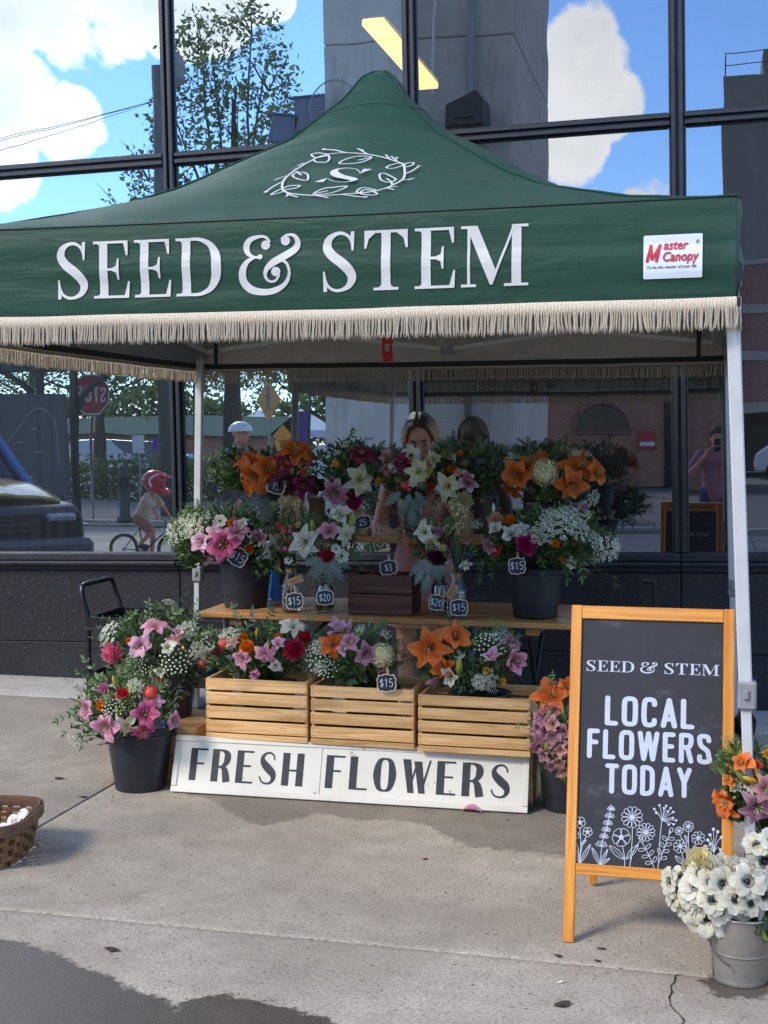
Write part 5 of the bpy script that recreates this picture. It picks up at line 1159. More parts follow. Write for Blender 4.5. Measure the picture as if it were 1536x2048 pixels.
def umbelme(name, mt, rays=18, per=11, spread=1.0, fr=.055, dome=.35, mstem=None):
    mb = MB()
    for i in range(rays):
        f = math.sqrt((i+.5)/rays); a = i*2.39996; e = Vector((math.cos(a)*f*.86*spread, math.sin(a)*f*.86*spread, dome*(1-f*f)+.0)); mb.tube([Vector((0, 0, -.75)), e*.5+Vector((0, 0, -.34)), e-Vector((0, 0, .05))], .010, 4, mi=1)
        d = Vector((e.x*.5, e.y*.5, 1)).normalized()
        for k in range(per):
            b = k*2.4; g = .19*math.sqrt((k+.5)/per); floret(mb, e+Vector((math.cos(b)*g, math.sin(b)*g, .05*(1-g*5)+rnd.uniform(-.03, .03))), (d+Vector((rnd.uniform(-.3, .3), rnd.uniform(-.3, .3), 0))).normalized(), fr*rnd.uniform(.8, 1.2))
    mb.tube([Vector((0, 0, -2.0)), Vector((0, 0, -.72))], .03, 5, mi=1); return mb.mesh(name, [mt, mstem or m_stem])
def ballme(name, mt, n=70, fr=.17, core=None, np_=4):
    mb = MB(); mb.ell((0, 0, 0), (.72, .72, .66), None, 10, 8, mi=1)
    for i in range(n):
        z = 1-1.75*(i+.5)/n; a = i*2.39996; r = math.sqrt(max(0, 1-z*z)); d = Vector((math.cos(a)*r, math.sin(a)*r, z)); floret(mb, d*rnd.uniform(.84, 1.0), (d+Vector((rnd.uniform(-.3, .3), rnd.uniform(-.3, .3), rnd.uniform(-.3, .3)))).normalized(), fr, np_)
    mb.tube([Vector((0, 0, -1.6)), Vector((0, 0, -.5))], .05, 5, mi=1); return mb.mesh(name, [mt, core or m_stem])
def beadme(name, mt, n=46, br=.075):
    mb = MB()
    for i in range(n):
        f = math.sqrt((i+.5)/n); a = i*2.39996; e = Vector((math.cos(a)*f, math.sin(a)*f, .35*(1-f*f)+rnd.uniform(-.10, .10)-.25*f)); mb.tube([Vector((0, 0, -.8)), e*.6+Vector((0, 0, -.2)), e], .008, 4, mi=1); mb.ell(e, (br, br, br*.8), None, 6, 4)
    mb.tube([Vector((0, 0, -1.8)), Vector((0, 0, -.75))], .025, 5, mi=1); return mb.mesh(name, [mt, m_stem])
def sprayme(name, mt, n=60, h=2.0, w=.5, br=.045, mst=None):
    mb = MB()
    for i in range(9):
        a = i*2.4; t = Vector((math.cos(a)*w*rnd.uniform(.2, 1), math.sin(a)*w*rnd.uniform(.2, 1), h*rnd.uniform(.75, 1))); mb.tube([Vector((0, 0, -.6)), Vector((t.x*.3, t.y*.3, t.z*.5)), t], .012, 4, mi=1)
        for k in range(n//9):
            f = rnd.uniform(.45, 1); p = Vector((t.x*f, t.y*f, t.z*f))+Vector((rnd.uniform(-.1, .1), rnd.uniform(-.1, .1), rnd.uniform(-.05, .1))); mb.ell(p, (br, br, br*1.2), None, 5, 4)
    return mb.mesh(name, [mt, mst or m_straw])
def spikyme(name, mt, n=50):
    mb = MB(); mb.ell((0, 0, -.1), (.25, .25, .25), None, 8, 6, mi=1)
    for i in range(n):
        z = 1-1.4*(i+.5)/n; a = i*2.4; r = math.sqrt(max(0, 1-z*z)); d = Vector((math.cos(a)*r, math.sin(a)*r, z)); s = d.orthogonal().normalized()*.06; mb.add([d*.2-s, d*.2+s, d*rnd.uniform(.8, 1.05)+Vector((0, 0, .1))], [(0, 1, 2)])
    mb.tube([Vector((0, 0, -1.8)), Vector((0, 0, -.2))], .05, 5, mi=1); return mb.mesh(name, [mt, m_stem])
def daisyme(col, n=8, wid=.5, eye=None):
    mb = MB()
    for k in range(n):
        a = 2*math.pi*k/n; c, s = math.cos(a), math.sin(a); vs = []; uv = []
        for r_ in range(4):
            t = r_/3; w = wid*(.35, .85, 1, .55)[r_]
            for j in (-1, 0, 1): x, y = .1+.9*t, j*w/2; vs.append(Vector((x*c-y*s, x*s+y*c, .22*t-.16*t*t+abs(j)*.05))); uv.append((t, (j+1)/2))
        mb.add(vs, [(r_*3+j, (r_+1)*3+j, (r_+1)*3+j+1, r_*3+j+1) for r_ in range(3) for j in range(2)], 0, True, uv)
    mb.ell((0, 0, .06), (.2, .2, .12), None, 8, 6, mi=1); mb.tube([Vector((0, 0, -1.2)), Vector((0, 0, 0))], .05, 5, mi=2); return mb.mesh('daisy', [PM[col], eye or m_anth, m_stem])
def anem_center():
    mb = MB(); mb.ell((0, 0, .12), (.145, .145, .11), None, 10, 6, mi=0)
    for k in range(30):
        a = 2*math.pi*k/30; r = .27+.06*(k % 3)/2; d = Vector((math.cos(a)*r, math.sin(a)*r, .19+.04*(k % 2))); mb.tube([d*.4, d], .008, 4, mi=0); mb.ell(d, (.036, .028, .028), Matrix.Rotation(a, 3, 'Z'), 5, 4, mi=0)
    mb.lathe([(.15, .10), (.26, .12)], 14, mi=1); mb.tube([(0, 0, -1.2), (0, 0, 0)], .045, 6, mi=2); return mb.mesh('anemone', [m_eye, m_eye2, m_stem])
ME_AN = anem_center(); AP = [petalme('petal', PM['anem'], lambda t, q=q: ((.05+.93*t)*q[0], (.30*t-.26*t**2.4)*q[1]+q[2]), lambda t: math.sin(math.pi*min(1, t*.80+.07))**.62, q[3], .22, .07, 8, 6, seed=31+i) for i, q in enumerate(((1, 1, 0, .86), (.94, 1.3, .03, .80), (1.03, .7, -.01, .90), (.97, 1.7, .02, .78)))]
_mc = {}
def memo(key, fn):
    if key not in _mc: _mc[key] = fn()
    return _mc[key]
DM = {'dahlia': lambda c: dahliame('dahlia', c, 72, 1.0, .02, .36), 'zinnia': lambda c: dahliame('zinnia', c, 40, .4, .02, .34, 0, .3), 'marigold': lambda c: dahliame('marigold', c, 60, .5, .09, .46, .0, .7), 'rose': lambda c: dahliame('rose', c, 26, 1.9, .03, .80, .35, .3), 'peony': lambda c: dahliame('peony', c, 38, 2.0, .04, .62, .15, .4), 'ranunculus': lambda c: dahliame('ranunculus', c, 44, 1.6, .06, .60, .1, .5)}
UM = {'lace': lambda: umbelme('lace_umbel', m_tiny), 'green': lambda: umbelme('green_umbel', m_tinyg, 16, 9), 'ammi': lambda: umbelme('white_umbel', m_tiny, 21, 9, 1.05, .06, .5), 'hyd': lambda: ballme('hydrangea', m_hyd, 130, .20, m_hyd), 'bead': lambda: beadme('bead_spray', m_tiny), 'gbead': lambda: beadme('bead_spray', m_tinyg, 40, .09), 'dry': lambda: sprayme('dried_spray', m_dry), 'tan': lambda: ballme('tan_cluster', m_tan, 60, .12, m_stem, 5), 'redc': lambda: ballme('red_cluster', m_redb, 70, .14, m_redb, 3), 'pinkc': lambda: ballme('pink_cluster', m_pinkb, 50, .16, m_pinkb, 4), 'mauvec': lambda: ballme('mauve_cluster', m_mauveb, 60, .13, m_stem, 4), 'thistle': lambda: spikyme('thistle', m_blueb), 'monarda': lambda: spikyme('bee_balm', m_purb, 60), 'gyp': lambda: sprayme('gypsophila', m_tiny, 72, 1.4, .8, .05, m_stem), 'filler': lambda: sprayme('green_filler', m_tinyg, 80, 1.3, .8, .05, m_stem)}
def flower(par, kind, pos, d, size):
    k, _, c = kind.partition(':'); r = size/2*(1.10 if k[:4] == 'lily' else 1.04); M = WM[par.name].inverted() @ lookat(pos, d, rnd.uniform(0, 6.28)) @ Matrix.Scale(r, 4)
    if k in ('lily', 'lilyh', 'lilyc', 'lilyf'):
        if rnd.random() < .34: k = rnd.choice({'lily': ('lilyh', 'lilyf'), 'lilyh': ('lily', 'lilyc'), 'lilyc': ('lilyh',), 'lilyf': ('lilyh', 'lily')}[k])
        op = rnd.uniform(-.22, .16); o = put(ME_ST, 'lily', par, M); sh = {'lily': 'open', 'lilyh': 'half', 'lilyc': 'cup', 'lilyf': 'flat'}[k]
        for i in range(6):
            me = lilypetal(c, sh, (i % 2)*2+rnd.randint(0, 1)); put(me, 'petal', o, Matrix.Rotation(math.pi/3*i+rnd.uniform(-.13, .13), 4, 'Z') @ Matrix.Rotation(op+rnd.uniform(-.22, .16), 4, 'Y') @ Matrix.Rotation(rnd.uniform(-.2, .2), 4, 'X') @ Matrix.Scale(rnd.uniform(.84, 1.12), 4))
        return o
    if k == 'anem':
        o = put(ME_AN, 'anemone', par, M); n = rnd.choice((7, 8, 8))
        for i in range(n): put(AP[(i % 2)*2+rnd.randint(0, 1)], 'petal', o, Matrix.Rotation(2*math.pi*i/n*1.0+rnd.uniform(-.15, .15), 4, 'Z') @ Matrix.Rotation(rnd.uniform(-.16, .10)-(.10 if i % 2 else 0), 4, 'Y') @ Matrix.Scale(rnd.uniform(.9, 1.08), 4))
        return o
    if k == 'bud': return put(memo(('bud', c), lambda: budme(c or 'bud')), 'lily_bud', par, M)
    if k == 'daisy': return put(memo(('daisy', c), lambda: daisyme(c)), 'daisy', par, M)
    if k == 'cosmos': return put(memo(('cosmos', c), lambda: daisyme(c, 6, .8, m_eye)), 'cosmos', par, M)
    if k in DM: return put(memo((k, c), lambda: DM[k](c)), k, par, M)
    me = memo(k, UM[k]); return put(me, me.name.split('.')[0], par, M)
def leafblade(name, mat, W=.36, fold=.12, droop=.25, tip=1.0, lob=0):
    mb = MB(); vs = []; n = 12 if lob else 5
    for i in range(n+1):
        t = i/n; w = W*math.sin(math.pi*min(1, t**.8*.97+.015))
        if lob: w *= (1 if i % 2 else .42); w += .02
        for j in (-1, 0, 1): vs.append(Vector((t-(.05*lob if j and not i % 2 else 0), j*w/2, -droop*t*t+fold*abs(j)*w*.6)))
    mb.add(vs, [(i*3+j, (i+1)*3+j, (i+1)*3+j+1, i*3+j+1) for i in range(n) for j in range(2)], 0, True); return mb.mesh(name, mat)
def blade(m, W=.36, droop=.25): return memo(('leaf', m, W, droop), lambda: leafblade('leaf', LM[m], W, .12, droop))
ME_DUSTY = [leafblade('dusty_leaf', LM['silver'], .54, .10, .30+.2*k, 1, 1) for k in range(2)]
def dusty(par, pos, d, ln, face=None):
    x = Vector(d).normalized(); f = (face or -FWD); y = f.cross(x).normalized(); z = x.cross(y); M = Matrix(((x.x, y.x, z.x, pos.x), (x.y, y.y, z.y, pos.y), (x.z, y.z, z.z, pos.z), (0, 0, 0, 1))) @ Matrix.Scale(ln, 4); put(rnd.choice(ME_DUSTY), 'dusty_leaf', par, WM[par.name].inverted() @ M)
def sprig(par, p0, p1, n=5, ln=.04, mat='mid', bend=.03, W=.38, r=.0016, pairs=True, side=.9):
    p0, p1 = Vector(p0), Vector(p1); ax = p1-p0; sd = ax.cross(-FWD).normalized(); m = p0.lerp(p1, .5)+sd*rnd.uniform(-bend, bend)+Vector((0, 0, bend*.8)); pts = smooth([p0, m, p1], 6); inv = WM[par.name].inverted()
    o = MB().tube([inv @ p for p in pts], [r*(1.2-.8*i/(len(pts)-1)) for i in range(len(pts))], 5).build('leaf_sprig', m_stem, par)
    me = blade(mat, W, .25)
    for k in range(n):
        t = .22+.78*(k+.6)/n; i = min(len(pts)-2, int(t*(len(pts)-1))); p = pts[i].lerp(pts[i+1], t*(len(pts)-1)-i); tg = (pts[i+1]-pts[i]).normalized()
        for s in ((-1, 1) if pairs else ((-1) ** k,)):
            nn = -FWD+Vector((rnd.uniform(-.7, .7), rnd.uniform(-.5, .5), rnd.uniform(-.2, .8))); x = (tg*.75+sd*s*side+Vector((rnd.uniform(-.35, .35), rnd.uniform(-.35, .35), rnd.uniform(-.3, .2)))).normalized(); y = nn.cross(x).normalized(); z = x.cross(y); q = ln*rnd.uniform(.75, 1.15)*(1.05-.35*t)
            put(me, 'leaf', o, inv @ Matrix(((x.x, y.x, z.x, p.x), (x.y, y.y, z.y, p.y), (x.z, y.z, z.z, p.z), (0, 0, 0, 1))) @ Matrix.Scale(q, 4))
    tg = (pts[-1]-pts[-2]).normalized(); y = (-FWD).cross(tg).normalized(); z = tg.cross(y); put(me, 'leaf', o, inv @ Matrix(((tg.x, y.x, z.x, p1.x), (tg.y, y.y, z.y, p1.y), (tg.z, y.z, z.z, p1.z), (0, 0, 0, 1))) @ Matrix.Scale(ln*.8, 4))
def foliage(par, c, rad, n, mats, base, ln=(.025, .055), needles=0, low=-.9, r0=.35):
    inv = WM[par.name].inverted(); mb = MB(); nm = len(mats); c = Vector(c); n = int(n*1.45)
    for i in range(n):
        while True:
            q = Vector((rnd.uniform(-1, 1), rnd.uniform(-1, 1), rnd.uniform(low, 1)))
            if r0 < q.length < 1: break
        p = c+Vector((q.x*rad[0], q.y*rad[1], q.z*rad[2])); d = ((p-Vector(base)).normalized()+Vector((rnd.uniform(-.7, .7), rnd.uniform(-.9, .5), rnd.uniform(-.7, .6)))).normalized(); L_ = rnd.uniform(*ln); s = d.cross(Vector((rnd.uniform(-1, 1), rnd.uniform(-1, 1), rnd.uniform(-1, 1)))).normalized(); u = d.cross(s); w = L_*rnd.uniform(.16, .26); mi = rnd.randrange(nm)
        mb.add([inv @ x for x in (p, p+d*L_*.4-s*w+u*w*.4, p+d*L_*.45-u*w*.2, p+d*L_*.4+s*w+u*w*.4, p+d*L_-u*L_*.18)], [(0, 2, 1), (0, 3, 2), (1, 2, 4), (2, 3, 4)], mi, True)
        if i % 6 == 0: mb.tube([inv @ Vector(base).lerp(p, .25), inv @ Vector(base).lerp(p, .7)+Vector((rnd.uniform(-.01, .01), 0, .01)), inv @ p], .0013, 4, mi=nm)
    for i in range(needles):
        q = Vector((rnd.uniform(-1, 1), rnd.uniform(-1, .6), rnd.uniform(low, 1))); q.normalize(); q *= rnd.uniform(.6, 1.08); p = c+Vector((q.x*rad[0], q.y*rad[1], q.z*rad[2])); d = ((p-Vector(base)).normalized()+Vector((rnd.uniform(-.4, .4), rnd.uniform(-.4, .4), rnd.uniform(-.4, .4)))).normalized()
        for k in range(7):
            e = (d+Vector((rnd.uniform(-.8, .8), rnd.uniform(-.8, .8), rnd.uniform(-.8, .8)))).normalized(); s = e.orthogonal().normalized()*.0009; a = p+d*.006*k; mb.add([inv @ (a-s), inv @ (a+s), inv @ (a+e*rnd.uniform(.012, .028))], [(0, 1, 2)], rnd.randrange(nm))
    return tag(mb.build('foliage', [LM[m] for m in mats]+[m_stem], par), kind='stuff')
def bouquet(label, cx, cy, rx, ry, Yc, base, flowers, fol=(), depth=None, sprigs=(), kind='flower_bouquet', face=.8, stems=True, dustyl=()):
    c = at(cx, cy, Yc); q = ppm(c); t = thing(kind, label, 'flowers', base); dep = depth if depth is not None else rx/q*.9; B = Vector(base)
    for m in fol: n, mats = m[0], m[1]; kw = m[2] if len(m) > 2 else {}; foliage(t, c+Vector(kw.pop('off', (0, .01, 0))), kw.pop('rad', (rx/q*.92, dep*.9, ry/q*.95)), n, mats, B, **kw)
    inv = WM[t.name].inverted(); mb = MB()
    for f in flowers:
        kd, px, py, sz = f[:4]; u = min(1, math.hypot((px-cx)/rx, (py-cy)/ry)); Y = Yc-dep*math.sqrt(max(0, 1-u*u*.9))*.9; o = f[4] if len(f) > 4 else None
        if o and len(o) > 3: Y += o[3]
        p = at(px, py, Y); s = sz/ppm(p)
        if o: d = (RIGHT*o[0]-UP*o[1]-FWD*o[2]).normalized()
        else: d = ((p-B).normalized()*.75-FWD*face+Vector((rnd.uniform(-.22, .22), rnd.uniform(-.15, .15), rnd.uniform(-.1, .3)))).normalized()
        flower(t, kd, p, d, s)
        if stems: e = p-d*s*.35; mb.tube([inv @ (B+Vector((rnd.uniform(-.03, .03), rnd.uniform(-.03, .03), 0))), inv @ (B.lerp(e, .55)+Vector((0, 0, .01))), inv @ e], .0022, 5)
    if stems and flowers: mb.build('stems', m_stem, t)
    if kind == 'flower_bouquet' and rx > 45 and cx < 1400 and cx != 822:
        for k in range(8):
            a = R(rnd.uniform(-25, 205)); r0, r1 = rnd.uniform(.35, .7), rnd.uniform(1.08, 1.36); x, y = math.cos(a), -math.sin(a)
            sprig(t, at(cx+x*rx*r0, cy+y*ry*r0, Yc-dep*.3), at(cx+x*rx*r1, cy+y*ry*r1, Yc-dep*rnd.uniform(.1, .7)), rnd.randint(4, 6), rnd.uniform(.018, .032), rnd.choice(('mid', 'light', 'light', 'pale')), bend=.02, W=rnd.choice((.2, .3, .42)), r=.0011)
    for s_ in sprigs:
        p0, p1, n, ln, mat = s_[:5]; kw = s_[5] if len(s_) > 5 else {}; dy = kw.pop('dy', 0); sprig(t, at(*p0, Yc-dep*.3+dy), at(*p1, Yc-dep*.5+dy), n, ln, mat, **kw)
    for px, py, dx, dy, sz in dustyl: p = at(px, py, Yc-dep*.9); dusty(t, p, RIGHT*dx-UP*dy, sz/ppm(p))
    return t
G1, G2 = ['dark', 'mid', 'mid', 'light'], ['dark', 'mid', 'mid', 'light']
bouquet('loose bouquet of pink lilies and white lace spilling from the front left pail', 248, 1418, 105, 78, 5.42, (-2.505, 5.425, .24),
 [('lilyh:pink', 184, 1415, 58, (-.8, .1, .7)), ('lilyh:pink', 221, 1447, 72, (-.3, .25, .9)), ('lilyh:hotpink', 288, 1432, 78, (.3, -.3, .9)), ('lilyh:pink', 338, 1437, 52, (.8, .1, .6)), ('lilyf:hotpink', 286, 1456, 54, (.2, .7, .7)), ('lily:white', 252, 1450, 62, (-.1, .8, .8)),
  ('zinnia:pink', 207, 1378, 30), ('zinnia:red', 246, 1388, 32), ('redc', 302, 1386, 34), ('marigold:marigold', 203, 1411, 24), ('green', 194, 1366, 50, (-.4, -.7, .6)), ('lace', 153, 1484, 50, (-.6, .6, .7)), ('tan', 218, 1398, 34), ('bead', 226, 1408, 52), ('gbead', 246, 1405, 40), ('bud', 262, 1380, 26, (.2, -1, .3)), ('bud', 235, 1424, 24, (-.1, -1, .4)), ('bud:yellow', 228, 1362, 22, (-.2, -1, .2)), ('thistle', 322, 1449, 26), ('thistle', 285, 1408, 16), ('lace', 270, 1372, 36), ('pinkc', 205, 1382, 16), ('lilyf:pale', 313, 1402, 30), ('gbead', 300, 1420, 30)],
 [(330, G1), (120, ['light', 'mid'], dict(needles=70))], None,
 [((215, 1420), (170, 1320), 4, .038, 'light', dict(W=.5)), ((210, 1430), (113, 1442), 6, .034, 'mid', dict(W=.42)), ((205, 1440), (128, 1468), 4, .03, 'dark'), ((200, 1420), (158, 1345), 4, .034, 'mid'), ((215, 1450), (160, 1470), 5, .03, 'mid'), ((262, 1410), (283, 1350), 4, .03, 'light'), ((190, 1455), (163, 1495), 4, .026, 'mid'), ((290, 1400), (330, 1366), 4, .03, 'pale')])
bouquet('big bouquet with a pink dahlia and pale lilies in the back left pail', 320, 1300, 118, 88, 5.76, (-2.60, 5.80, .46),
 [('dahlia:dpink', 227, 1305, 52, (-.35, .1, 1)), ('lilyh:pale', 283, 1293, 66, (-.1, -.2, 1)), ('lily:pink', 313, 1260, 60, (.0, -.8, .5)), ('lilyc:pale', 357, 1271, 34, (.1, -.6, .6)), ('marigold:marigold', 259, 1282, 16), ('lilyh:white', 337, 1300, 48, (.1, -.5, .8)), ('bud:yellow', 366, 1297, 18), ('bead', 352, 1320, 66, (.1, .2, 1)), ('bead', 290, 1352, 48), ('gbead', 318, 1333, 44), ('ammi', 220, 1268, 56, (-.6, -.5, .6)), ('mauvec', 413, 1319, 30), ('redc', 405, 1326, 18), ('thistle', 305, 1316, 14), ('gyp', 387, 1258, 40), ('gyp', 410, 1275, 36), ('lace', 339, 1206, 34, (.3, -1, .15)), ('lace', 372, 1262, 44), ('green', 250, 1340, 40), ('gbead', 265, 1335, 36), ('lilyf:dusty', 345, 1283, 34), ('green', 358, 1390, 36, (.3, .6, .6)), ('lilyh:white', 322, 1345, 34), ('bead', 268, 1318, 36), ('zinnia:mauve', 420, 1316, 22), ('lace', 398, 1300, 40), ('redc', 318, 1365, 26)],
 [(520, G1), (200, ['light', 'pale', 'mid'], dict(needles=110)), (140, ['dark', 'silver'], dict(off=(.05, 0, -.12), rad=(.15, .1, .1)))], None,
 [((270, 1280), (298, 1206), 5, .036, 'pale', dict(W=.45)), ((260, 1290), (245, 1240), 5, .034, 'light', dict(W=.45)), ((330, 1260), (357, 1222), 3, .044, 'light', dict(W=.5)), ((250, 1290), (268, 1225), 5, .036, 'light'), ((300, 1250), (320, 1215), 4, .03, 'mid'), ((370, 1300), (420, 1255), 5, .032, 'mid'), ((345, 1370), (352, 1410), 4, .038, 'silver'), ((355, 1360), (338, 1400), 4, .036, 'silver'), ((230, 1320), (208, 1290), 4, .03, 'mid'), ((370, 1270), (395, 1225), 4, .034, 'mid'), ((250, 1350), (215, 1395), 4, .03, 'dark'), ((380, 1330), (440, 1340), 5, .032, 'dark')])
bouquet('bouquet of pink lilies with a crimson dahlia in the left pine crate', 515, 1310, 108, 52, 5.62, (-1.958, 5.62, .42),
 [('lace', 457, 1273, 50, (-.3, -.7, .7)), ('marigold:marigold', 495, 1297, 38), ('marigold:marigold', 487, 1275, 20), ('marigold:marigold', 556, 1275, 20), ('lilyh:pink', 489, 1315, 48, (-.4, .0, .9)), ('lilyh:pink', 531, 1306, 50, (.0, .2, 1)), ('lilyc:pink', 511, 1337, 46, (.0, .6, .8)), ('lilyh:pale', 556, 1292, 40), ('dahlia:crimson', 587, 1299, 48, (.15, -.05, 1)), ('dahlia:red', 607, 1276, 36, (.4, -.5, .7)), ('lily:white', 587, 1258, 54, (.1, -.8, .6)), ('lilyc:white', 551, 1324, 38, (.1, .5, .9)), ('redc', 448, 1287, 26), ('bud:yellow', 513, 1266, 18, (.1, -1, .3)), ('green', 621, 1231, 40, (.3, -1, .3)), ('bead', 462, 1286, 30), ('green', 560, 1250, 46, (.1, -.9, .5)), ('thistle', 462, 1315, 16), ('gyp', 430, 1300, 40), ('zinnia:burg', 437, 1306, 24), ('lilyh:dusty', 470, 1284, 26), ('pinkc', 548, 1297, 14)],
 [(420, G1), (150, ['dark', 'mid'], dict(needles=90))], .16,
 [((465, 1290), (466, 1214), 6, .034, 'pale', dict(W=.42)), ((510, 1270), (545, 1222), 4, .036, 'mid'), ((480, 1270), (505, 1220), 5, .034, 'pale', dict(W=.4)), ((600, 1300), (640, 1262), 5, .03, 'dark'), ((440, 1310), (418, 1336), 4, .03, 'mid'), ((590, 1330), (618, 1350), 4, .03, 'mid'), ((500, 1340), (470, 1358), 4, .03, 'light')])
bouquet('bouquet of lilac pink lilies and white beads in the middle pine crate', 710, 1312, 88, 62, 5.60, (-1.474, 5.62, .42),
 [('lilyc:pale', 682, 1264, 52, (-.3, -.8, .6)), ('lilyh:pink', 702, 1286, 48, (-.1, -.3, .9)), ('lilyh:mauve', 729, 1304, 64, (.2, .1, 1)), ('lilyh:mauve', 757, 1341, 44, (.6, .5, .6)), ('lilyf:orange', 668, 1290, 58, (-.4, -.2, .8)), ('lilyc:orange', 756, 1326, 26), ('bead', 636, 1311, 66, (-.4, -.3, .8)), ('bead', 654, 1332, 52), ('lace', 640, 1335, 36), ('hyd', 764, 1311, 50), ('bud', 703, 1292, 36, (.1, -.6, .6)), ('bud:pale', 698, 1254, 34, (.2, -1, .3)), ('bud', 715, 1266, 28, (.3, -.9, .3)), ('gyp', 722, 1270, 40), ('green', 715, 1272, 26), ('lace', 640, 1292, 40), ('lilyf:pale', 690, 1302, 34), ('gyp', 768, 1275, 40)],
 [(300, G1), (90, ['mid', 'light'], dict(off=(0, -.02, -.06), rad=(.17, .1, .06), ln=(.05, .085)))], .15,
 [((770, 1310), (790, 1280), 5, .04, 'dark', dict(W=.2)), ((770, 1320), (805, 1310), 5, .04, 'dark', dict(W=.2)), ((690, 1340), (700, 1362), 3, .05, 'mid', dict(W=.6)), ((660, 1350), (672, 1362), 3, .05, 'dark', dict(W=.6))])
bouquet('bouquet of two large orange lilies and pink lilies in the right pine crate', 935, 1322, 105, 66, 5.58, (-.979, 5.61, .42),
 [('lily:orange', 866, 1296, 96, (-.35, -.1, 1)), ('lily:orange', 908, 1284, 84, (.15, -.5, .9)), ('lilyh:orange', 884, 1326, 64, (.0, .4, 1)), ('lilyc:orange', 936, 1290, 34), ('lilyh:pink', 1019, 1321, 78, (.4, .0, .9)), ('lilyh:mauve', 1014, 1292, 60, (.4, -.6, .6)), ('lilyh:pale', 978, 1318, 56), ('lilyc:white', 903, 1352, 54, (-.2, .1, 1)), ('bud', 918, 1336, 48, (.0, -.8, .5)), ('bud:mauve', 870, 1363, 44, (-.8, .1, .6)), ('bead', 980, 1288, 66, (.1, -.6, .7)), ('lace', 972, 1360, 54, (.1, .3, 1)), ('lace', 958, 1365, 34), ('zinnia:yellow', 1005, 1363, 20), ('zinnia:yellow', 972, 1341, 18), ('green', 990, 1248, 54, (.1, -1, .25)), ('bud:yellow', 1027, 1312, 24), ('thistle', 945, 1308, 14), ('gyp', 925, 1320, 36), ('lace', 1000, 1270, 40), ('bud', 946, 1284, 26), ('lace', 943, 1382, 14, (.1, .7, .8)), ('lace', 988, 1382, 18, (.1, .7, .8))],
 [(330, G1), (120, ['mid', 'light'], dict(needles=60))], .16,
 [((850, 1330), (812, 1296), 6, .045, 'dark', dict(W=.16)), ((845, 1335), (806, 1322), 6, .045, 'dark', dict(W=.16)), ((900, 1270), (918, 1238), 3, .05, 'dark', dict(W=.16)), ((990, 1290), (1035, 1272), 4, .03, 'mid'), ((930, 1350), (925, 1375), 3, .04, 'light')])
MV = [(1095, 1418), (1079, 1453), (1081, 1470), (1109, 1449), (1107, 1473), (1121, 1484), (1124, 1499), (1075, 1489), (1106, 1527), (1121, 1520), (1114, 1420), (1086, 1436), (1098, 1490), (1130, 1462), (1092, 1508), (1128, 1534), (1135, 1445), (1090, 1462), (1140, 1500)]
bouquet('dense bunch of mauve lilies and green buds between the crates and the chalkboard', 1118, 1470, 62, 90, 5.35, (-.60, 5.50, .23),
 [('lily:orange', 1105, 1393, 76, (-.2, -.4, .9)), ('lilyh:orange', 1132, 1382, 60, (.2, -.6, .7))]+[('lilyh:mauve' if i % 3 else 'lilyh:dusty', x, y, 44 if i % 2 else 38, (rnd.uniform(-.6, .3), rnd.uniform(-.3, .5), .8)) for i, (x, y) in enumerate(MV)]+[('bud', x, y, 36, (rnd.uniform(-.5, .3), rnd.uniform(-.9, -.3), .6)) for x, y in ((1083, 1430), (1100, 1430), (1125, 1431), (1103, 1460), (1094, 1493), (1124, 1456), (1124, 1553), (1121, 1374))],
 [(240, G2)], .14)
bouquet('bouquet of hot pink and mauve lilies in the left table tin', 455, 1070, 108, 55, 6.10, (-2.255, 6.135, .95),
 [('lilyh:hotpink', 451, 1090, 82, (-.1, -.1, 1)), ('lilyh:pink', 472, 1068, 66, (.3, -.4, .8)), ('lilyh:pale', 414, 1085, 66, (-.5, .0, .8)), ('lilyf:pink', 405, 1106, 50, (-.6, .6, .6)), ('lilyh:mauve', 510, 1077, 56, (.4, -.2, .9)), ('rose:marigold', 500, 1099, 28), ('marigold:marigold', 463, 1046, 20), ('ammi', 354, 1066, 58, (-.6, -.1, .8)), ('lace', 388, 1060, 56), ('lace', 372, 1045, 44), ('lily:white', 538, 1093, 60, (.5, .2, .8)), ('cosmos:white', 440, 1042, 28), ('green', 395, 1030, 36, (-.2, -1, .3)), ('zinnia:yellow', 383, 1062, 12), ('zinnia:yellow', 400, 1055, 12), ('dahlia:burg', 498, 1060, 26), ('gyp', 420, 1045, 44), ('thistle', 370, 1090, 18), ('green', 362, 1040, 40, (-.5, -.8, .4)), ('lilyh:white', 486, 1050, 34), ('bud', 555, 1076, 26), ('lilyf:pale', 430, 1065, 40)],
 [(420, G1), (160, ['light', 'lime', 'mid'], dict(off=(-.16, -.02, .0), rad=(.12, .1, .13), needles=80)), (70, ['dark', 'mid'], dict(off=(-.13, -.08, -.09), rad=(.07, .05, .06), ln=(.05, .08))), (60, ['dark', 'mid'], dict(off=(.22, -.08, -.12), rad=(.07, .05, .07), ln=(.05, .08)))], .16,
 [((400, 1050), (345, 1040), 5, .03, 'mid'), ((420, 1040), (395, 1005), 4, .03, 'light'), ((520, 1060), (545, 1010), 6, .034, 'pale', dict(W=.45)), ((525, 1070), (572, 1040), 5, .032, 'pale', dict(W=.45)), ((370, 1080), (330, 1085), 4, .028, 'mid'), ((480, 1050), (500, 1015), 4, .03, 'mid'), ((530, 1050), (535, 1002), 5, .032, 'mid', dict(W=.45))])
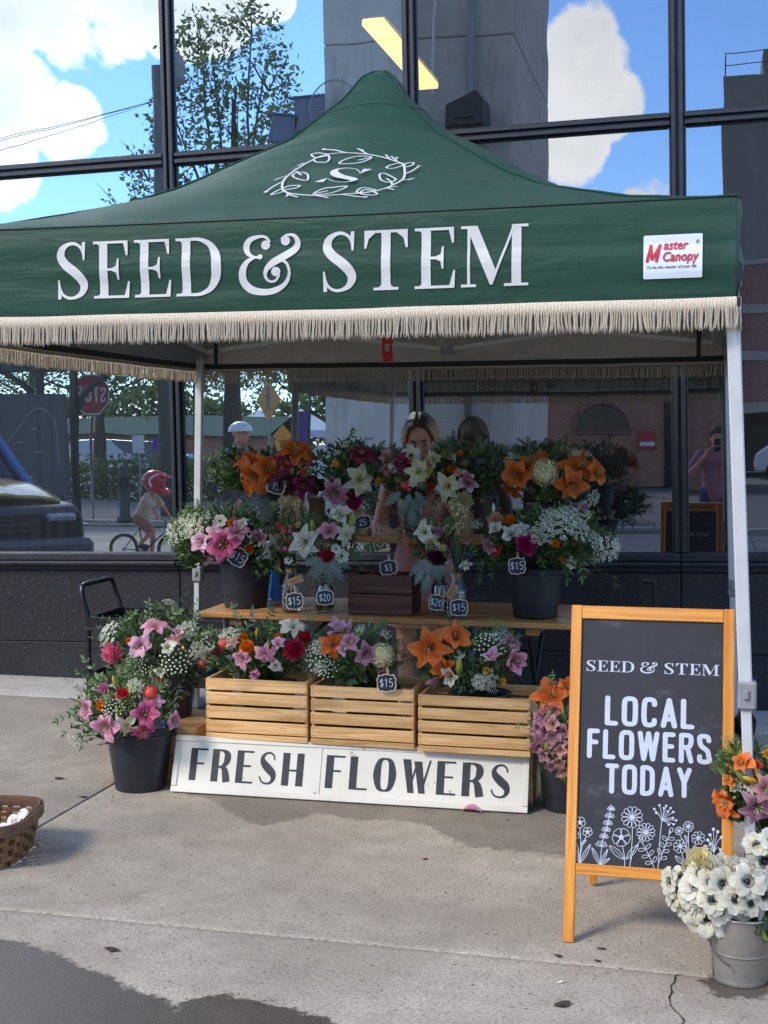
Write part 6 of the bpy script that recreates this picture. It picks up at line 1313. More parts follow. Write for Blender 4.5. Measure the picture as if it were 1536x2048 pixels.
bouquet('thin dried bouquet in the left shell bottle vase', 578, 1060, 34, 62, 5.98, (vb1[0], vb1[1], .93),
 [('rose:coral', 559, 1056, 22), ('rose:dcream', 595, 1053, 20), ('zinnia:marigold', 575, 1086, 14), ('daisy:white', 582, 1101, 14), ('pinkc', 571, 1097, 14), ('cosmos:white', 577, 1121, 18), ('dry', 590, 1040, 44, (.1, -1, .2)), ('dry', 566, 1035, 44, (-.1, -1, .2)), ('dry', 604, 1030, 30, (.3, -1, .2)), ('mauvec', 560, 1075, 18), ('redc', 570, 1060, 14), ('tan', 583, 1075, 18), ('pinkc', 580, 1062, 12), ('dry', 575, 1015, 26, (0, -1, .2)), ('tan', 560, 1098, 14)],
 [(60, ['mid', 'dark', 'pale'], dict(rad=(.06, .05, .12)))], .05, [((572, 1080), (548, 1010), 5, .03, 'pale', dict(W=.45)), ((576, 1060), (598, 1005), 3, .02, 'light')], 'dried_bouquet')
bouquet('bouquet of white lilies and dusty miller in the left glass jar', 655, 1080, 62, 60, 6.0, (at(650, 1150, 6.02).x, 6.02, .87),
 [('lily:white', 617, 1083, 76, (-.4, .1, .9)), ('lilyh:white', 678, 1042, 66, (.1, -.7, .7)), ('lilyh:pink', 659, 1063, 54, (.0, -.1, 1)), ('bud', 702, 1047, 44, (.2, -1, .3)), ('bud', 688, 1030, 34, (.0, -1, .3)), ('bud', 626, 1058, 36, (-.1, -1, .3)), ('dahlia:crimson', 656, 1111, 38, (.0, .2, 1)), ('rose:pale', 634, 1091, 26), ('cosmos:white', 683, 1112, 30), ('mauvec', 640, 1085, 34), ('mauvec', 655, 1090, 24), ('lilyf:white', 690, 1068, 44, (.5, .1, .8)), ('cosmos:white', 672, 1098, 22), ('green', 632, 1040, 26)],
 [(240, G2), (80, ['mid', 'light'], dict(rad=(.1, .08, .1)))], .11, [((690, 1080), (716, 1062), 4, .03, 'dark'), ((690, 1100), (722, 1135), 5, .03, 'dark'), ((680, 1110), (718, 1112), 5, .03, 'mid'), ((640, 1060), (612, 1022), 4, .034, 'mid')],
 dustyl=[(645, 1118, -1, .25, 46), (648, 1122, -.5, .8, 48), (655, 1122, .05, 1, 56), (662, 1122, .5, .9, 50), (665, 1118, .8, .45, 42), (640, 1128, -.7, .7, 40)])
bouquet('bouquet of cream and burgundy flowers with hanging silver leaves in the right glass jar', 868, 1090, 48, 48, 6.02, (at(880, 1150, 6.05).x, 6.05, .88),
 [('lilyh:white', 853, 1067, 54, (-.4, -.4, .8)), ('rose:dcream', 893, 1063, 28), ('lilyc:mauve', 876, 1067, 36, (.1, -.3, .9)), ('rose:dcream', 886, 1100, 26), ('lilyf:cream', 862, 1084, 42, (-.1, .2, 1)), ('zinnia:magenta', 899, 1088, 18), ('dahlia:dark', 876, 1117, 38, (.0, .3, 1)), ('daisy:white', 889, 1122, 18), ('mauvec', 862, 1094, 26), ('bud', 862, 1052, 24, (0, -1, .4)), ('bud', 880, 1052, 22), ('dahlia:burg', 866, 1110, 28), ('mauvec', 890, 1110, 20)],
 [(150, G2)], .08, [((850, 1090), (830, 1110), 4, .028, 'dark')],
 dustyl=[(852, 1120, -.7, .7, 48), (862, 1122, -.3, .95, 46), (872, 1126, .2, 1, 46), (880, 1130, .6, .8, 36), (845, 1140, -.5, 1, 36), (856, 1150, -.1, 1, 38), (848, 1160, .1, 1, 30)])
bouquet('tall dried grasses and a white bud in the right shell bottle vase', 915, 1075, 30, 60, 5.94, (vb2[0], vb2[1], .93),
 [('dry', 912, 1060, 62, (-.02, -1, .1)), ('dry', 905, 1040, 40, (-.2, -1, .1)), ('dry', 922, 1055, 44, (.2, -1, .1)), ('lilyc:white', 927, 1123, 34, (.3, .6, .7)), ('tan', 925, 1080, 16), ('dry', 915, 1090, 50, (.05, -1, .1)), ('pinkc', 935, 1085, 10), ('rose:dusty', 938, 1078, 16)],
 [(24, ['pale', 'dark'], dict(rad=(.04, .04, .1)))], .05, [((915, 1100), (930, 1040), 3, .02, 'pale'), ((925, 1110), (945, 1090), 3, .02, 'dark')], 'dried_bouquet')
bouquet('wide bouquet of white ammi with a magenta peony in the right table tin', 1085, 1075, 130, 60, 6.06, (-.808, 6.10, .95),
 [('dahlia:peach', 992, 1042, 38, (-.2, -.2, 1)), ('marigold:marigold', 1021, 1041, 26), ('rose:coral', 996, 1105, 34), ('peony:magenta', 1052, 1092, 54, (.0, -.2, 1)), ('lilyc:white', 992, 1062, 40, (-.2, -.6, .7)), ('lilyh:mauve', 985, 1090, 46, (-.6, .2, .7)), ('lilyh:white', 1022, 1073, 50, (.0, -.4, .9)), ('marigold:marigold', 1110, 1088, 22), ('ammi', 1122, 1049, 72, (.1, -.5, .8)), ('ammi', 1085, 1066, 56, (-.1, -.2, 1)), ('ammi', 1140, 1032, 56, (.2, -.7, .6)), ('ammi', 1158, 1060, 50, (.4, -.3, .8)), ('lace', 1218, 1096, 64, (.6, .0, .8)), ('lace', 1195, 1110, 40, (.5, .4, .7)), ('bud:white', 987, 1018, 22, (0, -1, .3)), ('cosmos:white', 1142, 1126, 26), ('rose:peach', 1126, 1123, 20), ('ammi', 1100, 1035, 44), ('bud', 1010, 1060, 30), ('gyp', 1170, 1040, 40), ('lace', 1190, 1080, 40), ('green', 1175, 1145, 26, (.3, .8, .5)), ('gyp', 960, 1060, 44), ('lilyf:white', 1040, 1060, 36), ('zinnia:marigold', 1124, 1118, 14)],
 [(560, ['mid', 'light', 'dark', 'mid']), (220, ['mid', 'light'], dict(off=(.10, -.03, -.03), rad=(.20, .12, .12), needles=160)), (90, G2, dict(off=(-.22, -.02, -.09), rad=(.08, .06, .06), ln=(.03, .055)))], .17,
 [((990, 1120), (958, 1160), 6, .034, 'dark', dict(W=.45)), ((1010, 1125), (985, 1150), 5, .034, 'dark', dict(W=.45)), ((975, 1080), (945, 1045), 5, .03, 'dark'), ((1150, 1110), (1165, 1155), 4, .045, 'light', dict(W=.3)), ((1120, 1115), (1135, 1160), 4, .045, 'mid', dict(W=.3)), ((1170, 1090), (1215, 1068), 5, .03, 'mid'), ((1090, 1120), (1085, 1142), 4, .04, 'mid', dict(W=.3)), ((1050, 1040), (1072, 1012), 5, .03, 'mid'), ((1100, 1040), (1120, 1008), 4, .03, 'light')])
t_ = thing('trailing_vine', 'single thin vine trailing down to the right from the right table tin', 'vine', (-.808, 6.0, .96)); vp = [at(x, y, 5.98-.05*i/6) for i, (x, y) in enumerate([(1150, 1110), (1180, 1120), (1195, 1140), (1210, 1148), (1228, 1155), (1232, 1170)])]
MB().tube(smooth(vp, 5), .0012, 5).build('stem', m_stem, t_, True); flower(t_, 'green', vp[-1], RIGHT*.2-UP+Vector((0, -.4, 0)), .045)
for p in vp[1:-1]: o_ = put(blade('mid'), 'leaf', t_, WM[t_.name].inverted() @ lookat(p, (rnd.uniform(-1, 1), -1, rnd.uniform(-.5, 1))) @ Matrix.Scale(.018, 4))
bouquet('bouquet of orange lilies and willowy leaves in the left shelf tin', 560, 940, 84, 46, 6.56, (-2.24, 6.60, 1.25),
 [('lily:orange', 511, 952, 80, (-.2, .2, 1)), ('lilyh:orange', 497, 927, 58, (-.3, -.5, .8)), ('lilyh:orange', 476, 929, 44, (-.8, -.2, .5)), ('lilyh:orange', 535, 940, 64, (.2, -.1, 1)), ('lilyf:orange', 592, 910, 74, (.1, -.7, .7)), ('lilyh:orange', 566, 922, 50), ('lilyh:burg', 570, 930, 54), ('lilyh:dark', 572, 962, 58, (.0, .2, 1)), ('lilyh:burg', 604, 966, 56, (.2, .3, .9)), ('lilyh:dark', 626, 968, 56, (.4, .3, .8)), ('bud', 584, 945, 34, (-.1, -1, .3)), ('bud', 619, 945, 26, (.6, -.6, .4)), ('monarda', 618, 928, 22), ('lilyc:orange', 603, 948, 28), ('lilyf:orange', 606, 916, 50), ('lilyf:dusty', 597, 972, 34, (.0, .5, .9)), ('lilyf:burg', 545, 960, 36, (.0, .3, 1)), ('dahlia:burg', 537, 964, 22)],
 [(300, G2), (170, ['mid', 'dark', 'light'], dict(off=(-.21, .0, -.02), rad=(.15, .1, .10), ln=(.05, .095), needles=60))], .14,
 [((500, 950), (412, 915), 8, .05, 'mid', dict(W=.22)), ((490, 955), (425, 945), 7, .05, 'mid', dict(W=.22)), ((480, 960), (440, 985), 6, .045, 'dark', dict(W=.22)), ((490, 945), (440, 905), 6, .05, 'light', dict(W=.2)), ((540, 930), (530, 905), 4, .03, 'dark'), ((620, 950), (648, 905), 5, .036, 'dark', dict(W=.3))])
bouquet('bouquet with a stargazer lily and a magenta dahlia in the left kraft flower box', 703, 945, 66, 62, 6.52, (at(703, 1010, 6.55).x, 6.55, 1.19),
 [('lily:burg', 724, 914, 54, (.0, -.6, .7)), ('lilyh:burg', 748, 918, 34, (.7, -.2, .6)), ('rose:yellow', 672, 933, 26), ('lily:cream', 719, 960, 66, (.2, .0, 1)), ('lily:star', 674, 982, 68, (-.3, .3, .9)), ('dahlia:magenta', 703, 1001, 46, (.0, .2, 1)), ('rose:yellow', 755, 965, 24), ('monarda', 659, 892, 20), ('green', 737, 944, 26), ('lilyf:dusty', 664, 963, 22), ('mauvec', 735, 985, 26), ('filler', 690, 920, 40), ('cosmos:white', 676, 905, 12), ('filler', 742, 950, 30), ('gyp', 690, 900, 34), ('mauvec', 700, 895, 24)],
 [(420, G2), (90, ['mid', 'light'], dict(rad=(.14, .12, .15)))], .12,
 [((705, 920), (720, 884), 5, .044, 'dark', dict(W=.22)), ((690, 920), (690, 880), 4, .04, 'dark', dict(W=.25)), ((660, 940), (640, 905), 5, .034, 'mid'), ((665, 985), (645, 1010), 5, .034, 'dark'), ((740, 930), (765, 905), 5, .03, 'dark'), ((730, 985), (752, 1000), 4, .03, 'dark')])
bouquet('bouquet with a white cosmos and a cream lily in the tall jar before the vendor', 822, 945, 58, 56, 6.50, (at(825, 1010, 6.55).x, 6.55, 1.21),
 [('cosmos:white', 822, 911, 40, (.0, -.3, 1)), ('lily:cream', 836, 944, 62, (.2, .0, 1)), ('daisy:white', 826, 965, 22), ('lilyh:burg', 806, 929, 48, (-.4, -.3, .8)), ('lilyf:burg', 824, 927, 28), ('lilyh:dusty', 780, 919, 42, (-.4, -.4, .7)), ('lilyh:dusty', 776, 938, 32), ('lilyf:white', 791, 928, 32), ('lilyh:cream', 856, 924, 44, (.5, -.3, .7)), ('bud', 857, 947, 40, (.4, -.6, .5)), ('redc', 811, 970, 26), ('pinkc', 818, 978, 14), ('zinnia:coral', 862, 974, 20), ('mauvec', 845, 970, 26), ('tan', 800, 960, 22), ('lilyf:white', 868, 920, 26), ('green', 848, 902, 22), ('filler', 780, 960, 30)],
 [(300, G2, dict(rad=(.14, .1, .105), off=(0, .01, -.045), ln=(.02, .042))), (60, ['mid', 'dark'], dict(rad=(.12, .1, .09), off=(0, 0, -.05)))], .11, [((850, 930), (872, 905), 4, .03, 'dark'), ((790, 940), (764, 930), 5, .03, 'dark'), ((800, 970), (775, 985), 4, .03, 'dark'), ((830, 1060), (800, 1075), 5, .026, 'mid'), ((800, 925), (786, 906), 2, .02, 'mid')],
 dustyl=[(800, 985, -.8, .7, 42), (818, 990, -.1, 1, 52), (826, 1000, .3, 1, 48), (832, 985, .6, .9, 40), (812, 1000, -.4, 1, 40), (822, 1020, .1, 1, 44)])
bouquet('bouquet with a cream dahlia and white lilies in the right kraft flower box', 925, 950, 64, 62, 6.52, (at(922, 1012, 6.55).x, 6.55, 1.19),
 [('lily:cream', 900, 972, 62, (-.3, .1, 1)), ('lilyh:star', 931, 966, 50, (.2, -.3, .9)), ('bud:white', 945, 954, 20), ('dahlia:dcream', 927, 1001, 44, (.0, .1, 1)), ('marigold:marigold', 903, 939, 20), ('monarda', 956, 926, 24), ('monarda', 978, 890, 26), ('filler', 897, 920, 46), ('lilyf:peach', 915, 945, 22), ('tan', 890, 905, 20), ('redc', 920, 905, 16), ('tan', 945, 905, 20), ('mauvec', 898, 910, 18), ('green', 938, 886, 18, (0, -1, .4)), ('zinnia:peach', 965, 1002, 14), ('filler', 960, 910, 40), ('gyp', 910, 925, 34), ('mauvec', 930, 925, 22)],
 [(430, G2), (100, ['mid', 'dark', 'light'], dict(off=(.10, 0, .02), rad=(.12, .1, .15)))], .12, [((950, 940), (985, 905), 5, .03, 'dark'), ((950, 970), (985, 975), 5, .03, 'mid'), ((960, 990), (975, 1020), 5, .03, 'dark'), ((890, 940), (875, 900), 4, .03, 'dark'), ((880, 990), (868, 1005), 4, .035, 'dark'), ((975, 930), (1003, 892), 5, .03, 'dark')])
bouquet('bouquet of orange lilies round a cream hydrangea in the right shelf tin', 1102, 945, 98, 56, 6.52, (-.79, 6.60, 1.21),
 [('lily:orange', 1038, 950, 74, (-.3, .0, 1)), ('lilyh:orange', 1055, 934, 52, (.0, -.6, .8)), ('lilyf:orange', 1026, 980, 46, (-.5, .6, .6)), ('lily:orange', 1156, 934, 74, (.2, -.4, .9)), ('lilyh:orange', 1184, 949, 62, (.6, -.1, .8)), ('lily:orange', 1139, 966, 70, (.1, .3, 1)), ('hyd', 1089, 944, 56), ('ammi', 1025, 921, 40, (-.4, -.7, .6)), ('lace', 1172, 908, 34, (.4, -.9, .3)), ('lace', 1186, 996, 36, (.5, .2, .8)), ('lilyc:pale', 1164, 1004, 44, (.1, .9, .5)), ('green', 1128, 902, 54, (.1, -.9, .4)), ('green', 1133, 866, 38, (.0, -1, .3)), ('gbead', 1098, 985, 40), ('thistle', 1136, 944, 16), ('mauvec', 1066, 915, 24), ('lilyf:orange', 1084, 912, 26), ('bud:yellow', 1190, 938, 24), ('gyp', 1150, 915, 36), ('mauvec', 1062, 978, 20), ('lilyh:mauve', 1170, 980, 30)],
 [(330, G2), (140, ['mid', 'light'], dict(off=(.0, -.04, -.06), rad=(.15, .1, .08), needles=90))], .15,
 [((1120, 920), (1132, 870), 3, .02, 'mid'), ((1040, 925), (1018, 900), 5, .03, 'dark'), ((1000, 930), (985, 890), 6, .034, 'dark'), ((1060, 920), (1064, 895), 4, .03, 'dark'), ((1150, 985), (1172, 1008), 4, .03, 'mid')])
bouquet('bouquet of orange and mauve lilies at the right edge beside the chalkboard', 1520, 1570, 75, 72, 4.12, (.22, 4.28, .23),
 [('lilyc:orange', 1490, 1536, 62, (-.4, -.7, .6)), ('lilyh:orange', 1466, 1597, 84, (-1, .4, .4)), ('lily:mauve', 1512, 1606, 90, (-.1, .3, 1)), ('lilyh:dusty', 1526, 1577, 70, (.1, -.1, 1)), ('bud', 1486, 1556, 50, (-.6, -.7, .3)), ('bud:yellow', 1503, 1560, 40, (-.8, -.3, .3)), ('bud:yellow', 1515, 1548, 32, (-.4, -.9, .3)), ('green', 1463, 1480, 44, (-.1, -1, .4)), ('green', 1456, 1516, 42, (-.4, -.6, .6)), ('green', 1429, 1533, 30, (-.9, .2, .5)), ('thistle', 1488, 1515, 16), ('zinnia:coral', 1513, 1530, 26), ('lilyc:orange', 1470, 1560, 40, (-.8, .1, .4)), ('zinnia:yellow', 1534, 1508, 24), ('lace', 1472, 1572, 30), ('lilyh:mauve', 1545, 1610, 70)],
 [(170, G1), (150, ['mid', 'dark'], dict(off=(-.03, -.01, -.07), rad=(.07, .06, .045), needles=80)), (34, ['light', 'lime'], dict(off=(-.075, -.02, .06), rad=(.04, .04, .05), needles=60))], .11, [((1470, 1530), (1440, 1508), 5, .022, 'light', dict(W=.2)), ((1500, 1520), (1530, 1490), 6, .02, 'pale', dict(W=.35))])
AN = [(1411, 1837, 66, (-.15, .1, 1)), (1461, 1845, 68, (.0, .2, 1)), (1506, 1840, 50, (.3, .1, 1)), (1470, 1797, 56, (.1, -.1, 1)), (1423, 1801, 54, (-.1, -.4, .9)), (1389, 1774, 56, (-.2, -.5, .8)), (1402, 1749, 60, (-.1, -.6, .7)), (1444, 1768, 58, (.0, -.2, 1)), (1493, 1763, 70, (.1, -.4, .9)), (1527, 1790, 52, (.3, 0, 1)), (1533, 1824, 46, (.5, .2, .8)), (1344, 1765, 56, (-.9, -.1, .3)), (1346, 1797, 44, (-1, .1, .2)), (1371, 1820, 46, (-.8, .2, .4)), (1364, 1752, 44, (-.6, -.6, .4)), (1388, 1820, 46, (-.5, .2, .7)), (1440, 1822, 48, (0, 0, 1)), (1378, 1795, 46, (-.6, 0, .7)), (1500, 1805, 50, (.2, 0, 1)), (1543, 1760, 54, (.4, -.4, .8)), (1420, 1765, 48, (0, -.5, .8)), (1550, 1800, 54, (.6, 0, .7))]
bouquet('dense bunch of white dark eyed anemones in the galvanised bucket', 1455, 1790, 112, 66, 3.90, (.088, 3.895, .17),
 [('anem', x, y, s*1.12, d) for x, y, s, d in AN]+[('ranunculus:dcream', 1398, 1723, 66, (-.1, -.5, .8)), ('ranunculus:cream', 1380, 1736, 40, (-.4, -.5, .7)), ('ranunculus:white', 1440, 1736, 60, (.0, -.6, .8)), ('ranunculus:white', 1470, 1738, 56, (.1, -.6, .8)), ('ranunculus:cream', 1420, 1738, 50, (0, -.6, .8)), ('ranunculus:white', 1500, 1742, 46, (.2, -.6, .7))],
 [(110, ['mid', 'light', 'mid'], dict(rad=(.14, .10, .08))), (60, ['dark', 'mid'], dict(off=(.10, -.05, -.06), rad=(.05, .05, .04)))], .13, [((1375, 1800), (1352, 1785), 3, .022, 'mid', dict(W=.6)), ((1395, 1745), (1395, 1728), 3, .022, 'mid', dict(W=.6)), ((1510, 1860), (1540, 1872), 4, .03, 'dark')])
bouquet('taller pair of white anemones above the galvanised bucket at the right edge', 1535, 1705, 50, 46, 3.98, (.20, 4.05, .17),
 [('anem', 1529, 1722, 80, (-.1, .1, 1)), ('anem', 1515, 1692, 58, (-.4, -.7, .6)), ('anem', 1541, 1684, 56, (.2, -.6, .8)), ('anem', 1552, 1742, 60, (.2, .2, 1))], [(40, G1)], .08)
q_ = random.Random(77); mb = MB()
for k in range(420):
    p = V_ = Vector((q_.uniform(-2.6, .5), q_.uniform(3.0, 6.9), .0012)); s = q_.uniform(.0015, .0045)*(1 if q_.random() < .93 else 2.2); a = q_.uniform(0, 6.28); n = 5
    mb.add([p+Vector((math.cos(a+6.283*i/n)*s*q_.uniform(.5, 1.3), math.sin(a+6.283*i/n)*s*q_.uniform(.4, 1), 0)) for i in range(n)]+[p+Vector((0, 0, s*.5))], [(i, (i+1) % n, n) for i in range(n)], 0 if q_.random() < .7 else 1)
tag(mb.build('grit', [pmat('dark_grit', (.05, .04, .03), .9, .4, 90), pmat('pale_grit', (.5, .47, .42), .9, .3, 90)]), 'fine grit and crumbs scattered over the concrete', 'grit', None, 'stuff')
# crate at the right edge and the things lying on the pavement
cr = thing('wooden_crate', 'weathered wooden crate edge at the far right behind the galvanised bucket', 'crate', (.47, 4.05, 0), R(-14))
m_old = wood('weathered_plank', sr(168, 118, 72), sr(206, 158, 106), 0, .6, 20, .3, .9)
for sy in (-1, 1):
    for k in range(3): piece('slat', cr, (0, sy*.14, .045+k*.085), (.46, .014, .075), m_old, .003)
for sx in (-1, 1): piece('end_panel', cr, (sx*.222, 0, .125), (.016, .264, .25), m_old, .003)
piece('floor_board', cr, (0, 0, .012), (.42, .26, .012), m_old)
pc = atz(945, 1622, .004); me = petalme('fallen_petal', PM['pink'], lambda t: (t-.5, .22*math.sin(math.pi*t)), W_L, .36, .3, .05, 9, 4, 5)
o = put(me, 'fallen_petal', None, Matrix.Translation(pc+Vector((0, -.01, .002))) @ Matrix.Rotation(R(-8), 4, 'Z') @ Matrix.Rotation(R(18), 4, 'X') @ Matrix.Scale(.092, 4)); tag(o, 'curled pink petal fallen on the wet concrete before the FRESH FLOWERS sign', 'petal')
m_litter = pmat('dead_leaf', (.045, .028, .018), .8, .4, 60); m_chip = pmat('pale_chip', sr(212, 204, 188), .8, .2)
for i, (x, y, s, lab, m, c) in enumerate(((118, 1557, .030, 'small dry leaf on the concrete left of the front pail', m_litter, 'leaf'), (1118, 1912, .018, 'brown leaf scrap below the left chalkboard leg', m_litter, 'leaf'), (1203, 1897, .015, 'tiny dark leaf scrap on the concrete under the chalkboard', m_litter, 'leaf'), (1196, 1922, .014, 'dark leaf scrap nearest the crack', m_litter, 'leaf'), (1122, 1964, .014, 'pale straw chip lying in the near foreground', m_chip, 'chip'), (1124, 2010, .030, 'dark blot of dried leaf at the bottom edge', m_litter, 'leaf'), (224, 1900, .030, 'grey flattened scrap of gum on the near slab', m_litter, 'gum'), (166, 1594, .028, 'curled dry leaf beside the slab joint', m_litter, 'leaf'), (850, 1718, .016, 'reddish petal scrap in the middle of the pavement', PM['crimson'], 'petal'))):
    p = atz(x, y, .003); q = random.Random(i); mb = MB(); n = 9; ring = [Vector((math.cos(6.283*k/n)*s*q.uniform(.5, 1.1), math.sin(6.283*k/n)*s*.5*q.uniform(.5, 1.2), q.uniform(0, .25)*s)) for k in range(n)]
    th = Vector((0, 0, -.0012)); mb.add([Vector((0, 0, s*.18))]+ring+[Vector((0, 0, s*.18))+th]+[r_+th for r_ in ring], [(0, 1+k, 1+(k+1) % n) for k in range(n)]+[(n+1, n+2+(k+1) % n, n+2+k) for k in range(n)]+[(1+k, n+2+k, n+2+(k+1) % n, 1+(k+1) % n) for k in range(n)])
    o = mb.build('scrap' if c == 'gum' else ('straw_chip' if c == 'chip' else ('petal_scrap' if c == 'petal' else 'dry_leaf')), m); o.location = p; o.rotation_euler = (0, 0, q.uniform(-.6, .6)); tag(o, lab, c)
# ------------------------------------------------------------------ people
def fuse(mb, voxel, name, mat, parent, smooth_it=6, factor=.5):
    me = mb.mesh('tmp', mat); o = bpy.data.objects.new('tmp', me); COL.objects.link(o)
    m = o.modifiers.new('r', 'REMESH'); m.mode = 'VOXEL'; m.voxel_size = voxel; m.use_smooth_shade = True
    s = o.modifiers.new('s', 'SMOOTH'); s.factor = factor; s.iterations = smooth_it
    dg = bpy.context.evaluated_depsgraph_get(); dg.update(); ev = o.evaluated_get(dg); nm = bpy.data.meshes.new_from_object(ev); nm.name = name
    bpy.data.objects.remove(o); bpy.data.meshes.remove(me)
    nm.materials.clear(); nm.materials.append(mat); nm.polygons.foreach_set('use_smooth', [True]*len(nm.polygons)); return put(nm, name, parent)
def skin(name, c):
    t = NT(name); v = t.coord(); f = t.noise(v, 9, 4); c2 = t.mix(t.rng(f, .3, .7), tuple(x*.9 for x in c), (c[0]*1.05, c[1]*.96, c[2]*.95))
    b = t.n('ShaderNodeBsdfPrincipled', {'Base Color': c2, 'Roughness': .5, 'Specular IOR Level': .35, 'Subsurface Weight': .12, 'Subsurface Radius': (.012, .005, .003), 'Subsurface Scale': .5}); t.put(t.out.inputs[0], b.outputs[0]); return t.m
m_skin = skin('skin', sr(206, 150, 124)); m_lip = pmat('lips', sr(168, 92, 86), .45)
def hand(mb, w, d, up, s=1.0, curl=.6):         # palm + five fingers from the wrist along d; up = back of the hand
    d = Vector(d).normalized(); up = Vector(up); up = (up-d*up.dot(d)).normalized(); sd = d.cross(up); w = Vector(w); pc_ = w+d*.045*s
    mb.ell(pc_, (.043*s, .048*s, .017*s), Matrix((sd, d, up)).transposed(), 12, 8)
    for k, (o, L_) in enumerate(((-.030, .062), (-.010, .074), (.010, .070), (.029, .054))):
        a = w+d*.082*s+sd*o*s; b = a+(d*math.cos(curl*.5)-up*math.sin(curl*.5))*L_*.5*s; c = b+(d*math.cos(curl*1.5)-up*math.sin(curl*1.5))*L_*.5*s; mb.cap(a-d*.02, b, .0095*s, .0088*s, 8); mb.cap(b, c, .0088*s, .0078*s, 8)
    a = w+d*.03*s+sd*-.036*s; b = a+(d*.6-sd*.8-up*.25).normalized()*.036*s; c = b+(d*.9-sd*.25-up*.4).normalized()*.030*s; mb.cap(w+d*.02*s-sd*.018*s, a, .014*s, .0125*s, 8); mb.cap(a, b, .0125*s, .0105*s, 8); mb.cap(b, c, .0105*s, .0088*s, 8)
def headparts(mb, c, rot, s=1.0):                # head of about 0.23 m; local -Y is the face, +Z the crown
    E = lambda p, r, q=None: mb.ell(c+rot @ (Vector(p)*s), tuple(x*s for x in r), rot if q is None else rot @ q, 18, 12)
    E((0, .018, .035), (.076, .094, .088)); E((0, -.020, -.005), (.066, .076, .085)); E((0, -.040, -.070), (.048, .050, .048)); E((0, -.078, -.098), (.020, .018, .017))
    for x in (-1, 1): E((x*.040, -.066, -.028), (.026, .024, .024)); E((x*.078, .012, -.012), (.009, .020, .031), Matrix.Rotation(.25*x, 3, 'Z')); E((x*.056, -.018, -.072), (.018, .035, .030)); E((x*.030, -.090, .030), (.030, .014, .010)); E((x*.031, -.084, .006), (.017, .013, .012))
    mb.cap(c+rot @ (Vector((0, -.092, .012))*s), c+rot @ (Vector((0, -.112, -.030))*s), .0095*s, .0125*s, 8); E((0, -.106, -.034), (.017, .014, .010)); E((0, -.090, -.060), (.025, .014, .010)); E((0, -.088, -.072), (.022, .013, .009))
def faceparts(par, c, rot, s=1.0, browc=(.05, .03, .02), closed=True):
    inv = WM[par.name].inverted(); P = lambda x, y, z: inv @ (c+rot @ (Vector((x, y, z))*s)); m_br = pmat('brow', browc, .8); m_eyeb = pmat('eye_dark', (.02, .012, .008), .2)
    for x in (-1, 1):
        mb = MB(); mb.tube([P(x*.014, -.104, .027), P(x*.028, -.104, .034), P(x*.044, -.096, .032), P(x*.053, -.086, .025)], [.0036*s, .0046*s, .0038*s, .0016*s], 6); mb.build('eyebrow', m_br, par)
        if closed: mb = MB(); mb.tube([P(x*.017, -.0955, .002), P(x*.025, -.0985, -.002), P(x*.034, -.0985, -.003), P(x*.046, -.091, .000)], [.0012*s, .0022*s, .0024*s, .0014*s], 6); mb.build('eyelid_line', m_eyeb, par)
        else: mb = MB(); mb.ell(P(x*.031, -.094, .006), (.008*s,)*3); mb.build('eye', m_eyeb, par)
    mb = MB(); mb.tube([P(-.022, -.098, -.066), P(-.010, -.104, -.063), P(0, -.105, -.065), P(.010, -.104, -.063), P(.022, -.098, -.066)], [.002*s, .0042*s, .0042*s, .0042*s, .002*s], 6); mb.build('mouth', m_lip, par)
# the vendor
wb = Vector((-1.565, 7.08, 0)); wo = thing('person', 'blonde woman with dark roots looking down, in a dusty pink dress behind the flowers', 'person', wb)
def V(x, y, z): return Vector((x, y, z))
hc = V(.0, -.055, 1.575); hrot = Matrix.Rotation(R(26), 3, 'X') @ Matrix.Rotation(R(-4), 3, 'Y')
hrot = Matrix.Rotation(R(8), 3, 'Z') @ hrot
mb = MB(); headparts(mb, hc, hrot, 1.02)
mb.cap(V(0, .0, 1.36), hc+hrot @ V(0, .02, -.07), .052, .050); mb.ell(V(0, .0, 1.29), (.165, .085, .10)); mb.ell(V(0, .0, 1.18), (.135, .088, .14)); mb.ell(V(0, .005, 1.02), (.118, .080, .12)); mb.ell(V(0, .01, .90), (.155, .10, .11)); mb.ell(V(0, .01, .84), (.16, .105, .09))
for s in (-1, 1): mb.cap(V(s*.06, .0, 1.38), V(s*.165, .0, 1.335), .045, .050); mb.ell(V(s*.065, -.075, 1.20), (.058, .045, .055))
RS_, RE, RH = V(-.185, .0, 1.325), V(-.235, -.07, 1.075), V(-.045, -.22, 1.03); LS_, LE, LH = V(.185, .0, 1.325), V(.235, -.06, 1.065), V(.03, -.21, 1.075)
for a, b, c in ((RS_, RE, RH), (LS_, LE, LH)): mb.cap(a, b, .048, .037); mb.cap(b, c, .038, .024)
hand(mb, RH, (RH-RE), V(-.2, -.8, .5)); hand(mb, LH, (LH-LE), V(.2, -.7, .6))
for s in (-1, 1): mb.cap(V(s*.085, .01, .84), V(s*.095, .0, .47), .085, .052); mb.cap(V(s*.095, .0, .47), V(s*.10, .03, .10), .054, .036); mb.ell(V(s*.097, .035, .34), (.05, .054, .10)); mb.cap(V(s*.10, .045, .05), V(s*.105, -.12, .03), .036, .028)
fuse(mb, .0065, 'body', m_skin, wo, 5)
faceparts(wo, wb+hc, hrot, 1.02)
m_dress = pmat('dusty_pink_cloth', sr(186, 128, 118), .8, .12, 9, 5, .3, 22)
mb = MB()
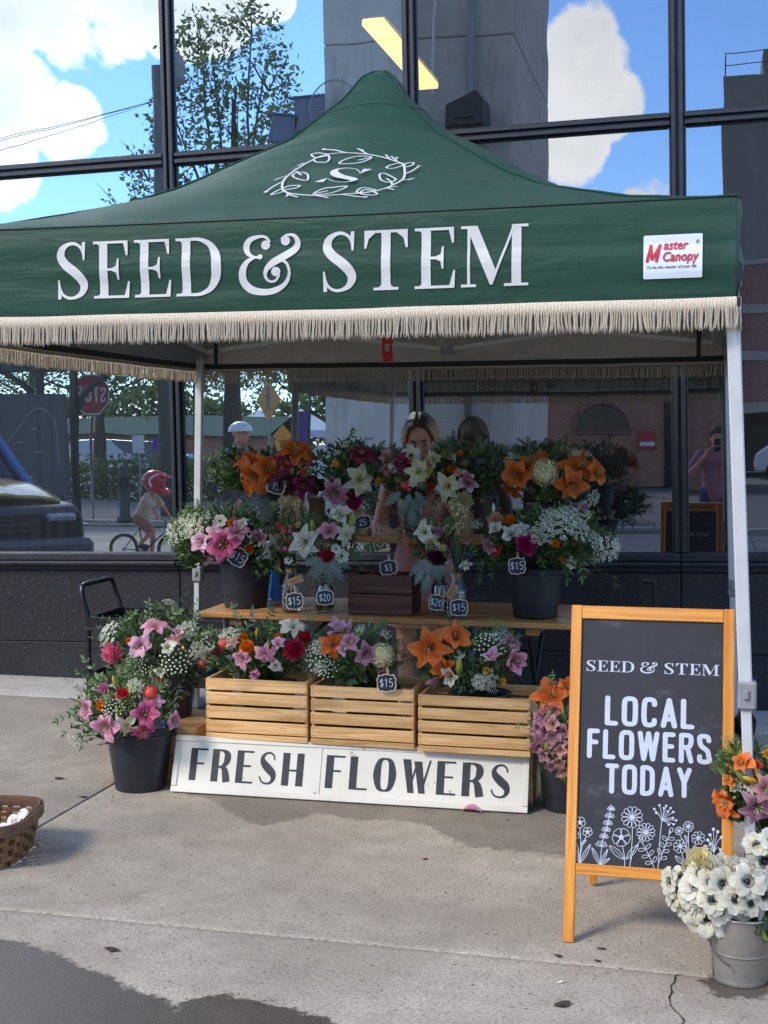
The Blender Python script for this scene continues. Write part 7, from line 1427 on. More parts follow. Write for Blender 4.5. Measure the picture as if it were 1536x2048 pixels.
def dressf(u, v_):
    a = u*2*math.pi; z = 1.28-.74*v_; pr = [(1.28, .140, .098), (1.20, .150, .118), (1.10, .128, .098), (1.03, .124, .092), (.95, .152, .112), (.84, .178, .125), (.54, .205, .150)]
    for (za, xa_, ya_), (zb, xb_, yb_) in zip(pr, pr[1:]):
        if z >= zb: k = (za-z)/(za-zb); rx_, ry_ = xa_+(xb_-xa_)*k, ya_+(yb_-ya_)*k; break
    fold = 1+(.05*math.sin(a*9+2*v_))*max(0, v_-.35)+.02*noise.noise(V(math.cos(a)*3, math.sin(a)*3, z*6))
    return V(rx_*math.cos(a)*fold, .005+ry_*math.sin(a)*fold, z)
mb.grid(dressf, 64, 40); mb.build('dress', m_dress, wo)
for s in (-1, 1): mb = MB(); mb.tube(smooth([V(s*.085, -.098, 1.26), V(s*.10, -.075, 1.345), V(s*.10, .0, 1.385), V(s*.09, .075, 1.33), V(s*.08, .10, 1.26)], 6), .011, 8, flat=.5); mb.build('dress_strap', m_dress, wo)
def hair_mat():
    t = NT('blonde_hair'); v = t.n('ShaderNodeTexCoord').outputs['UV']; s = t.n('ShaderNodeSeparateXYZ', {0: v}); st = t.noise(t.n('ShaderNodeMapping', {'Vector': v, 'Scale': (90, 2.5, 1)}).outputs[0], 1, 4, .6); st2 = t.noise(t.n('ShaderNodeMapping', {'Vector': v, 'Scale': (14, 1, 1)}).outputs[0], 1, 2)
    c = t.mix(t.rng(t.math('ADD', s.outputs[1], t.math('MULTIPLY', t.math('SUBTRACT', st2, .5), .6)), .26, .66, smooth=True), sr(48, 34, 26), sr(206, 168, 116)); c = t.mix(t.rng(st, .35, .65, 0, .6), c, t.mix(.6, c, sr(60, 40, 24)))
    return t.bsdf(c, .42, 0, .5, t.bump(st, .6, .004))
m_hair = hair_mat()
def hairf(u, v_, side):            # strands fall from the parting over each side of the head
    f = (u-.5)*2; a0 = V(.004*side, -.078+.165*u, .118-.11*(abs(f)**2.4)*.55); th = v_*1.5; rad = V(.090+.006*math.sin(u*20+v_*3), .112, .112)
    fy = -.072+.17*u; yy = fy*(1-.25*v_*(u < .25)); cs = math.sqrt(max(.05, 1-(yy-.012)**2/.0150)); x = side*(.006+.090*cs*math.sin(th*1.08)); z = .026+.102*cs*math.cos(th*1.18)-.02*v_*v_; n_ = .0035*noise.noise(V(u*26, v_*2, side*5)); return V(x*(1+n_*4)+side*n_, yy, z+n_)
mb = MB(); mb.grid(lambda u, v_: hc+hrot @ (V(.083*math.cos(6.283*u)*math.sin(3.1416*v_), .040+.092*math.sin(6.283*u)*math.sin(3.1416*v_), .026+.098*math.cos(3.1416*v_))*1.02), 28, 18, uv=True); mb.build('hair_back', m_hair, wo)
for side in (-1, 1):
    mb = MB(); mb.grid(lambda u, v_: hc+hrot @ (hairf(u, v_, side)*1.04), 40, 18, uv=True, flip=side > 0); o = mb.build('hair', m_hair, wo)
    md = o.modifiers.new('thick', 'SOLIDIFY'); md.thickness = .012; md.offset = 0
mb = MB(); mb.grid(lambda u, v_: hc+hrot @ (V(.05*math.cos(6.283*u)*math.sin(3.1416*v_), .110+.040*math.sin(6.283*u)*math.sin(3.1416*v_), -.02-.055*math.cos(3.1416*v_))), 18, 12, uv=True); mb.build('hair_knot', m_hair, wo)
for k in range(7):
    a = V(-.070-.004*k+.002, -.055-.004*k, .05); q = [hc+hrot @ (a+V(-.003*j+.002*math.sin(k*2+j), .002*j*(k % 3), -.034*j)) for j in range(5)] if k < 4 else [hc+hrot @ (V(.072+.002*k, -.05, .05)+V(.003*j+.003*math.sin(k+j), .002*j, -.040*j)) for j in range(5)]
    mb = MB(); mb.tube(q, [.0022, .002, .0016, .0012, .0006], 5); 
    for i in range(len(mb.v)): mb.uv[i] = (k*.1, .9)
    mb.build('hair_strand', m_hair, wo)
m_tat = pmat('tattoo_ink', sr(66, 52, 54), .6)
def ontube(a, b, r, pts, name='tattoo'):
    d = (b-a).normalized(); n_ = (V(0, -1, .15)-d*V(0, -1, .15).dot(d)).normalized(); s_ = d.cross(n_); mb = MB()
    for st in pts: mb.tube([a.lerp(b, t_)+(n_*math.cos(w)+s_*math.sin(w))*(r*1.0) for t_, w in st], .0016, 5)
    mb.build(name, m_tat, wo)
ontube(RE, RH, .0355, [[(.15+.04*math.cos(k)*.9, .3+.28*math.sin(k)) for k in [i*.7 for i in range(10)]], [(.30+.03*math.cos(k), .1+.3*math.sin(k*2)) for k in [i*.6 for i in range(9)]]])
ontube(LE, LH, .034, [[(.15+.06*i+.02*math.sin(i*3+j), -.5+.4*j+.16*math.sin(i*2.3+j)) for i in range(10)] for j in range(3)])
# simple riders and the photographer, seen only as reflections
def figure(label, base, rz, J, cloth, s=1.0, voxel=.014, skinm=None):
    t = thing('person', label, 'person', base, rz); skinm = skinm or m_skin
    mb = MB(); K = {k: Vector(v) for k, v in J.items()}; hd = K['head']; headparts(mb, hd, Matrix.Rotation(J.get('pitch', 0), 3, 'X'), s)
    mb.cap(K['neck'], hd+Vector((0, .01, -.06*s)), .05*s, .048*s); mb.cap(K['chest'], K['pelvis'], .13*s, .13*s, 14); mb.cap(K['neck'], K['chest'], .07*s, .14*s, 12)
    for q in 'LR':
        mb.cap(K['neck'].lerp(K['sh'+q], .3), K['sh'+q], .05*s, .055*s); mb.cap(K['sh'+q], K['el'+q], .05*s, .038*s); mb.cap(K['el'+q], K['ha'+q], .038*s, .026*s); hand(mb, K['ha'+q], K['ha'+q]-K['el'+q], V(0, 0, 1), s)
        mb.cap(K['hip'+q], K['kn'+q], .085*s, .055*s); mb.cap(K['kn'+q], K['an'+q], .055*s, .036*s); mb.cap(K['an'+q], K['an'+q]+Vector((0, -.16*s, -.03*s)), .036*s, .03*s)
    fuse(mb, voxel, 'body', skinm, t, 4)
    for nm, mat, segs in cloth:
        mb = MB()
        for a, b, ra, rb in segs: mb.cap(K[a] if isinstance(a, str) else Vector(a), K[b] if isinstance(b, str) else Vector(b), ra*s, rb*s, 14)
        fuse(mb, voxel, nm, mat, t, 3)
    return t, K
m_tan = pmat('tan_shirt', sr(206, 186, 158), .85, .1, 12, 4, .2, 30); m_short = pmat('pink_shorts', sr(160, 110, 104), .85, .2, 20); m_bluec = pmat('blue_shirt', sr(50, 60, 120), .85, .1, 12); m_dkc = pmat('dark_shorts', sr(40, 40, 46), .85); m_hred = pmat('helmet_red', sr(196, 24, 44), .25, .05); m_hwh = pmat('helmet_white', sr(225, 228, 230), .35, .05); m_rub = pmat('rubber', (.012, .012, .012), .7); m_chr = pmat('bright_metal', (.5, .5, .5), .25, .05, metal=.9); m_hairb = pmat('brown_hair', sr(40, 28, 20), .6, .3, 60)
def wheelmesh(par, c, r, ax, tr=.018):        # wheel in the plane spanned by ax (horizontal) and Z
    ax = Vector(ax).normalized(); w = sub('wheel', par, WM[par.name].inverted() @ Matrix.Translation(c)); P = lambda a, q: ax*math.cos(a)*q+Vector((0, 0, math.sin(a)*q))
    mb = MB(); mb.tube([P(2*math.pi*k/32, r-tr) for k in range(32)], tr, 8, closed=True); mb.build('tyre', m_rub, w)
    mb = MB(); mb.tube([P(2*math.pi*k/32, r-2.3*tr) for k in range(32)], tr*.5, 6, closed=True)
    for k in range(16): mb.tube([P(2*math.pi*k/16, .01), P(2*math.pi*k/16, r-2.3*tr)], .0015, 4)
    mb.ell((0, 0, 0), (.03, .03, .03), None, 8, 6); mb.build('rim', m_chr, w); return w
def bike(label, base, s, col, d=1):           # points along local +X*d
    t = thing('bicycle', label, 'bicycle', base); B = Vector(base); q = lambda x, z, y=0: Vector((x*d*s, y*s, z*s)); m = pmat('bike_paint', col, .35, .05)
    wheelmesh(t, B+q(-.52, .33), .33*s, (1, 0, 0)); wheelmesh(t, B+q(.52, .33), .33*s, (1, 0, 0))
    mb = MB()
    for a, b, r in (((-.52, .33), (-.08, .30), .011), ((-.52, .33), (-.17, .76), .009), ((-.08, .30), (-.19, .84), .016), ((-.08, .30), (.38, .70), .018), ((-.17, .74), (.36, .80), .017), ((.36, .84), (.52, .33), .014)): mb.tube([q(*a), q(*b)], r*s, 8)
    mb.build('frame', m, t); mb = MB(); mb.ell(q(-.20, .88), (.12*s, .06*s, .03*s)); mb.build('saddle', m_rub, t)
    mb = MB(); mb.tube(smooth([q(.30, .98, -.28), q(.38, .98, -.2), q(.38, .92, 0), q(.38, .98, .2), q(.30, .98, .28)], 5), .012*s, 8); mb.tube([q(.36, .8), q(.38, .93)], .014*s, 8); mb.build('handlebar', m_steel, t)
    mb = MB(); mb.lathe([(0, -.004), (.09*s, -.004), (.09*s, .004), (0, .004)], 20); mb.xf(Matrix.Translation(q(-.08, .30, -.06)) @ Matrix.Rotation(R(90), 4, 'X')); mb.tube([q(-.08, .30, -.09), q(.02, .16, -.10)], .01*s, 6); mb.tube([q(-.08, .30, .09), q(-.18, .44, .10)], .01*s, 6); mb.build('crank', m_chr, t); return t
kx, ky = -6.78, .70; kb = Vector((kx, ky, 0)); ks = .62
bike('small child bicycle ridden by the child in the red helmet, mirrored in the left window', kb, ks, (.03, .03, .035))
def rider(label, base, s, shirt, shorts, col_up, lean=.28):
    z0 = .90*s; X = lambda x, y, z: Vector((x*s, y*s, z*s))
    J = dict(pelvis=X(-.16, 0, .96), chest=X(.02, 0, 1.28), neck=X(.10, 0, 1.44), head=X(.16, 0, 1.64), shL=X(.07, .18, 1.40), shR=X(.07, -.18, 1.40), elL=X(.22, .24, 1.18), elR=X(.22, -.24, 1.18), haL=X(.33, .26, 1.02), haR=X(.33, -.26, 1.02), hipL=X(-.14, .09, .92), hipR=X(-.14, -.09, .92), knL=X(.16, .11, .72), knR=X(.06, -.11, .58), anL=X(-.12, .11, .44), anR=X(.02, -.11, .16))
    t = thing('person', label, 'person', base); mb = MB(); hd = J['head']; hr = Matrix.Rotation(R(90), 3, 'Z') @ Matrix.Rotation(R(4), 3, 'X'); headparts(mb, hd, hr, s*1.08 if s < .8 else s)
    mb.cap(J['neck'], hd-X(.02, 0, .06), .05*s, .05*s); mb.cap(J['chest'], J['pelvis'], .13*s, .13*s, 14); mb.cap(J['neck'], J['chest'], .07*s, .13*s, 12)
    for q in 'LR':
        mb.cap(J['sh'+q], J['el'+q], .052*s, .04*s); mb.cap(J['el'+q], J['ha'+q], .04*s, .028*s); hand(mb, J['ha'+q], J['ha'+q]-J['el'+q], V(0, 0, 1), s); mb.cap(J['hip'+q], J['kn'+q], .085*s, .058*s); mb.cap(J['kn'+q], J['an'+q], .058*s, .038*s); mb.cap(J['an'+q], J['an'+q]+X(.17, 0, -.04), .036*s, .03*s)
    fuse(mb, .012, 'body', m_skin, t, 4); mb = MB(); mb.cap(J['chest'], J['pelvis'], .155*s, .15*s, 16); mb.cap(J['neck']-X(0, 0, .03), J['chest'], .09*s, .15*s, 14)
    for q in 'LR': mb.cap(J['sh'+q], J['sh'+q].lerp(J['el'+q], .7), .068*s, .07*s)
    fuse(mb, .012, 'shirt', shirt, t, 3); mb = MB()
    for q in 'LR': mb.cap(J['hip'+q], J['hip'+q].lerp(J['kn'+q], .75), .11*s, .095*s)
    mb.cap(J['pelvis']-X(0, .06, .0), J['pelvis']+X(0, .06, 0), .14*s, .14*s); fuse(mb, .012, 'shorts', shorts, t, 3)
    for q in 'LR': mb = MB(); mb.ell(J['an'+q]+X(.08, 0, -.04), (.13*s, .05*s, .05*s)); mb.build('shoe', m_dkc, t)
    return t, hd
kt, kh = rider('child in a tan shirt and red helmet on a bicycle, mirrored in the left window', kb, ks, m_tan, m_short, 0)
hl = thing('helmet', 'red and white full face bicycle helmet on the mirrored child', 'helmet', kb+kh); mb = MB(); mb.ell((-.01, 0, .035), (.155, .135, .135), None, 24, 16); mb.xf(Matrix.Identity(4)); mb.build('shell', m_hred, hl)
mb = MB(); mb.tube(smooth([(.02, -.115, -.05), (.12, -.085, -.09), (.165, 0, -.10), (.12, .085, -.09), (.02, .115, -.05)], 6), .035, 10); mb.build('chin_guard', m_hred, hl); mb = MB(); mb.box((.16, 0, .09), (.12, .18, .014), .005, Matrix.Rotation(R(12), 3, 'Y')); mb.build('visor', m_hred, hl)
for s in (-1, 1): mb = MB(); mb.tube(smooth([(.10, s*.105, .12), (.0, s*.140, .05), (.02, s*.135, -.04)], 6), .018, 8, flat=.4); mb.build('white_stripe', m_hwh, hl)
ab_ = Vector((-6.30, -.85, 0)); bike('adult bicycle ridden by the cyclist in the white helmet, mirrored behind the canopy leg', ab_, 1.0, (.05, .05, .06))
at_, ah = rider('cyclist in a blue shirt with a white vented helmet, mirrored behind the canopy leg', ab_, 1.0, m_bluec, m_dkc, 0)
hl = thing('helmet', 'white vented bicycle helmet on the mirrored adult cyclist', 'helmet', ab_+ah); mb = MB(); mb.grid(lambda u, v_: V(.16*math.cos(6.283*u)*math.sin(1.5*v_+.001), .12*math.sin(6.283*u)*math.sin(1.5*v_+.001), .03+.13*math.cos(1.5*v_)), 28, 10); mb.build('shell', m_hwh, hl)
for s in (-.07, -.03, .03, .07): mb = MB(); mb.tube([(-.09, s, .095+(.02 if abs(s) < .05 else 0)), (0, s*1.05, .148 if abs(s) < .05 else .125), (.09, s, .10+(.02 if abs(s) < .05 else 0))], .011, 8, flat=.7); mb.build('vent', m_rub, hl)
m_pinks = pmat('pink_shirt', sr(170, 112, 122), .85, .08, 14, 4, .2, 30); m_jean = pmat('denim', sr(60, 74, 100), .85, .15, 40)
t, K = figure('person in a pink shirt holding up a phone, mirrored in the right window', (0, -.42, 0), math.pi, dict(head=(0, -.02, 1.585), neck=(0, .03, 1.44), chest=(0, .03, 1.26), pelvis=(0, .03, .95), shL=(-.18, .03, 1.38), shR=(.18, .03, 1.38), elL=(-.29, -.06, 1.17), elR=(.29, -.06, 1.17), haL=(-.09, -.25, 1.42), haR=(.09, -.25, 1.42), hipL=(-.09, .03, .92), hipR=(.09, .03, .92), knL=(-.10, .02, .49), knR=(.10, .02, .49), anL=(-.10, .05, .08), anR=(.10, .05, .08)),
 [('shirt', m_pinks, [('chest', 'pelvis', .155, .165), ('neck', 'chest', .085, .155), ('shL', (-.25, -.03, 1.26), .075, .07), ('shR', (.25, -.03, 1.26), .075, .07)]), ('trousers', m_jean, [('hipL', 'knL', .105, .075), ('knL', 'anL', .075, .06), ('hipR', 'knR', .105, .075), ('knR', 'anR', .075, .06), ((-.06, .03, .93), (.06, .03, .93), .14, .14)])])
mb = MB(); mb.ell((0, .01, 1.64), (.095, .11, .10)); mb.ell((0, .07, 1.52), (.09, .06, .13)); mb.build('hair', m_hairb, t)
ph = thing('phone', 'dark phone held up by the mirrored person in the pink shirt', 'phone', (0, -.10, 1.50)); mb = MB(); mb.box((0, 0, 0), (.075, .009, .15), .004); mb.build('case', m_blk, ph)

# ------------------------------------------------------------------ the street behind the camera (it shows in the windows)
m_bark = pmat('bark', (.075, .06, .045), .9, .4, 12, 5, .8, 40); m_lf = [leafmat('tree_a', (.11, .175, .06), .4, .45, .6), leafmat('tree_b', (.16, .24, .08), .4, .45, .6)]
def tree(label, base, h, trunk, cr_, blobs, nl, lsz=.16, seed=1, group='street trees mirrored in the windows'):
    q = random.Random(seed); t = thing('tree', label, 'tree', base, 0, group); mb = MB(); hb = h
    mb.tube(smooth([(0, 0, -.2), (.05*q.uniform(-1, 1), 0, h*.25), (q.uniform(-.1, .1), q.uniform(-.1, .1), h*.55), (q.uniform(-.3, .3), q.uniform(-.3, .3), h*.9)], 4), [trunk*(1.15-.075*i) for i in range(13)], 10)
    lf = MB()
    for bi, (x, y, z, r) in enumerate(blobs):
        c = V(x, y, z); st = V(0, 0, min(z*.75, h*.5)); mb.tube(smooth([st, st.lerp(c, .5)+V(q.uniform(-.2, .2), q.uniform(-.2, .2), .2), c+V(0, 0, r*.6)], 4), [trunk*.26*(1-.1*i) for i in range(9)], 6)
        for k in range(5):
            e = c+V(q.uniform(-1, 1), q.uniform(-1, 1), q.uniform(-.5, 1.1))*r; mb.tube([c-V(0, 0, r*.3), c.lerp(e, .5), e], [trunk*.09, trunk*.06, trunk*.02], 5)
        n = int(nl*r*r*3.6)
        for k in range(n):
            d = V(q.gauss(0, 1), q.gauss(0, 1), q.gauss(0, 1)).normalized(); cl = noise.noise(V(d.x*2+bi, d.y*2, d.z*2)); 
            if cl < -.02: continue
            p = c+d*r*q.uniform(.45, 1.08)*(1+.25*cl); a = V(q.uniform(-1, 1), q.uniform(-1, 1), q.uniform(-1, 1)).normalized(); b = a.orthogonal().normalized(); s = lsz*q.uniform(.6, 1.2); lf.add([p, p+a*s*.5+b*s*.28, p+a*s, p+a*s*.5-b*s*.28], [(0, 1, 2, 3)], q.randint(0, 1))
    mb.build('trunk', m_bark, t); tag(lf.build('crown', m_lf, t), kind='stuff'); return t
def vp(px, py, Yv, z=0): p = refl(px, py, Yv); return (p.x, p.y, z)
b0 = vp(470, 900, 31); H_ = lambda py, Yv: at(500, py, Yv).z
tree('tall open crowned tree whose mirrored top rises above the canopy', b0, 11.0, .22, 1, [(-.9, 0, 11.4, .8), (.5, 0, 11.6, .75), (-.4, .3, 10.3, .9), (.9, 0, 10.3, .8), (-1.6, 0, 9.4, .7), (.1, 0, 9.2, 1.1), (1.4, 0, 9.1, .8), (-2.2, 0, 8.2, .7), (-.8, 0, 8.1, 1.0), (.9, 0, 7.9, 1.1), (-2.6, .2, 7.0, .8), (-1.2, 0, 6.8, 1.0), (.3, 0, 6.7, 1.2), (1.5, 0, 6.6, .9), (-2.9, 0, 5.8, .9), (0, 0, 5.2, 1.5), (-1.6, .3, 5.0, 1.2)], 300, .17, 3)
tree('broad leafy tree mirrored behind the stop sign', vp(200, 900, 36), 6.2, .20, 1, [(0, 0, 5.3, 1.7), (-2.2, 0, 4.6, 1.6), (2.0, 0, 4.9, 1.7), (.4, .6, 3.6, 1.3), (-3.4, 0, 3.6, 1.2), (3.2, .3, 3.7, 1.2)], 190, .2, 5)
tree('thick dark trunked tree mirrored right of the left canopy leg', vp(462, 900, 27), 7.0, .20, 1, [(0, 0, 4.9, 1.3), (-1.4, 0, 4.2, 1.1), (1.3, .3, 4.4, 1.2), (.3, 0, 6.0, 1.3)], 210, .18, 6)
tree('slim tree mirrored beside the yellow crossing sign', vp(590, 900, 38), 5.8, .12, 1, [(0, 0, 4.4, 1.4), (-1.5, 0, 3.8, 1.2), (1.2, 0, 3.7, 1.2), (.2, 0, 5.4, 1.2)], 180, .2, 7)
tree('rounded tree mirrored far behind the information board', vp(60, 900, 46), 6.5, .2, 1, [(0, 0, 4.8, 2.0), (-2.6, 0, 4.2, 1.8), (2.6, 0, 4.4, 1.8)], 130, .24, 8)
tree('dense tree mirrored behind the white helmeted cyclist', vp(395, 900, 44), 6.5, .18, 1, [(0, 0, 4.6, 1.9), (-2.0, 0, 3.9, 1.5), (2.0, 0, 4.1, 1.6), (0, 0, 6.2, 1.5)], 150, .22, 9)
q_ = random.Random(11); mb = MB()
for k in range(30000):
    x = q_.uniform(-62, 22); g = noise.noise(V(x*.16, 3, 0)); h = 4.4+2.2*g+1.2*noise.noise(V(x*.6, 8, 1)); z = q_.uniform(0, 1)**.7*h; y = -62+q_.uniform(-2.5, 2.5)*(1-.5*z/h)
    if noise.noise(V(x*.7, z*.9, 2)) < -.30: continue
    p = V(x, y, z-.1); a = V(q_.uniform(-1, 1), q_.uniform(-1, 1), q_.uniform(-1, 1)).normalized(); b = a.orthogonal(); s = q_.uniform(.25, .55); mb.add([p, p+a*s*.5+b*s*.32, p+a*s, p+a*s*.5-b*s*.32], [(0, 1, 2, 3)], k % 2)
tag(mb.build('tree_belt', m_lf), 'far belt of green trees closing the mirrored street', 'trees', None, 'stuff')
hg = thing('hedge', 'low clipped hedge along the far side of the mirrored street', 'hedge', vp(170, 985, 34)); mb = MB(); q_ = random.Random(4)
for k in range(8000):
    p = V(q_.uniform(-5.5, 5.5), q_.uniform(-.5, .5), q_.uniform(-.1, .95+.2*math.sin(k))); a = V(q_.uniform(-1, 1), q_.uniform(-1, 1), q_.uniform(-1, 1)).normalized(); b = a.orthogonal(); s = .13; mb.add([p, p+a*s*.5+b*s*.3, p+a*s, p+a*s*.5-b*s*.3], [(0, 1, 2, 3)], k % 2)
tag(mb.build('leaves', m_lf, hg), kind='stuff')
# utility pole with a lantern
pb = Vector(vp(338, 1000, 27)); po = thing('utility_pole', 'grey wooden utility pole with a lantern on a bracket, mirrored in the left window', 'pole', pb); m_pole = pmat('weathered_pole', (.15, .145, .135), .9, .2, 3, 5, .3, 20, stretch=(6, 6, 1)); ht = H_(120, 27)
mb = MB(); mb.tube([(0, 0, -.2), (-.06, 0, ht*.5), (-.13, 0, ht)], [.19, .165, .14], 14); mb.build('pole', m_pole, po)
mb = MB(); mb.tube(smooth([(-.05, 0, ht-1.0), (.12, 0, ht-1.05), (.22, 0, ht-.9), (.24, 0, ht-.5)], 5), .03, 8); mb.build('bracket', m_steel, po); m_lan = pmat('lantern_grey', (.30, .31, .33), .5)
mb = MB(); mb.lathe([(0, -.5), (.12, -.48), (.22, -.30), (.26, -.05), (.20, .18), (.08, .30), (0, .32)], 8, (.24, 0, ht+.0), smooth=False); mb.build('lantern', m_lan, po)
mb = MB()
for z in (ht-1.4, ht-1.9): mb.box((.02, -.16, z), (.22, .14, .26), .02)
mb.build('transformer_box', m_steel, po)
m_cab = pmat('black_cable', (.01, .01, .01), .6); p0 = pb+V(-.1, 0, ht-.7)
for k, (x, z) in enumerate(((-44, 9.2), (-44, 8.4), (-40, 7.4))):
    e = V(x, p0.y-14+6*k, z); mb = MB(); mb.tube([p0.lerp(e, t_/12)-V(0, 0, .9*math.sin(math.pi*t_/12)) for t_ in range(13)], .007, 5); tag(mb.build('overhead_cable', m_cab), 'thin overhead cable mirrored in the left window, '+('the highest of three' if k == 0 else 'the middle one of three' if k == 1 else 'the lowest of three'), 'cable', 'overhead cables mirrored in the left window')
# traffic signs
m_sred = pmat('stop_red', sr(186, 34, 46), .45, .04); m_swh = pmat('sign_white', sr(226, 226, 222), .5, .04); m_syel = pmat('sign_yellow', sr(240, 160, 20), .45, .04); m_spost = pmat('steel_post', (.30, .30, .30), .5, .1, metal=.5); m_alum = pmat('sign_back', (.4, .4, .4), .5, metal=.6)
sp = Vector(vp(185, 1000, 25.5)); zc = H_(785, 25.5)-.0; ss = thing('stop_sign', 'red octagonal STOP sign on a post, seen reversed in the left window', 'sign', sp, R(180-52))
def octg(r): return [(r*math.cos(R(22.5+45*k)), r*math.sin(R(22.5+45*k))) for k in range(8)]
for nm, r, y0, y1, m in (('white_border', .46, -.004, .004, m_swh), ('red_face', .425, -.007, -.0042, m_sred)):
    mb = MB(); P = octg(r); mb.add([(x, y0, zc+z) for x, z in P]+[(x, y1, zc+z) for x, z in P], [tuple(range(8)), tuple(range(15, 7, -1))]+[(k, (k+1) % 8, 8+(k+1) % 8, 8+k) for k in range(8)]); mb.build(nm, m, ss)
def monoP(ch):
    if ch != 'P': return mono(ch)
    k = Ink(); a = .0775; k.stroke([(a, a), (a, 1-a)], .155, sm=False, round_=True); k.stroke([(a, 1-a), (.28, 1-a), (.44-a, .86), (.44-a, .62), (.28, .47), (a, .47)], .155, 5, round_=True); return k, .46
letters(monoP, 'STOP', -.33, -.16, .32, .10, .66, .4, lambda x, y, l: V(x, -.0078-l, zc+y), m_swh, ss)
mb = MB(); mb.bar((0, .03, -.2), (0, .03, zc+.4), .05, .04, .004, (0, 1, 0)); mb.build('post', m_spost, ss); mb = MB(); mb.bar((0, -.001, .9), (0, -.001, zc-.48), .045, .012, .002, (0, 1, 0)); mb.build('red_strip', m_sred, ss)
yp = Vector(vp(537, 1000, 30)); zc2 = H_(800, 30); ys = thing('crossing_sign', 'yellow pedestrian crossing diamond on a post, mirrored in the window', 'sign', yp, R(180+40))
mb = MB(); r = .52; P = [(0, -r), (r, 0), (0, r), (-r, 0)]; mb.add([(x, -.006, zc2+z) for x, z in P]+[(x, .004, zc2+z) for x, z in P], [(0, 1, 2, 3), (7, 6, 5, 4)]+[(k, (k+1) % 4, 4+(k+1) % 4, 4+k) for k in range(4)]); mb.build('plate', m_syel, ys)
ink = Ink(); ink.dot((0, .24), .06); ink.stroke([(0, .17), (0, -.02)], .10, sm=False); ink.stroke([(0, .0), (-.08, -.26)], .05, sm=False); ink.stroke([(0, .0), (.09, -.26)], .05, sm=False); ink.stroke([(-.01, .14), (-.12, .0)], .04, sm=False); ink.stroke([(.01, .14), (.13, .04)], .04, sm=False); ink.obj(lambda x, y, l: V(x, -.0068-l, zc2+y), 'walker_symbol', m_blk, ys)
mb = MB(); mb.bar((0, .03, -.2), (0, .03, zc2+.4), .06, .05, .004, (0, 1, 0)); mb.build('post', m_spost, ys)
for k, (px, py, Yv, r) in enumerate(((563, 868, 44, .34), (566, 888, 44, .26))):
    p = Vector(vp(px, py, Yv)); z = H_(py, Yv)
    if k == 0: y2 = thing('crossing_sign', 'smaller distant yellow crossing sign, mirrored lower right of the near one', 'sign', p, R(180-45)); mb = MB(); mb.bar((0, .03, -.2), (0, .03, z+.3), .06, .05, .004, (0, 1, 0)); mb.build('post', m_spost, y2); y0 = p
    mb = MB(); P = [(0, -r), (r, 0), (0, r), (-r, 0)] if k == 0 else [(-r, -.2), (r, -.2), (r, .2), (-r, .2)]; mb.add([(x, -.006, z+zz) for x, zz in P]+[(x, .004, z+zz) for x, zz in P], [(0, 1, 2, 3), (7, 6, 5, 4)]+[(j, (j+1) % 4, 4+(j+1) % 4, 4+j) for j in range(4)]); mb.build('plate', m_syel, y2)
bo = thing('bollard', 'dark green bollard on the mirrored pavement beside the child', 'bollard', vp(250, 1000, 23)); m_bol = pmat('bollard_green', (.012, .035, .03), .45, .1)
mb = MB(); mb.lathe([(0, 0), (.16, 0), (.16, .08), (.11, .12), (.105, .80), (.12, .82), (.12, .86), (.09, .88), (.07, .96), (.03, 1.0), (0, 1.01)], 16); mb.build('post', m_bol, bo)
ns = thing('parking_sign', 'small white parking sign on a thin post, mirrored above the child', 'sign', vp(281, 960, 32), R(180)); z = H_(887, 32); mb = MB(); mb.box((0, 0, z), (.30, .012, .46), .004); mb.build('plate', m_swh, ns); mb = MB(); mb.bar((0, .02, -.2), (0, .02, z+.2), .045, .03, .003, (0, 1, 0)); mb.build('post', m_spost, ns)
# the tall concrete pier block
m_cb = NT('stained_concrete'); v = m_cb.coord(rand=False); f = m_cb.noise(v, .9, 6, .65); g_ = m_cb.noise(m_cb.n('ShaderNodeMapping', {'Vector': v, 'Scale': (2.2, 2.2, .35)}).outputs[0], 1, 6, .7); c_ = m_cb.mix(m_cb.rng(f, .3, .7), sr(190, 183, 170), sr(214, 206, 192)); c_ = m_cb.mix(m_cb.rng(g_, .56, .74, 0, .65), c_, sr(96, 90, 82)); c_ = m_cb.mix(m_cb.rng(m_cb.noise(v, 4.5, 3), .68, .74, 0, .6), c_, sr(62, 56, 50)); m_cb = m_cb.bsdf(c_, .9, 0, .2, m_cb.bump(f, .4, .05))
px0, px1 = refl(650, 900, 24).x, refl(1020, 900, 24).x; pier = thing('concrete_tower', 'tall stained concrete block mirrored behind the canopy peak', 'building', ((px0+px1)/2, -8.3, -.1)); w = px1-px0
for k, (a, b, y) in enumerate(((0, .765, 0), (.775, 1.0, -.10))):
    for j in range(5): piece('wall_panel', pier, (-w/2+w*(a+b)/2, -2.7+y, .9+j*3.0+.6), (w*(b-a)-.01, 5.4, 2.985), m_cb, .02)
mb = MB(); mb.tube([(-w/2+w*.79, .12, 0), (-w/2+w*.79, .12, 15)], .07, 10); mb.build('drain_pipe', m_spost, pier)
m_eq = pmat('rooftop_grey', sr(96, 104, 124), .6, .2, 2); q0 = Vector((0, -8.3, 0))
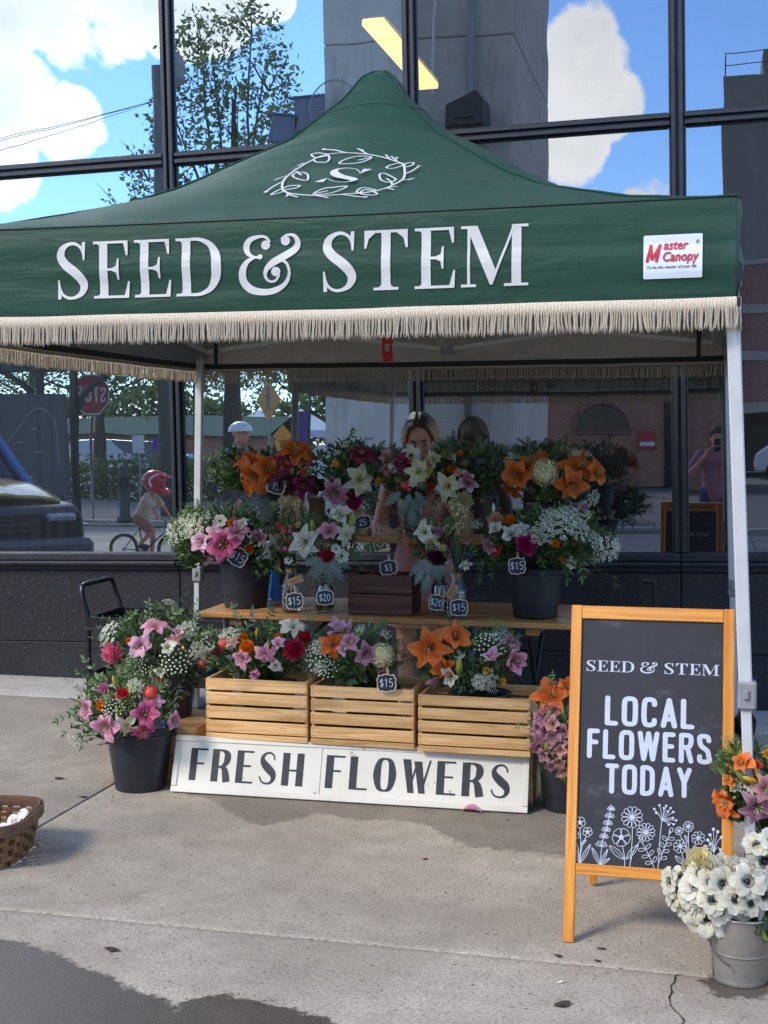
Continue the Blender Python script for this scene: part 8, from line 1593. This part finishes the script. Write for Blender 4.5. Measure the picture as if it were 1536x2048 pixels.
for px, py, w_, h_, lab in ((625, 232, .62, .62, 'grey metal box on a bracket, mirrored left of the canopy peak'), (572, 262, .56, .5, 'small slanting grey metal box, mirrored lowest left of the canopy peak')):
    p = refl(px, py, 24.3); o = thing('equipment_box', lab, 'box', p); mb = MB(); mb.box((0, 0, 0), (w_, .5, h_), .02, Matrix.Rotation(R(0 if px > 600 else 9), 3, 'Y')); mb.box((0, 0, h_/2+.02), (w_+.06, .56, .04), .01, Matrix.Rotation(R(0 if px > 600 else 9), 3, 'Y')); mb.build('housing', m_eq, o); mb = MB(); mb.bar((-.1, 0, -h_/2-.05), (1.2, 0, -h_/2-.05), .3, .08, .01); mb.build('bracket', m_steel, o)
fc = refl(668, 212, 23.6); o = thing('wire_dish', 'wire mesh dish mirrored over the grey box beside the concrete block', 'dish', fc)
mb = MB(); mb.tube([(math.cos(a)*.48, 0, math.sin(a)*.48) for a in [2*math.pi*k/40 for k in range(40)]], .014, 6, closed=True)
mb.build('rim', m_lan, o); mb = MB()
for k in range(44): a = 2*math.pi*k/44; mb.tube([(math.cos(a)*.1, -.16, math.sin(a)*.1), (math.cos(a)*.32, -.09, math.sin(a)*.32), (math.cos(a)*.48, 0, math.sin(a)*.48)], .006, 4)
mb.build('wires', m_lan, o); mb = MB(); mb.tube([(0, -.16, 0), (.3, -.6, -.2)], .04, 8); mb.build('arm', m_steel, o)
bc = refl(935, 225, 23.6); o = thing('dark_hood', 'black hooded vent on the mirrored concrete block right of the canopy peak', 'vent', bc); mb = MB(); pr = [(-.36, -.34), (.34, -.34), (.32, .16), (.20, .34), (-.10, .20), (-.34, .10)]; n = len(pr)
mb.add([(x, .35, z) for x, z in pr]+[(x*1.05, -.38, z*1.05) for x, z in pr], [tuple(range(n-1, -1, -1)), tuple(range(n, 2*n))]+[(i, (i+1) % n, n+(i+1) % n, n+i) for i in range(n)]); o2 = mb.build('hood', m_blk, o); md = o2.modifiers.new('b', 'BEVEL'); md.width = .05; md.segments = 3
mb = MB(); mb.box((.0, .36, -.05), (.4, .06, .3), .02); mb.build('louvre', m_steel, o)
pts_ = [refl(872, -20, 23.8), refl(869, 60, 23.8), refl(866, 130, 23.8), refl(865, 190, 23.8)]; mb = MB(); mb.tube(smooth(pts_, 5), .025, 6); tag(mb.build('white_conduit', m_swh), 'thin pale conduit on the mirrored concrete block beside the centre window post', 'pipe')
# brick building with an arched window
def brickmat(name, c1, c2, mortar, sc=1.0):
    t = NT(name); b = t.n('ShaderNodeTexCoord'); mp = t.n('ShaderNodeMapping', {'Vector': b.outputs['Object'], 'Rotation': (R(90), 0, 0)}).outputs[0]
    k = t.n('ShaderNodeTexBrick', {'Vector': mp, 'Color1': c1, 'Color2': c2, 'Mortar': mortar, 'Scale': sc, 'Mortar Size': .012, 'Brick Width': .22, 'Row Height': .075}); f = t.noise(b.outputs['Object'], .7, 5)
    c = t.mix(t.rng(f, .35, .7, 0, .5), k.outputs['Color'], tuple(x*.5 for x in c1)); return t.bsdf(c, .9, 0, .2)
m_brk = brickmat('red_brick', sr(172, 108, 82), sr(196, 130, 98), sr(150, 140, 128)); m_brk2 = brickmat('maroon_brick', sr(146, 86, 82), sr(166, 100, 94), sr(150, 138, 132)); m_rgl = pmat('dark_window', (.012, .014, .018), .1, .1, spec=.8)
bx0, bx1 = refl(1085, 900, 45).x, refl(1480, 900, 45).x; bb_ = thing('brick_building', 'low red brick building with an arched window, mirrored in the dark panes', 'building', ((bx0+bx1)/2, -29.3, -.1)); w = bx1-bx0
piece('wall', bb_, (0, -3.5, 2.1), (w, 7, 4.2), m_brk, .02); piece('roof_parapet', bb_, (0, -3.5, 4.3), (w+.2, 7.2, .25), m_strip, .02)
ax = refl(1205, 860, 45).x-(bx0+bx1)/2; az = H_(862, 45)+.1; ar = .86
mb = MB(); A_ = [(ax+ar*math.cos(math.pi*k/16), az+ar*math.sin(math.pi*k/16)) for k in range(17)]; mb.add([(x, .03, z) for x, z in A_], [tuple(range(16, -1, -1))]); mb.build('arched_window', m_rgl, bb_)
mb = MB(); mb.tube([(x, .04, z) for x, z in [(ax+(ar+.12)*math.cos(math.pi*k/20), az+(ar+.12)*math.sin(math.pi*k/20)) for k in range(21)]], .09, 6); mb.bar((ax-ar-.1, .04, az-.06), (ax+ar+.1, .04, az-.06), .12, .1, .01); mb.build('window_arch', m_brk2, bb_)
dx = refl(1347, 900, 45).x-(bx0+bx1)/2; mb = MB(); mb.box((dx, .02, 1.5), (.62, .06, 3.0), .01); mb.build('door', m_rgl, bb_)
rx = refl(1296, 882, 45).x-(bx0+bx1)/2; mb = MB(); mb.box((rx, .05, H_(882, 45)+.1), (.55, .03, .66), .01); mb.build('red_notice', m_sred, bb_); mb = MB(); mb.box((rx+.02, .068, H_(890, 45)+.1), (.46, .006, .14), .002); mb.build('notice_panel', m_swh, bb_)
# grey tower with a railed roof, brick bands and an open garage floor
tx0 = refl(1437, 900, 60).x; tw = thing('parking_tower', 'grey tower block with maroon brick bands and a garage, mirrored at the right edge', 'building', (tx0+6, -44.3, -.1)); m_gw = pmat('grey_render', sr(134, 127, 120), .9, .1, .5)
Zt = lambda py: at(1500, py, 60).z+.1
piece('upper_wall', tw, (0, -5, (Zt(150)+Zt(520))/2), (12, 10, Zt(150)-Zt(520)), m_gw, .03)
for a, b, m, n in ((520, 531, m_strip, 'pale_band'), (531, 608, m_brk2, 'brick_band'), (608, 626, m_strip, 'pale_band'), (626, 702, m_brk2, 'brick_band'), (702, 722, m_strip, 'pale_band'), (722, 806, m_brk2, 'brick_band'), (806, 828, m_strip, 'pale_band')): piece(n, tw, (.75, -5+(.06 if m is m_strip else 0), (Zt(a)+Zt(b))/2), (12, 10, Zt(a)-Zt(b)-.004), m, .02)
piece('garage_back', tw, (0, -9, Zt(828)/2), (12, .3, Zt(828)), m_gw, .02); piece('garage_side', tw, (-5.2, -4.6, Zt(828)/2), (.5, 8.4, Zt(828)), m_gw, .02)
for x in (-5.9, -3.9, -1.9, .1): mb = MB(); mb.tube([(x, -.1, Zt(150)), (x, -.1, Zt(150)+1.1)], .03, 6); mb.build('roof_rail_post', m_steel, tw)
mb = MB()
for k in (.5, 1.05): mb.tube([(-5.9, -.1, Zt(150)+k), (5, -.1, Zt(150)+k)], .025, 6)
mb.build('roof_rail', m_steel, tw); piece('plant_room', tw, (.6, -5, Zt(150)+.9), (9.6, 5, 1.7), m_gw, .03)
# market building with a green roof, pavilion, information board
mk = thing('market_hall', 'low red brick market hall with a pale green metal roof, mirrored far left', 'building', vp(300, 900, 62)); w = 9
piece('wall', mk, (-1, -3, .85), (14, 6, 1.9), m_brk, .02); m_groof = pmat('green_metal_roof', sr(62, 92, 78), .9, .1, 4, spec=.1); mb = MB(); mb.add([(-8.5, .5, 1.8), (6.5, .5, 1.8), (6.5, -3, 2.7), (-8.5, -3, 2.7), (-8.5, -6.5, 1.8), (6.5, -6.5, 1.8)], [(0, 1, 2, 3), (3, 2, 5, 4)]); mb.build('roof', m_groof, mk)
pv = thing('pavilion', 'dark green steel pavilion frame with arched braces, mirrored at the far left', 'pavilion', vp(60, 950, 24)); m_pv = pmat('dark_green_steel', (.012, .024, .022), .5, .2)
for x in (-2.2, .25, 1.0): mb = MB(); mb.bar((x, 0, -.1), (x, 0, 3.1), .14, .14, .01, (0, 1, 0)); mb.build('post', m_pv, pv)
mb = MB(); mb.bar((-3.5, 0, 3.05), (2.4, 0, 3.05), .18, .26, .01); mb.build('beam', m_pv, pv); mb = MB(); mb.bar((-3.5, -1.2, 3.5), (2.4, -1.2, 3.5), 3.2, .10, .01); mb.build('roof_deck', m_pv, pv)
for a, b in (((.25, 2.0), (-.7, 3.0)), ((-2.2, 2.0), (-1.2, 3.0)), ((1.0, 1.9), (1.9, 3.0))): mb = MB(); mb.tube(smooth([(a[0], 0, a[1]), (a[0]*.75+b[0]*.25, 0, a[1]+.55), (b[0], 0, b[1])], 6), .06, 8); mb.build('arched_brace', m_pv, pv)
ib = thing('information_board', 'dark grey information board with a pale curve and small print, mirrored at the left edge', 'board', vp(50, 900, 23)); m_ibk = pmat('board_grey', (.05, .055, .06), .5, .1); piece('panel', ib, (-.25, 0, 1.45), (2.3, .06, 1.95), m_ibk, .01); piece('leg', ib, (-1.2, 0, .2), (.1, .06, .6), m_pv); piece('leg', ib, (.7, 0, .2), (.1, .06, .6), m_pv)
ink = Ink(); ink.stroke([(-1.0, 1.0), (-.95, 1.9), (-.6, 2.15), (-.2, 1.8), (.3, 1.2), (.6, 1.05)], .012, 6)
for k, (x, z) in enumerate(((-.6, 1.75), (-.3, 1.5), (0, 1.1), (-.7, 1.3))): ink.stroke([(x, z), (x+.14, z)], .02, sm=False)
for k in range(3): ink.stroke([(-.5, .82-.09*k), (.5-.1*k, .82-.09*k)], .03, sm=False)
ink.obj(lambda x, y, l: V(-x-.3, .034+l, y), 'print', m_lan, ib)
# banners, tents and parked vehicles
m_ban = pmat('purple_banner', sr(104, 72, 150), .7, .1)
for px, py, hh, lab in ((617, 858, .9, 'purple street banner mirrored left of the concrete block'), (338, 885, .3, 'small lilac banner mirrored beside the utility pole')):
    p = Vector(vp(px, py, 42)); z = H_(py, 42); t = thing('street_banner', lab, 'banner', p); piece('banner_cloth', t, (-.32, 0, z), (.55, .02, hh*1.3), m_ban, .004); mb = MB(); mb.tube([(0, 0, -.2), (0, 0, z+1)], .05, 8); mb.build('post', m_pv, t)
m_tent = pmat('tent_white', (.75, .75, .74), .7, .03)
for px, lab in ((520, 'left white market tent mirrored far down the street'), (600, 'right white market tent mirrored beside the concrete block')):
    p = Vector(vp(px, 900, 70)); t = thing('market_tent', lab, 'tent', p); mb = MB(); mb.add([(-1.6, -1.6, 2.1), (1.6, -1.6, 2.1), (1.6, 1.6, 2.1), (-1.6, 1.6, 2.1), (0, 0, 3.2)]+[(x, y, 1.75) for x, y in ((-1.6, -1.6), (1.6, -1.6), (1.6, 1.6), (-1.6, 1.6))], [(0, 1, 4), (1, 2, 4), (2, 3, 4), (3, 0, 4), (5, 6, 1, 0), (6, 7, 2, 1), (7, 8, 3, 2), (8, 5, 0, 3)]); mb.build('tent_roof', m_tent, t)
    for x in (-1.55, 1.55):
        for y in (-1.55, 1.55): mb = MB(); mb.tube([(x, y, 0), (x, y, 1.9)], .03, 6); mb.build('leg', m_tent, t)
def carbody(t, L_, Wd, prof, paint, glassprof, wheels, wr=.34):
    hw = Wd/2
    def shell(P, w0, w1, nm, m):
        n = len(P); mb = MB(); vs = []
        zs = [z for _, z in P]; z0, z1 = min(zs), max(zs)
        for s in (-1, 1):
            for x, z in P: k = (z-z0)/(z1-z0+1e-6); vs.append((x, s*(w0+(w1-w0)*k**1.5), z))
        tr = tessellate_polygon([[V(x, z, 0) for x, z in P]]); fs = [tuple(f) for f in tr]+[tuple(i+n for i in f[::-1]) for f in tr]+[(i, n+i, n+(i+1) % n, (i+1) % n) for i in range(n)]
        mb.add(vs, fs); o = mb.build(nm, m, t); md = o.modifiers.new('b', 'BEVEL'); md.width = .05; md.segments = 3; md.limit_method = 'ANGLE'; md.angle_limit = R(25); return o
    shell(prof, hw, hw*.93, 'body', paint)
    if glassprof: shell(glassprof, hw*.90, hw*.70, 'cabin', m_rgl)
    for x in wheels:
        for s in (-1, 1):
            w = sub('wheel', t, Matrix.Translation((x, s*(hw-.09), wr))); WMi = Matrix.Rotation(R(90), 4, 'X')
            mb = MB(); mb.lathe([(wr*.62, -.11), (wr*.95, -.11), (wr, -.07), (wr, .07), (wr*.95, .11), (wr*.62, .11)], 28); mb.xf(WMi); mb.build('tyre', m_rub, w)
            mb = MB(); mb.lathe([(0, -.09), (wr*.2, -.09), (wr*.62, -.10), (wr*.62, .10), (wr*.2, .09), (0, .09)], 20); mb.xf(WMi); mb.build('rim', m_chr, w)
m_cpaint = pmat('dark_car_paint', (.006, .007, .010), .35, .1, 3, spec=.3, coat=.1); m_cw = pmat('white_car_paint', (.7, .7, .7), .25, .03, coat=.6); m_hoodg = pmat('gold_bonnet_reflection', sr(176, 148, 70), .22, .1, 3, metal=.35, spec=.5, coat=.6); m_grey = pmat('grey_trim', (.10, .11, .13), .4); m_lampg = pmat('headlight_glass', (.45, .5, .55), .12, spec=.8)  # the bonnet's gold is a reflection put into its base colour
np_ = refl(190, 1060, 10.8)-Vector((.92*math.sin(R(38)), -.92*math.cos(R(38)), 0))
sv = thing('parked_suv', 'dark boxy car with a golden reflection coloured into its bonnet, its nose mirrored in the left window', 'car', (np_.x-2.58*math.cos(R(38)), np_.y-2.58*math.sin(R(38)), 0), R(38))
carbody(sv, 4.8, 1.9, [(-2.35, .42), (2.30, .42), (2.38, .50), (2.36, .88), (2.22, .98), (1.0, 1.08), (-2.3, 1.12), (-2.42, .9)], m_cpaint, None, (-1.5, 1.45), .39)
mb = MB(); mb.grid(lambda u, v_: V(1.24+.90*u, (v_-.5)*1.66*(1-.05*u), 1.20-.04*u-.10*u*u-.045*(2*v_-1)**4+(.012 if .25 < v_ < .75 else 0)), 20, 24); o = mb.build('bonnet', m_hoodg, sv); md = o.modifiers.new('s', 'SOLIDIFY'); md.thickness = .05
mb = MB(); mb.add([(1.28, -.86, 1.10), (1.28, .86, 1.10), (.50, .70, 1.78), (.50, -.70, 1.78), (-2.1, -.70, 1.80), (-2.1, .70, 1.80), (-2.36, -.86, 1.10), (-2.36, .86, 1.10)], [(0, 1, 2, 3), (3, 2, 5, 4), (4, 5, 7, 6), (0, 3, 4, 6), (1, 7, 5, 2)]); mb.build('cabin', m_rgl, sv)
for s in (-1, 1):
    mb = MB(); mb.bar((1.31, s*.855, 1.11), (.49, s*.70, 1.80), .10, .07, .02); mb.build('windscreen_pillar', pmat('painted_sky_reflection_pillar', sr(60, 96, 150), .2, .05, coat=.8), sv)  # blue sky reflection is put into the pillars' base colour
    mb = MB(); mb.box((2.33, s*.70, .86), (.08, .30, .09), .03); mb.build('headlight', m_lampg, sv); mb = MB(); mb.box((2.2, s*.952, .80), (.34, .012, .012), .004); mb.build('trim_line', m_chr, sv)
mb = MB(); mb.box((2.46, 0, .58), (.28, 1.84, .22), .05); mb.build('bumper', m_grey, sv); mb = MB(); mb.box((2.385, 0, .78), (.02, .98, .26), .01); mb.build('grille', m_rub, sv)
for z in (.70, .76, .82): mb = MB(); mb.box((2.398, 0, z), (.012, .90, .012), .003); mb.build('grille_bar', m_grey, sv)
mb = MB(); mb.ell((2.20, 0, 1.075), (.03, .05, .012), None, 12, 6); mb.build('bonnet_badge', m_chr, sv)
wc = refl(1536, 925, 58); sv2 = thing('parked_car', 'white car standing in the garage opening, mirrored at the right edge', 'car', (wc.x+1.6, wc.y, -.1)); carbody(sv2, 4.4, 1.8, [(-2.15, .3), (2.1, .3), (2.2, .55), (2.1, .85), (1.1, 1.0), (.4, 1.5), (-1.4, 1.52), (-2.1, 1.0), (-2.2, .6)], m_cw, [(.95, 1.0), (.35, 1.46), (-1.35, 1.47), (-1.95, 1.02)], (-1.35, 1.3))
wc = refl(668, 935, 27); sv3 = thing('parked_car', 'white car half hidden by the concrete block, its windscreen mirrored above the flowers', 'car', (wc.x+.9, wc.y-1.4, -.05)); carbody(sv3, 4.4, 1.8, [(-2.15, .3), (2.1, .3), (2.2, .55), (2.1, .85), (1.1, 1.0), (.4, 1.5), (-1.4, 1.52), (-2.1, 1.0), (-2.2, .6)], m_cw, [(.95, 1.0), (.35, 1.46), (-1.35, 1.47), (-1.95, 1.02)], (-1.35, 1.3))
for px, c, lab in ((225, (.5, .5, .52), 'silver car mirrored behind the hedge at far left'), (300, (.02, .02, .025), 'black car mirrored far off behind the child')):
    p = Vector(vp(px, 950, 52)); t = thing('parked_car', lab, 'car', p); carbody(t, 4.4, 1.8, [(-2.15, .3), (2.1, .3), (2.2, .55), (2.1, .85), (1.1, 1.0), (.4, 1.5), (-1.4, 1.52), (-2.1, 1.0), (-2.2, .6)], pmat('car_paint', c, .25, .05, coat=.6), [(.95, 1.0), (.35, 1.46), (-1.35, 1.47), (-1.95, 1.02)], (-1.35, 1.3))
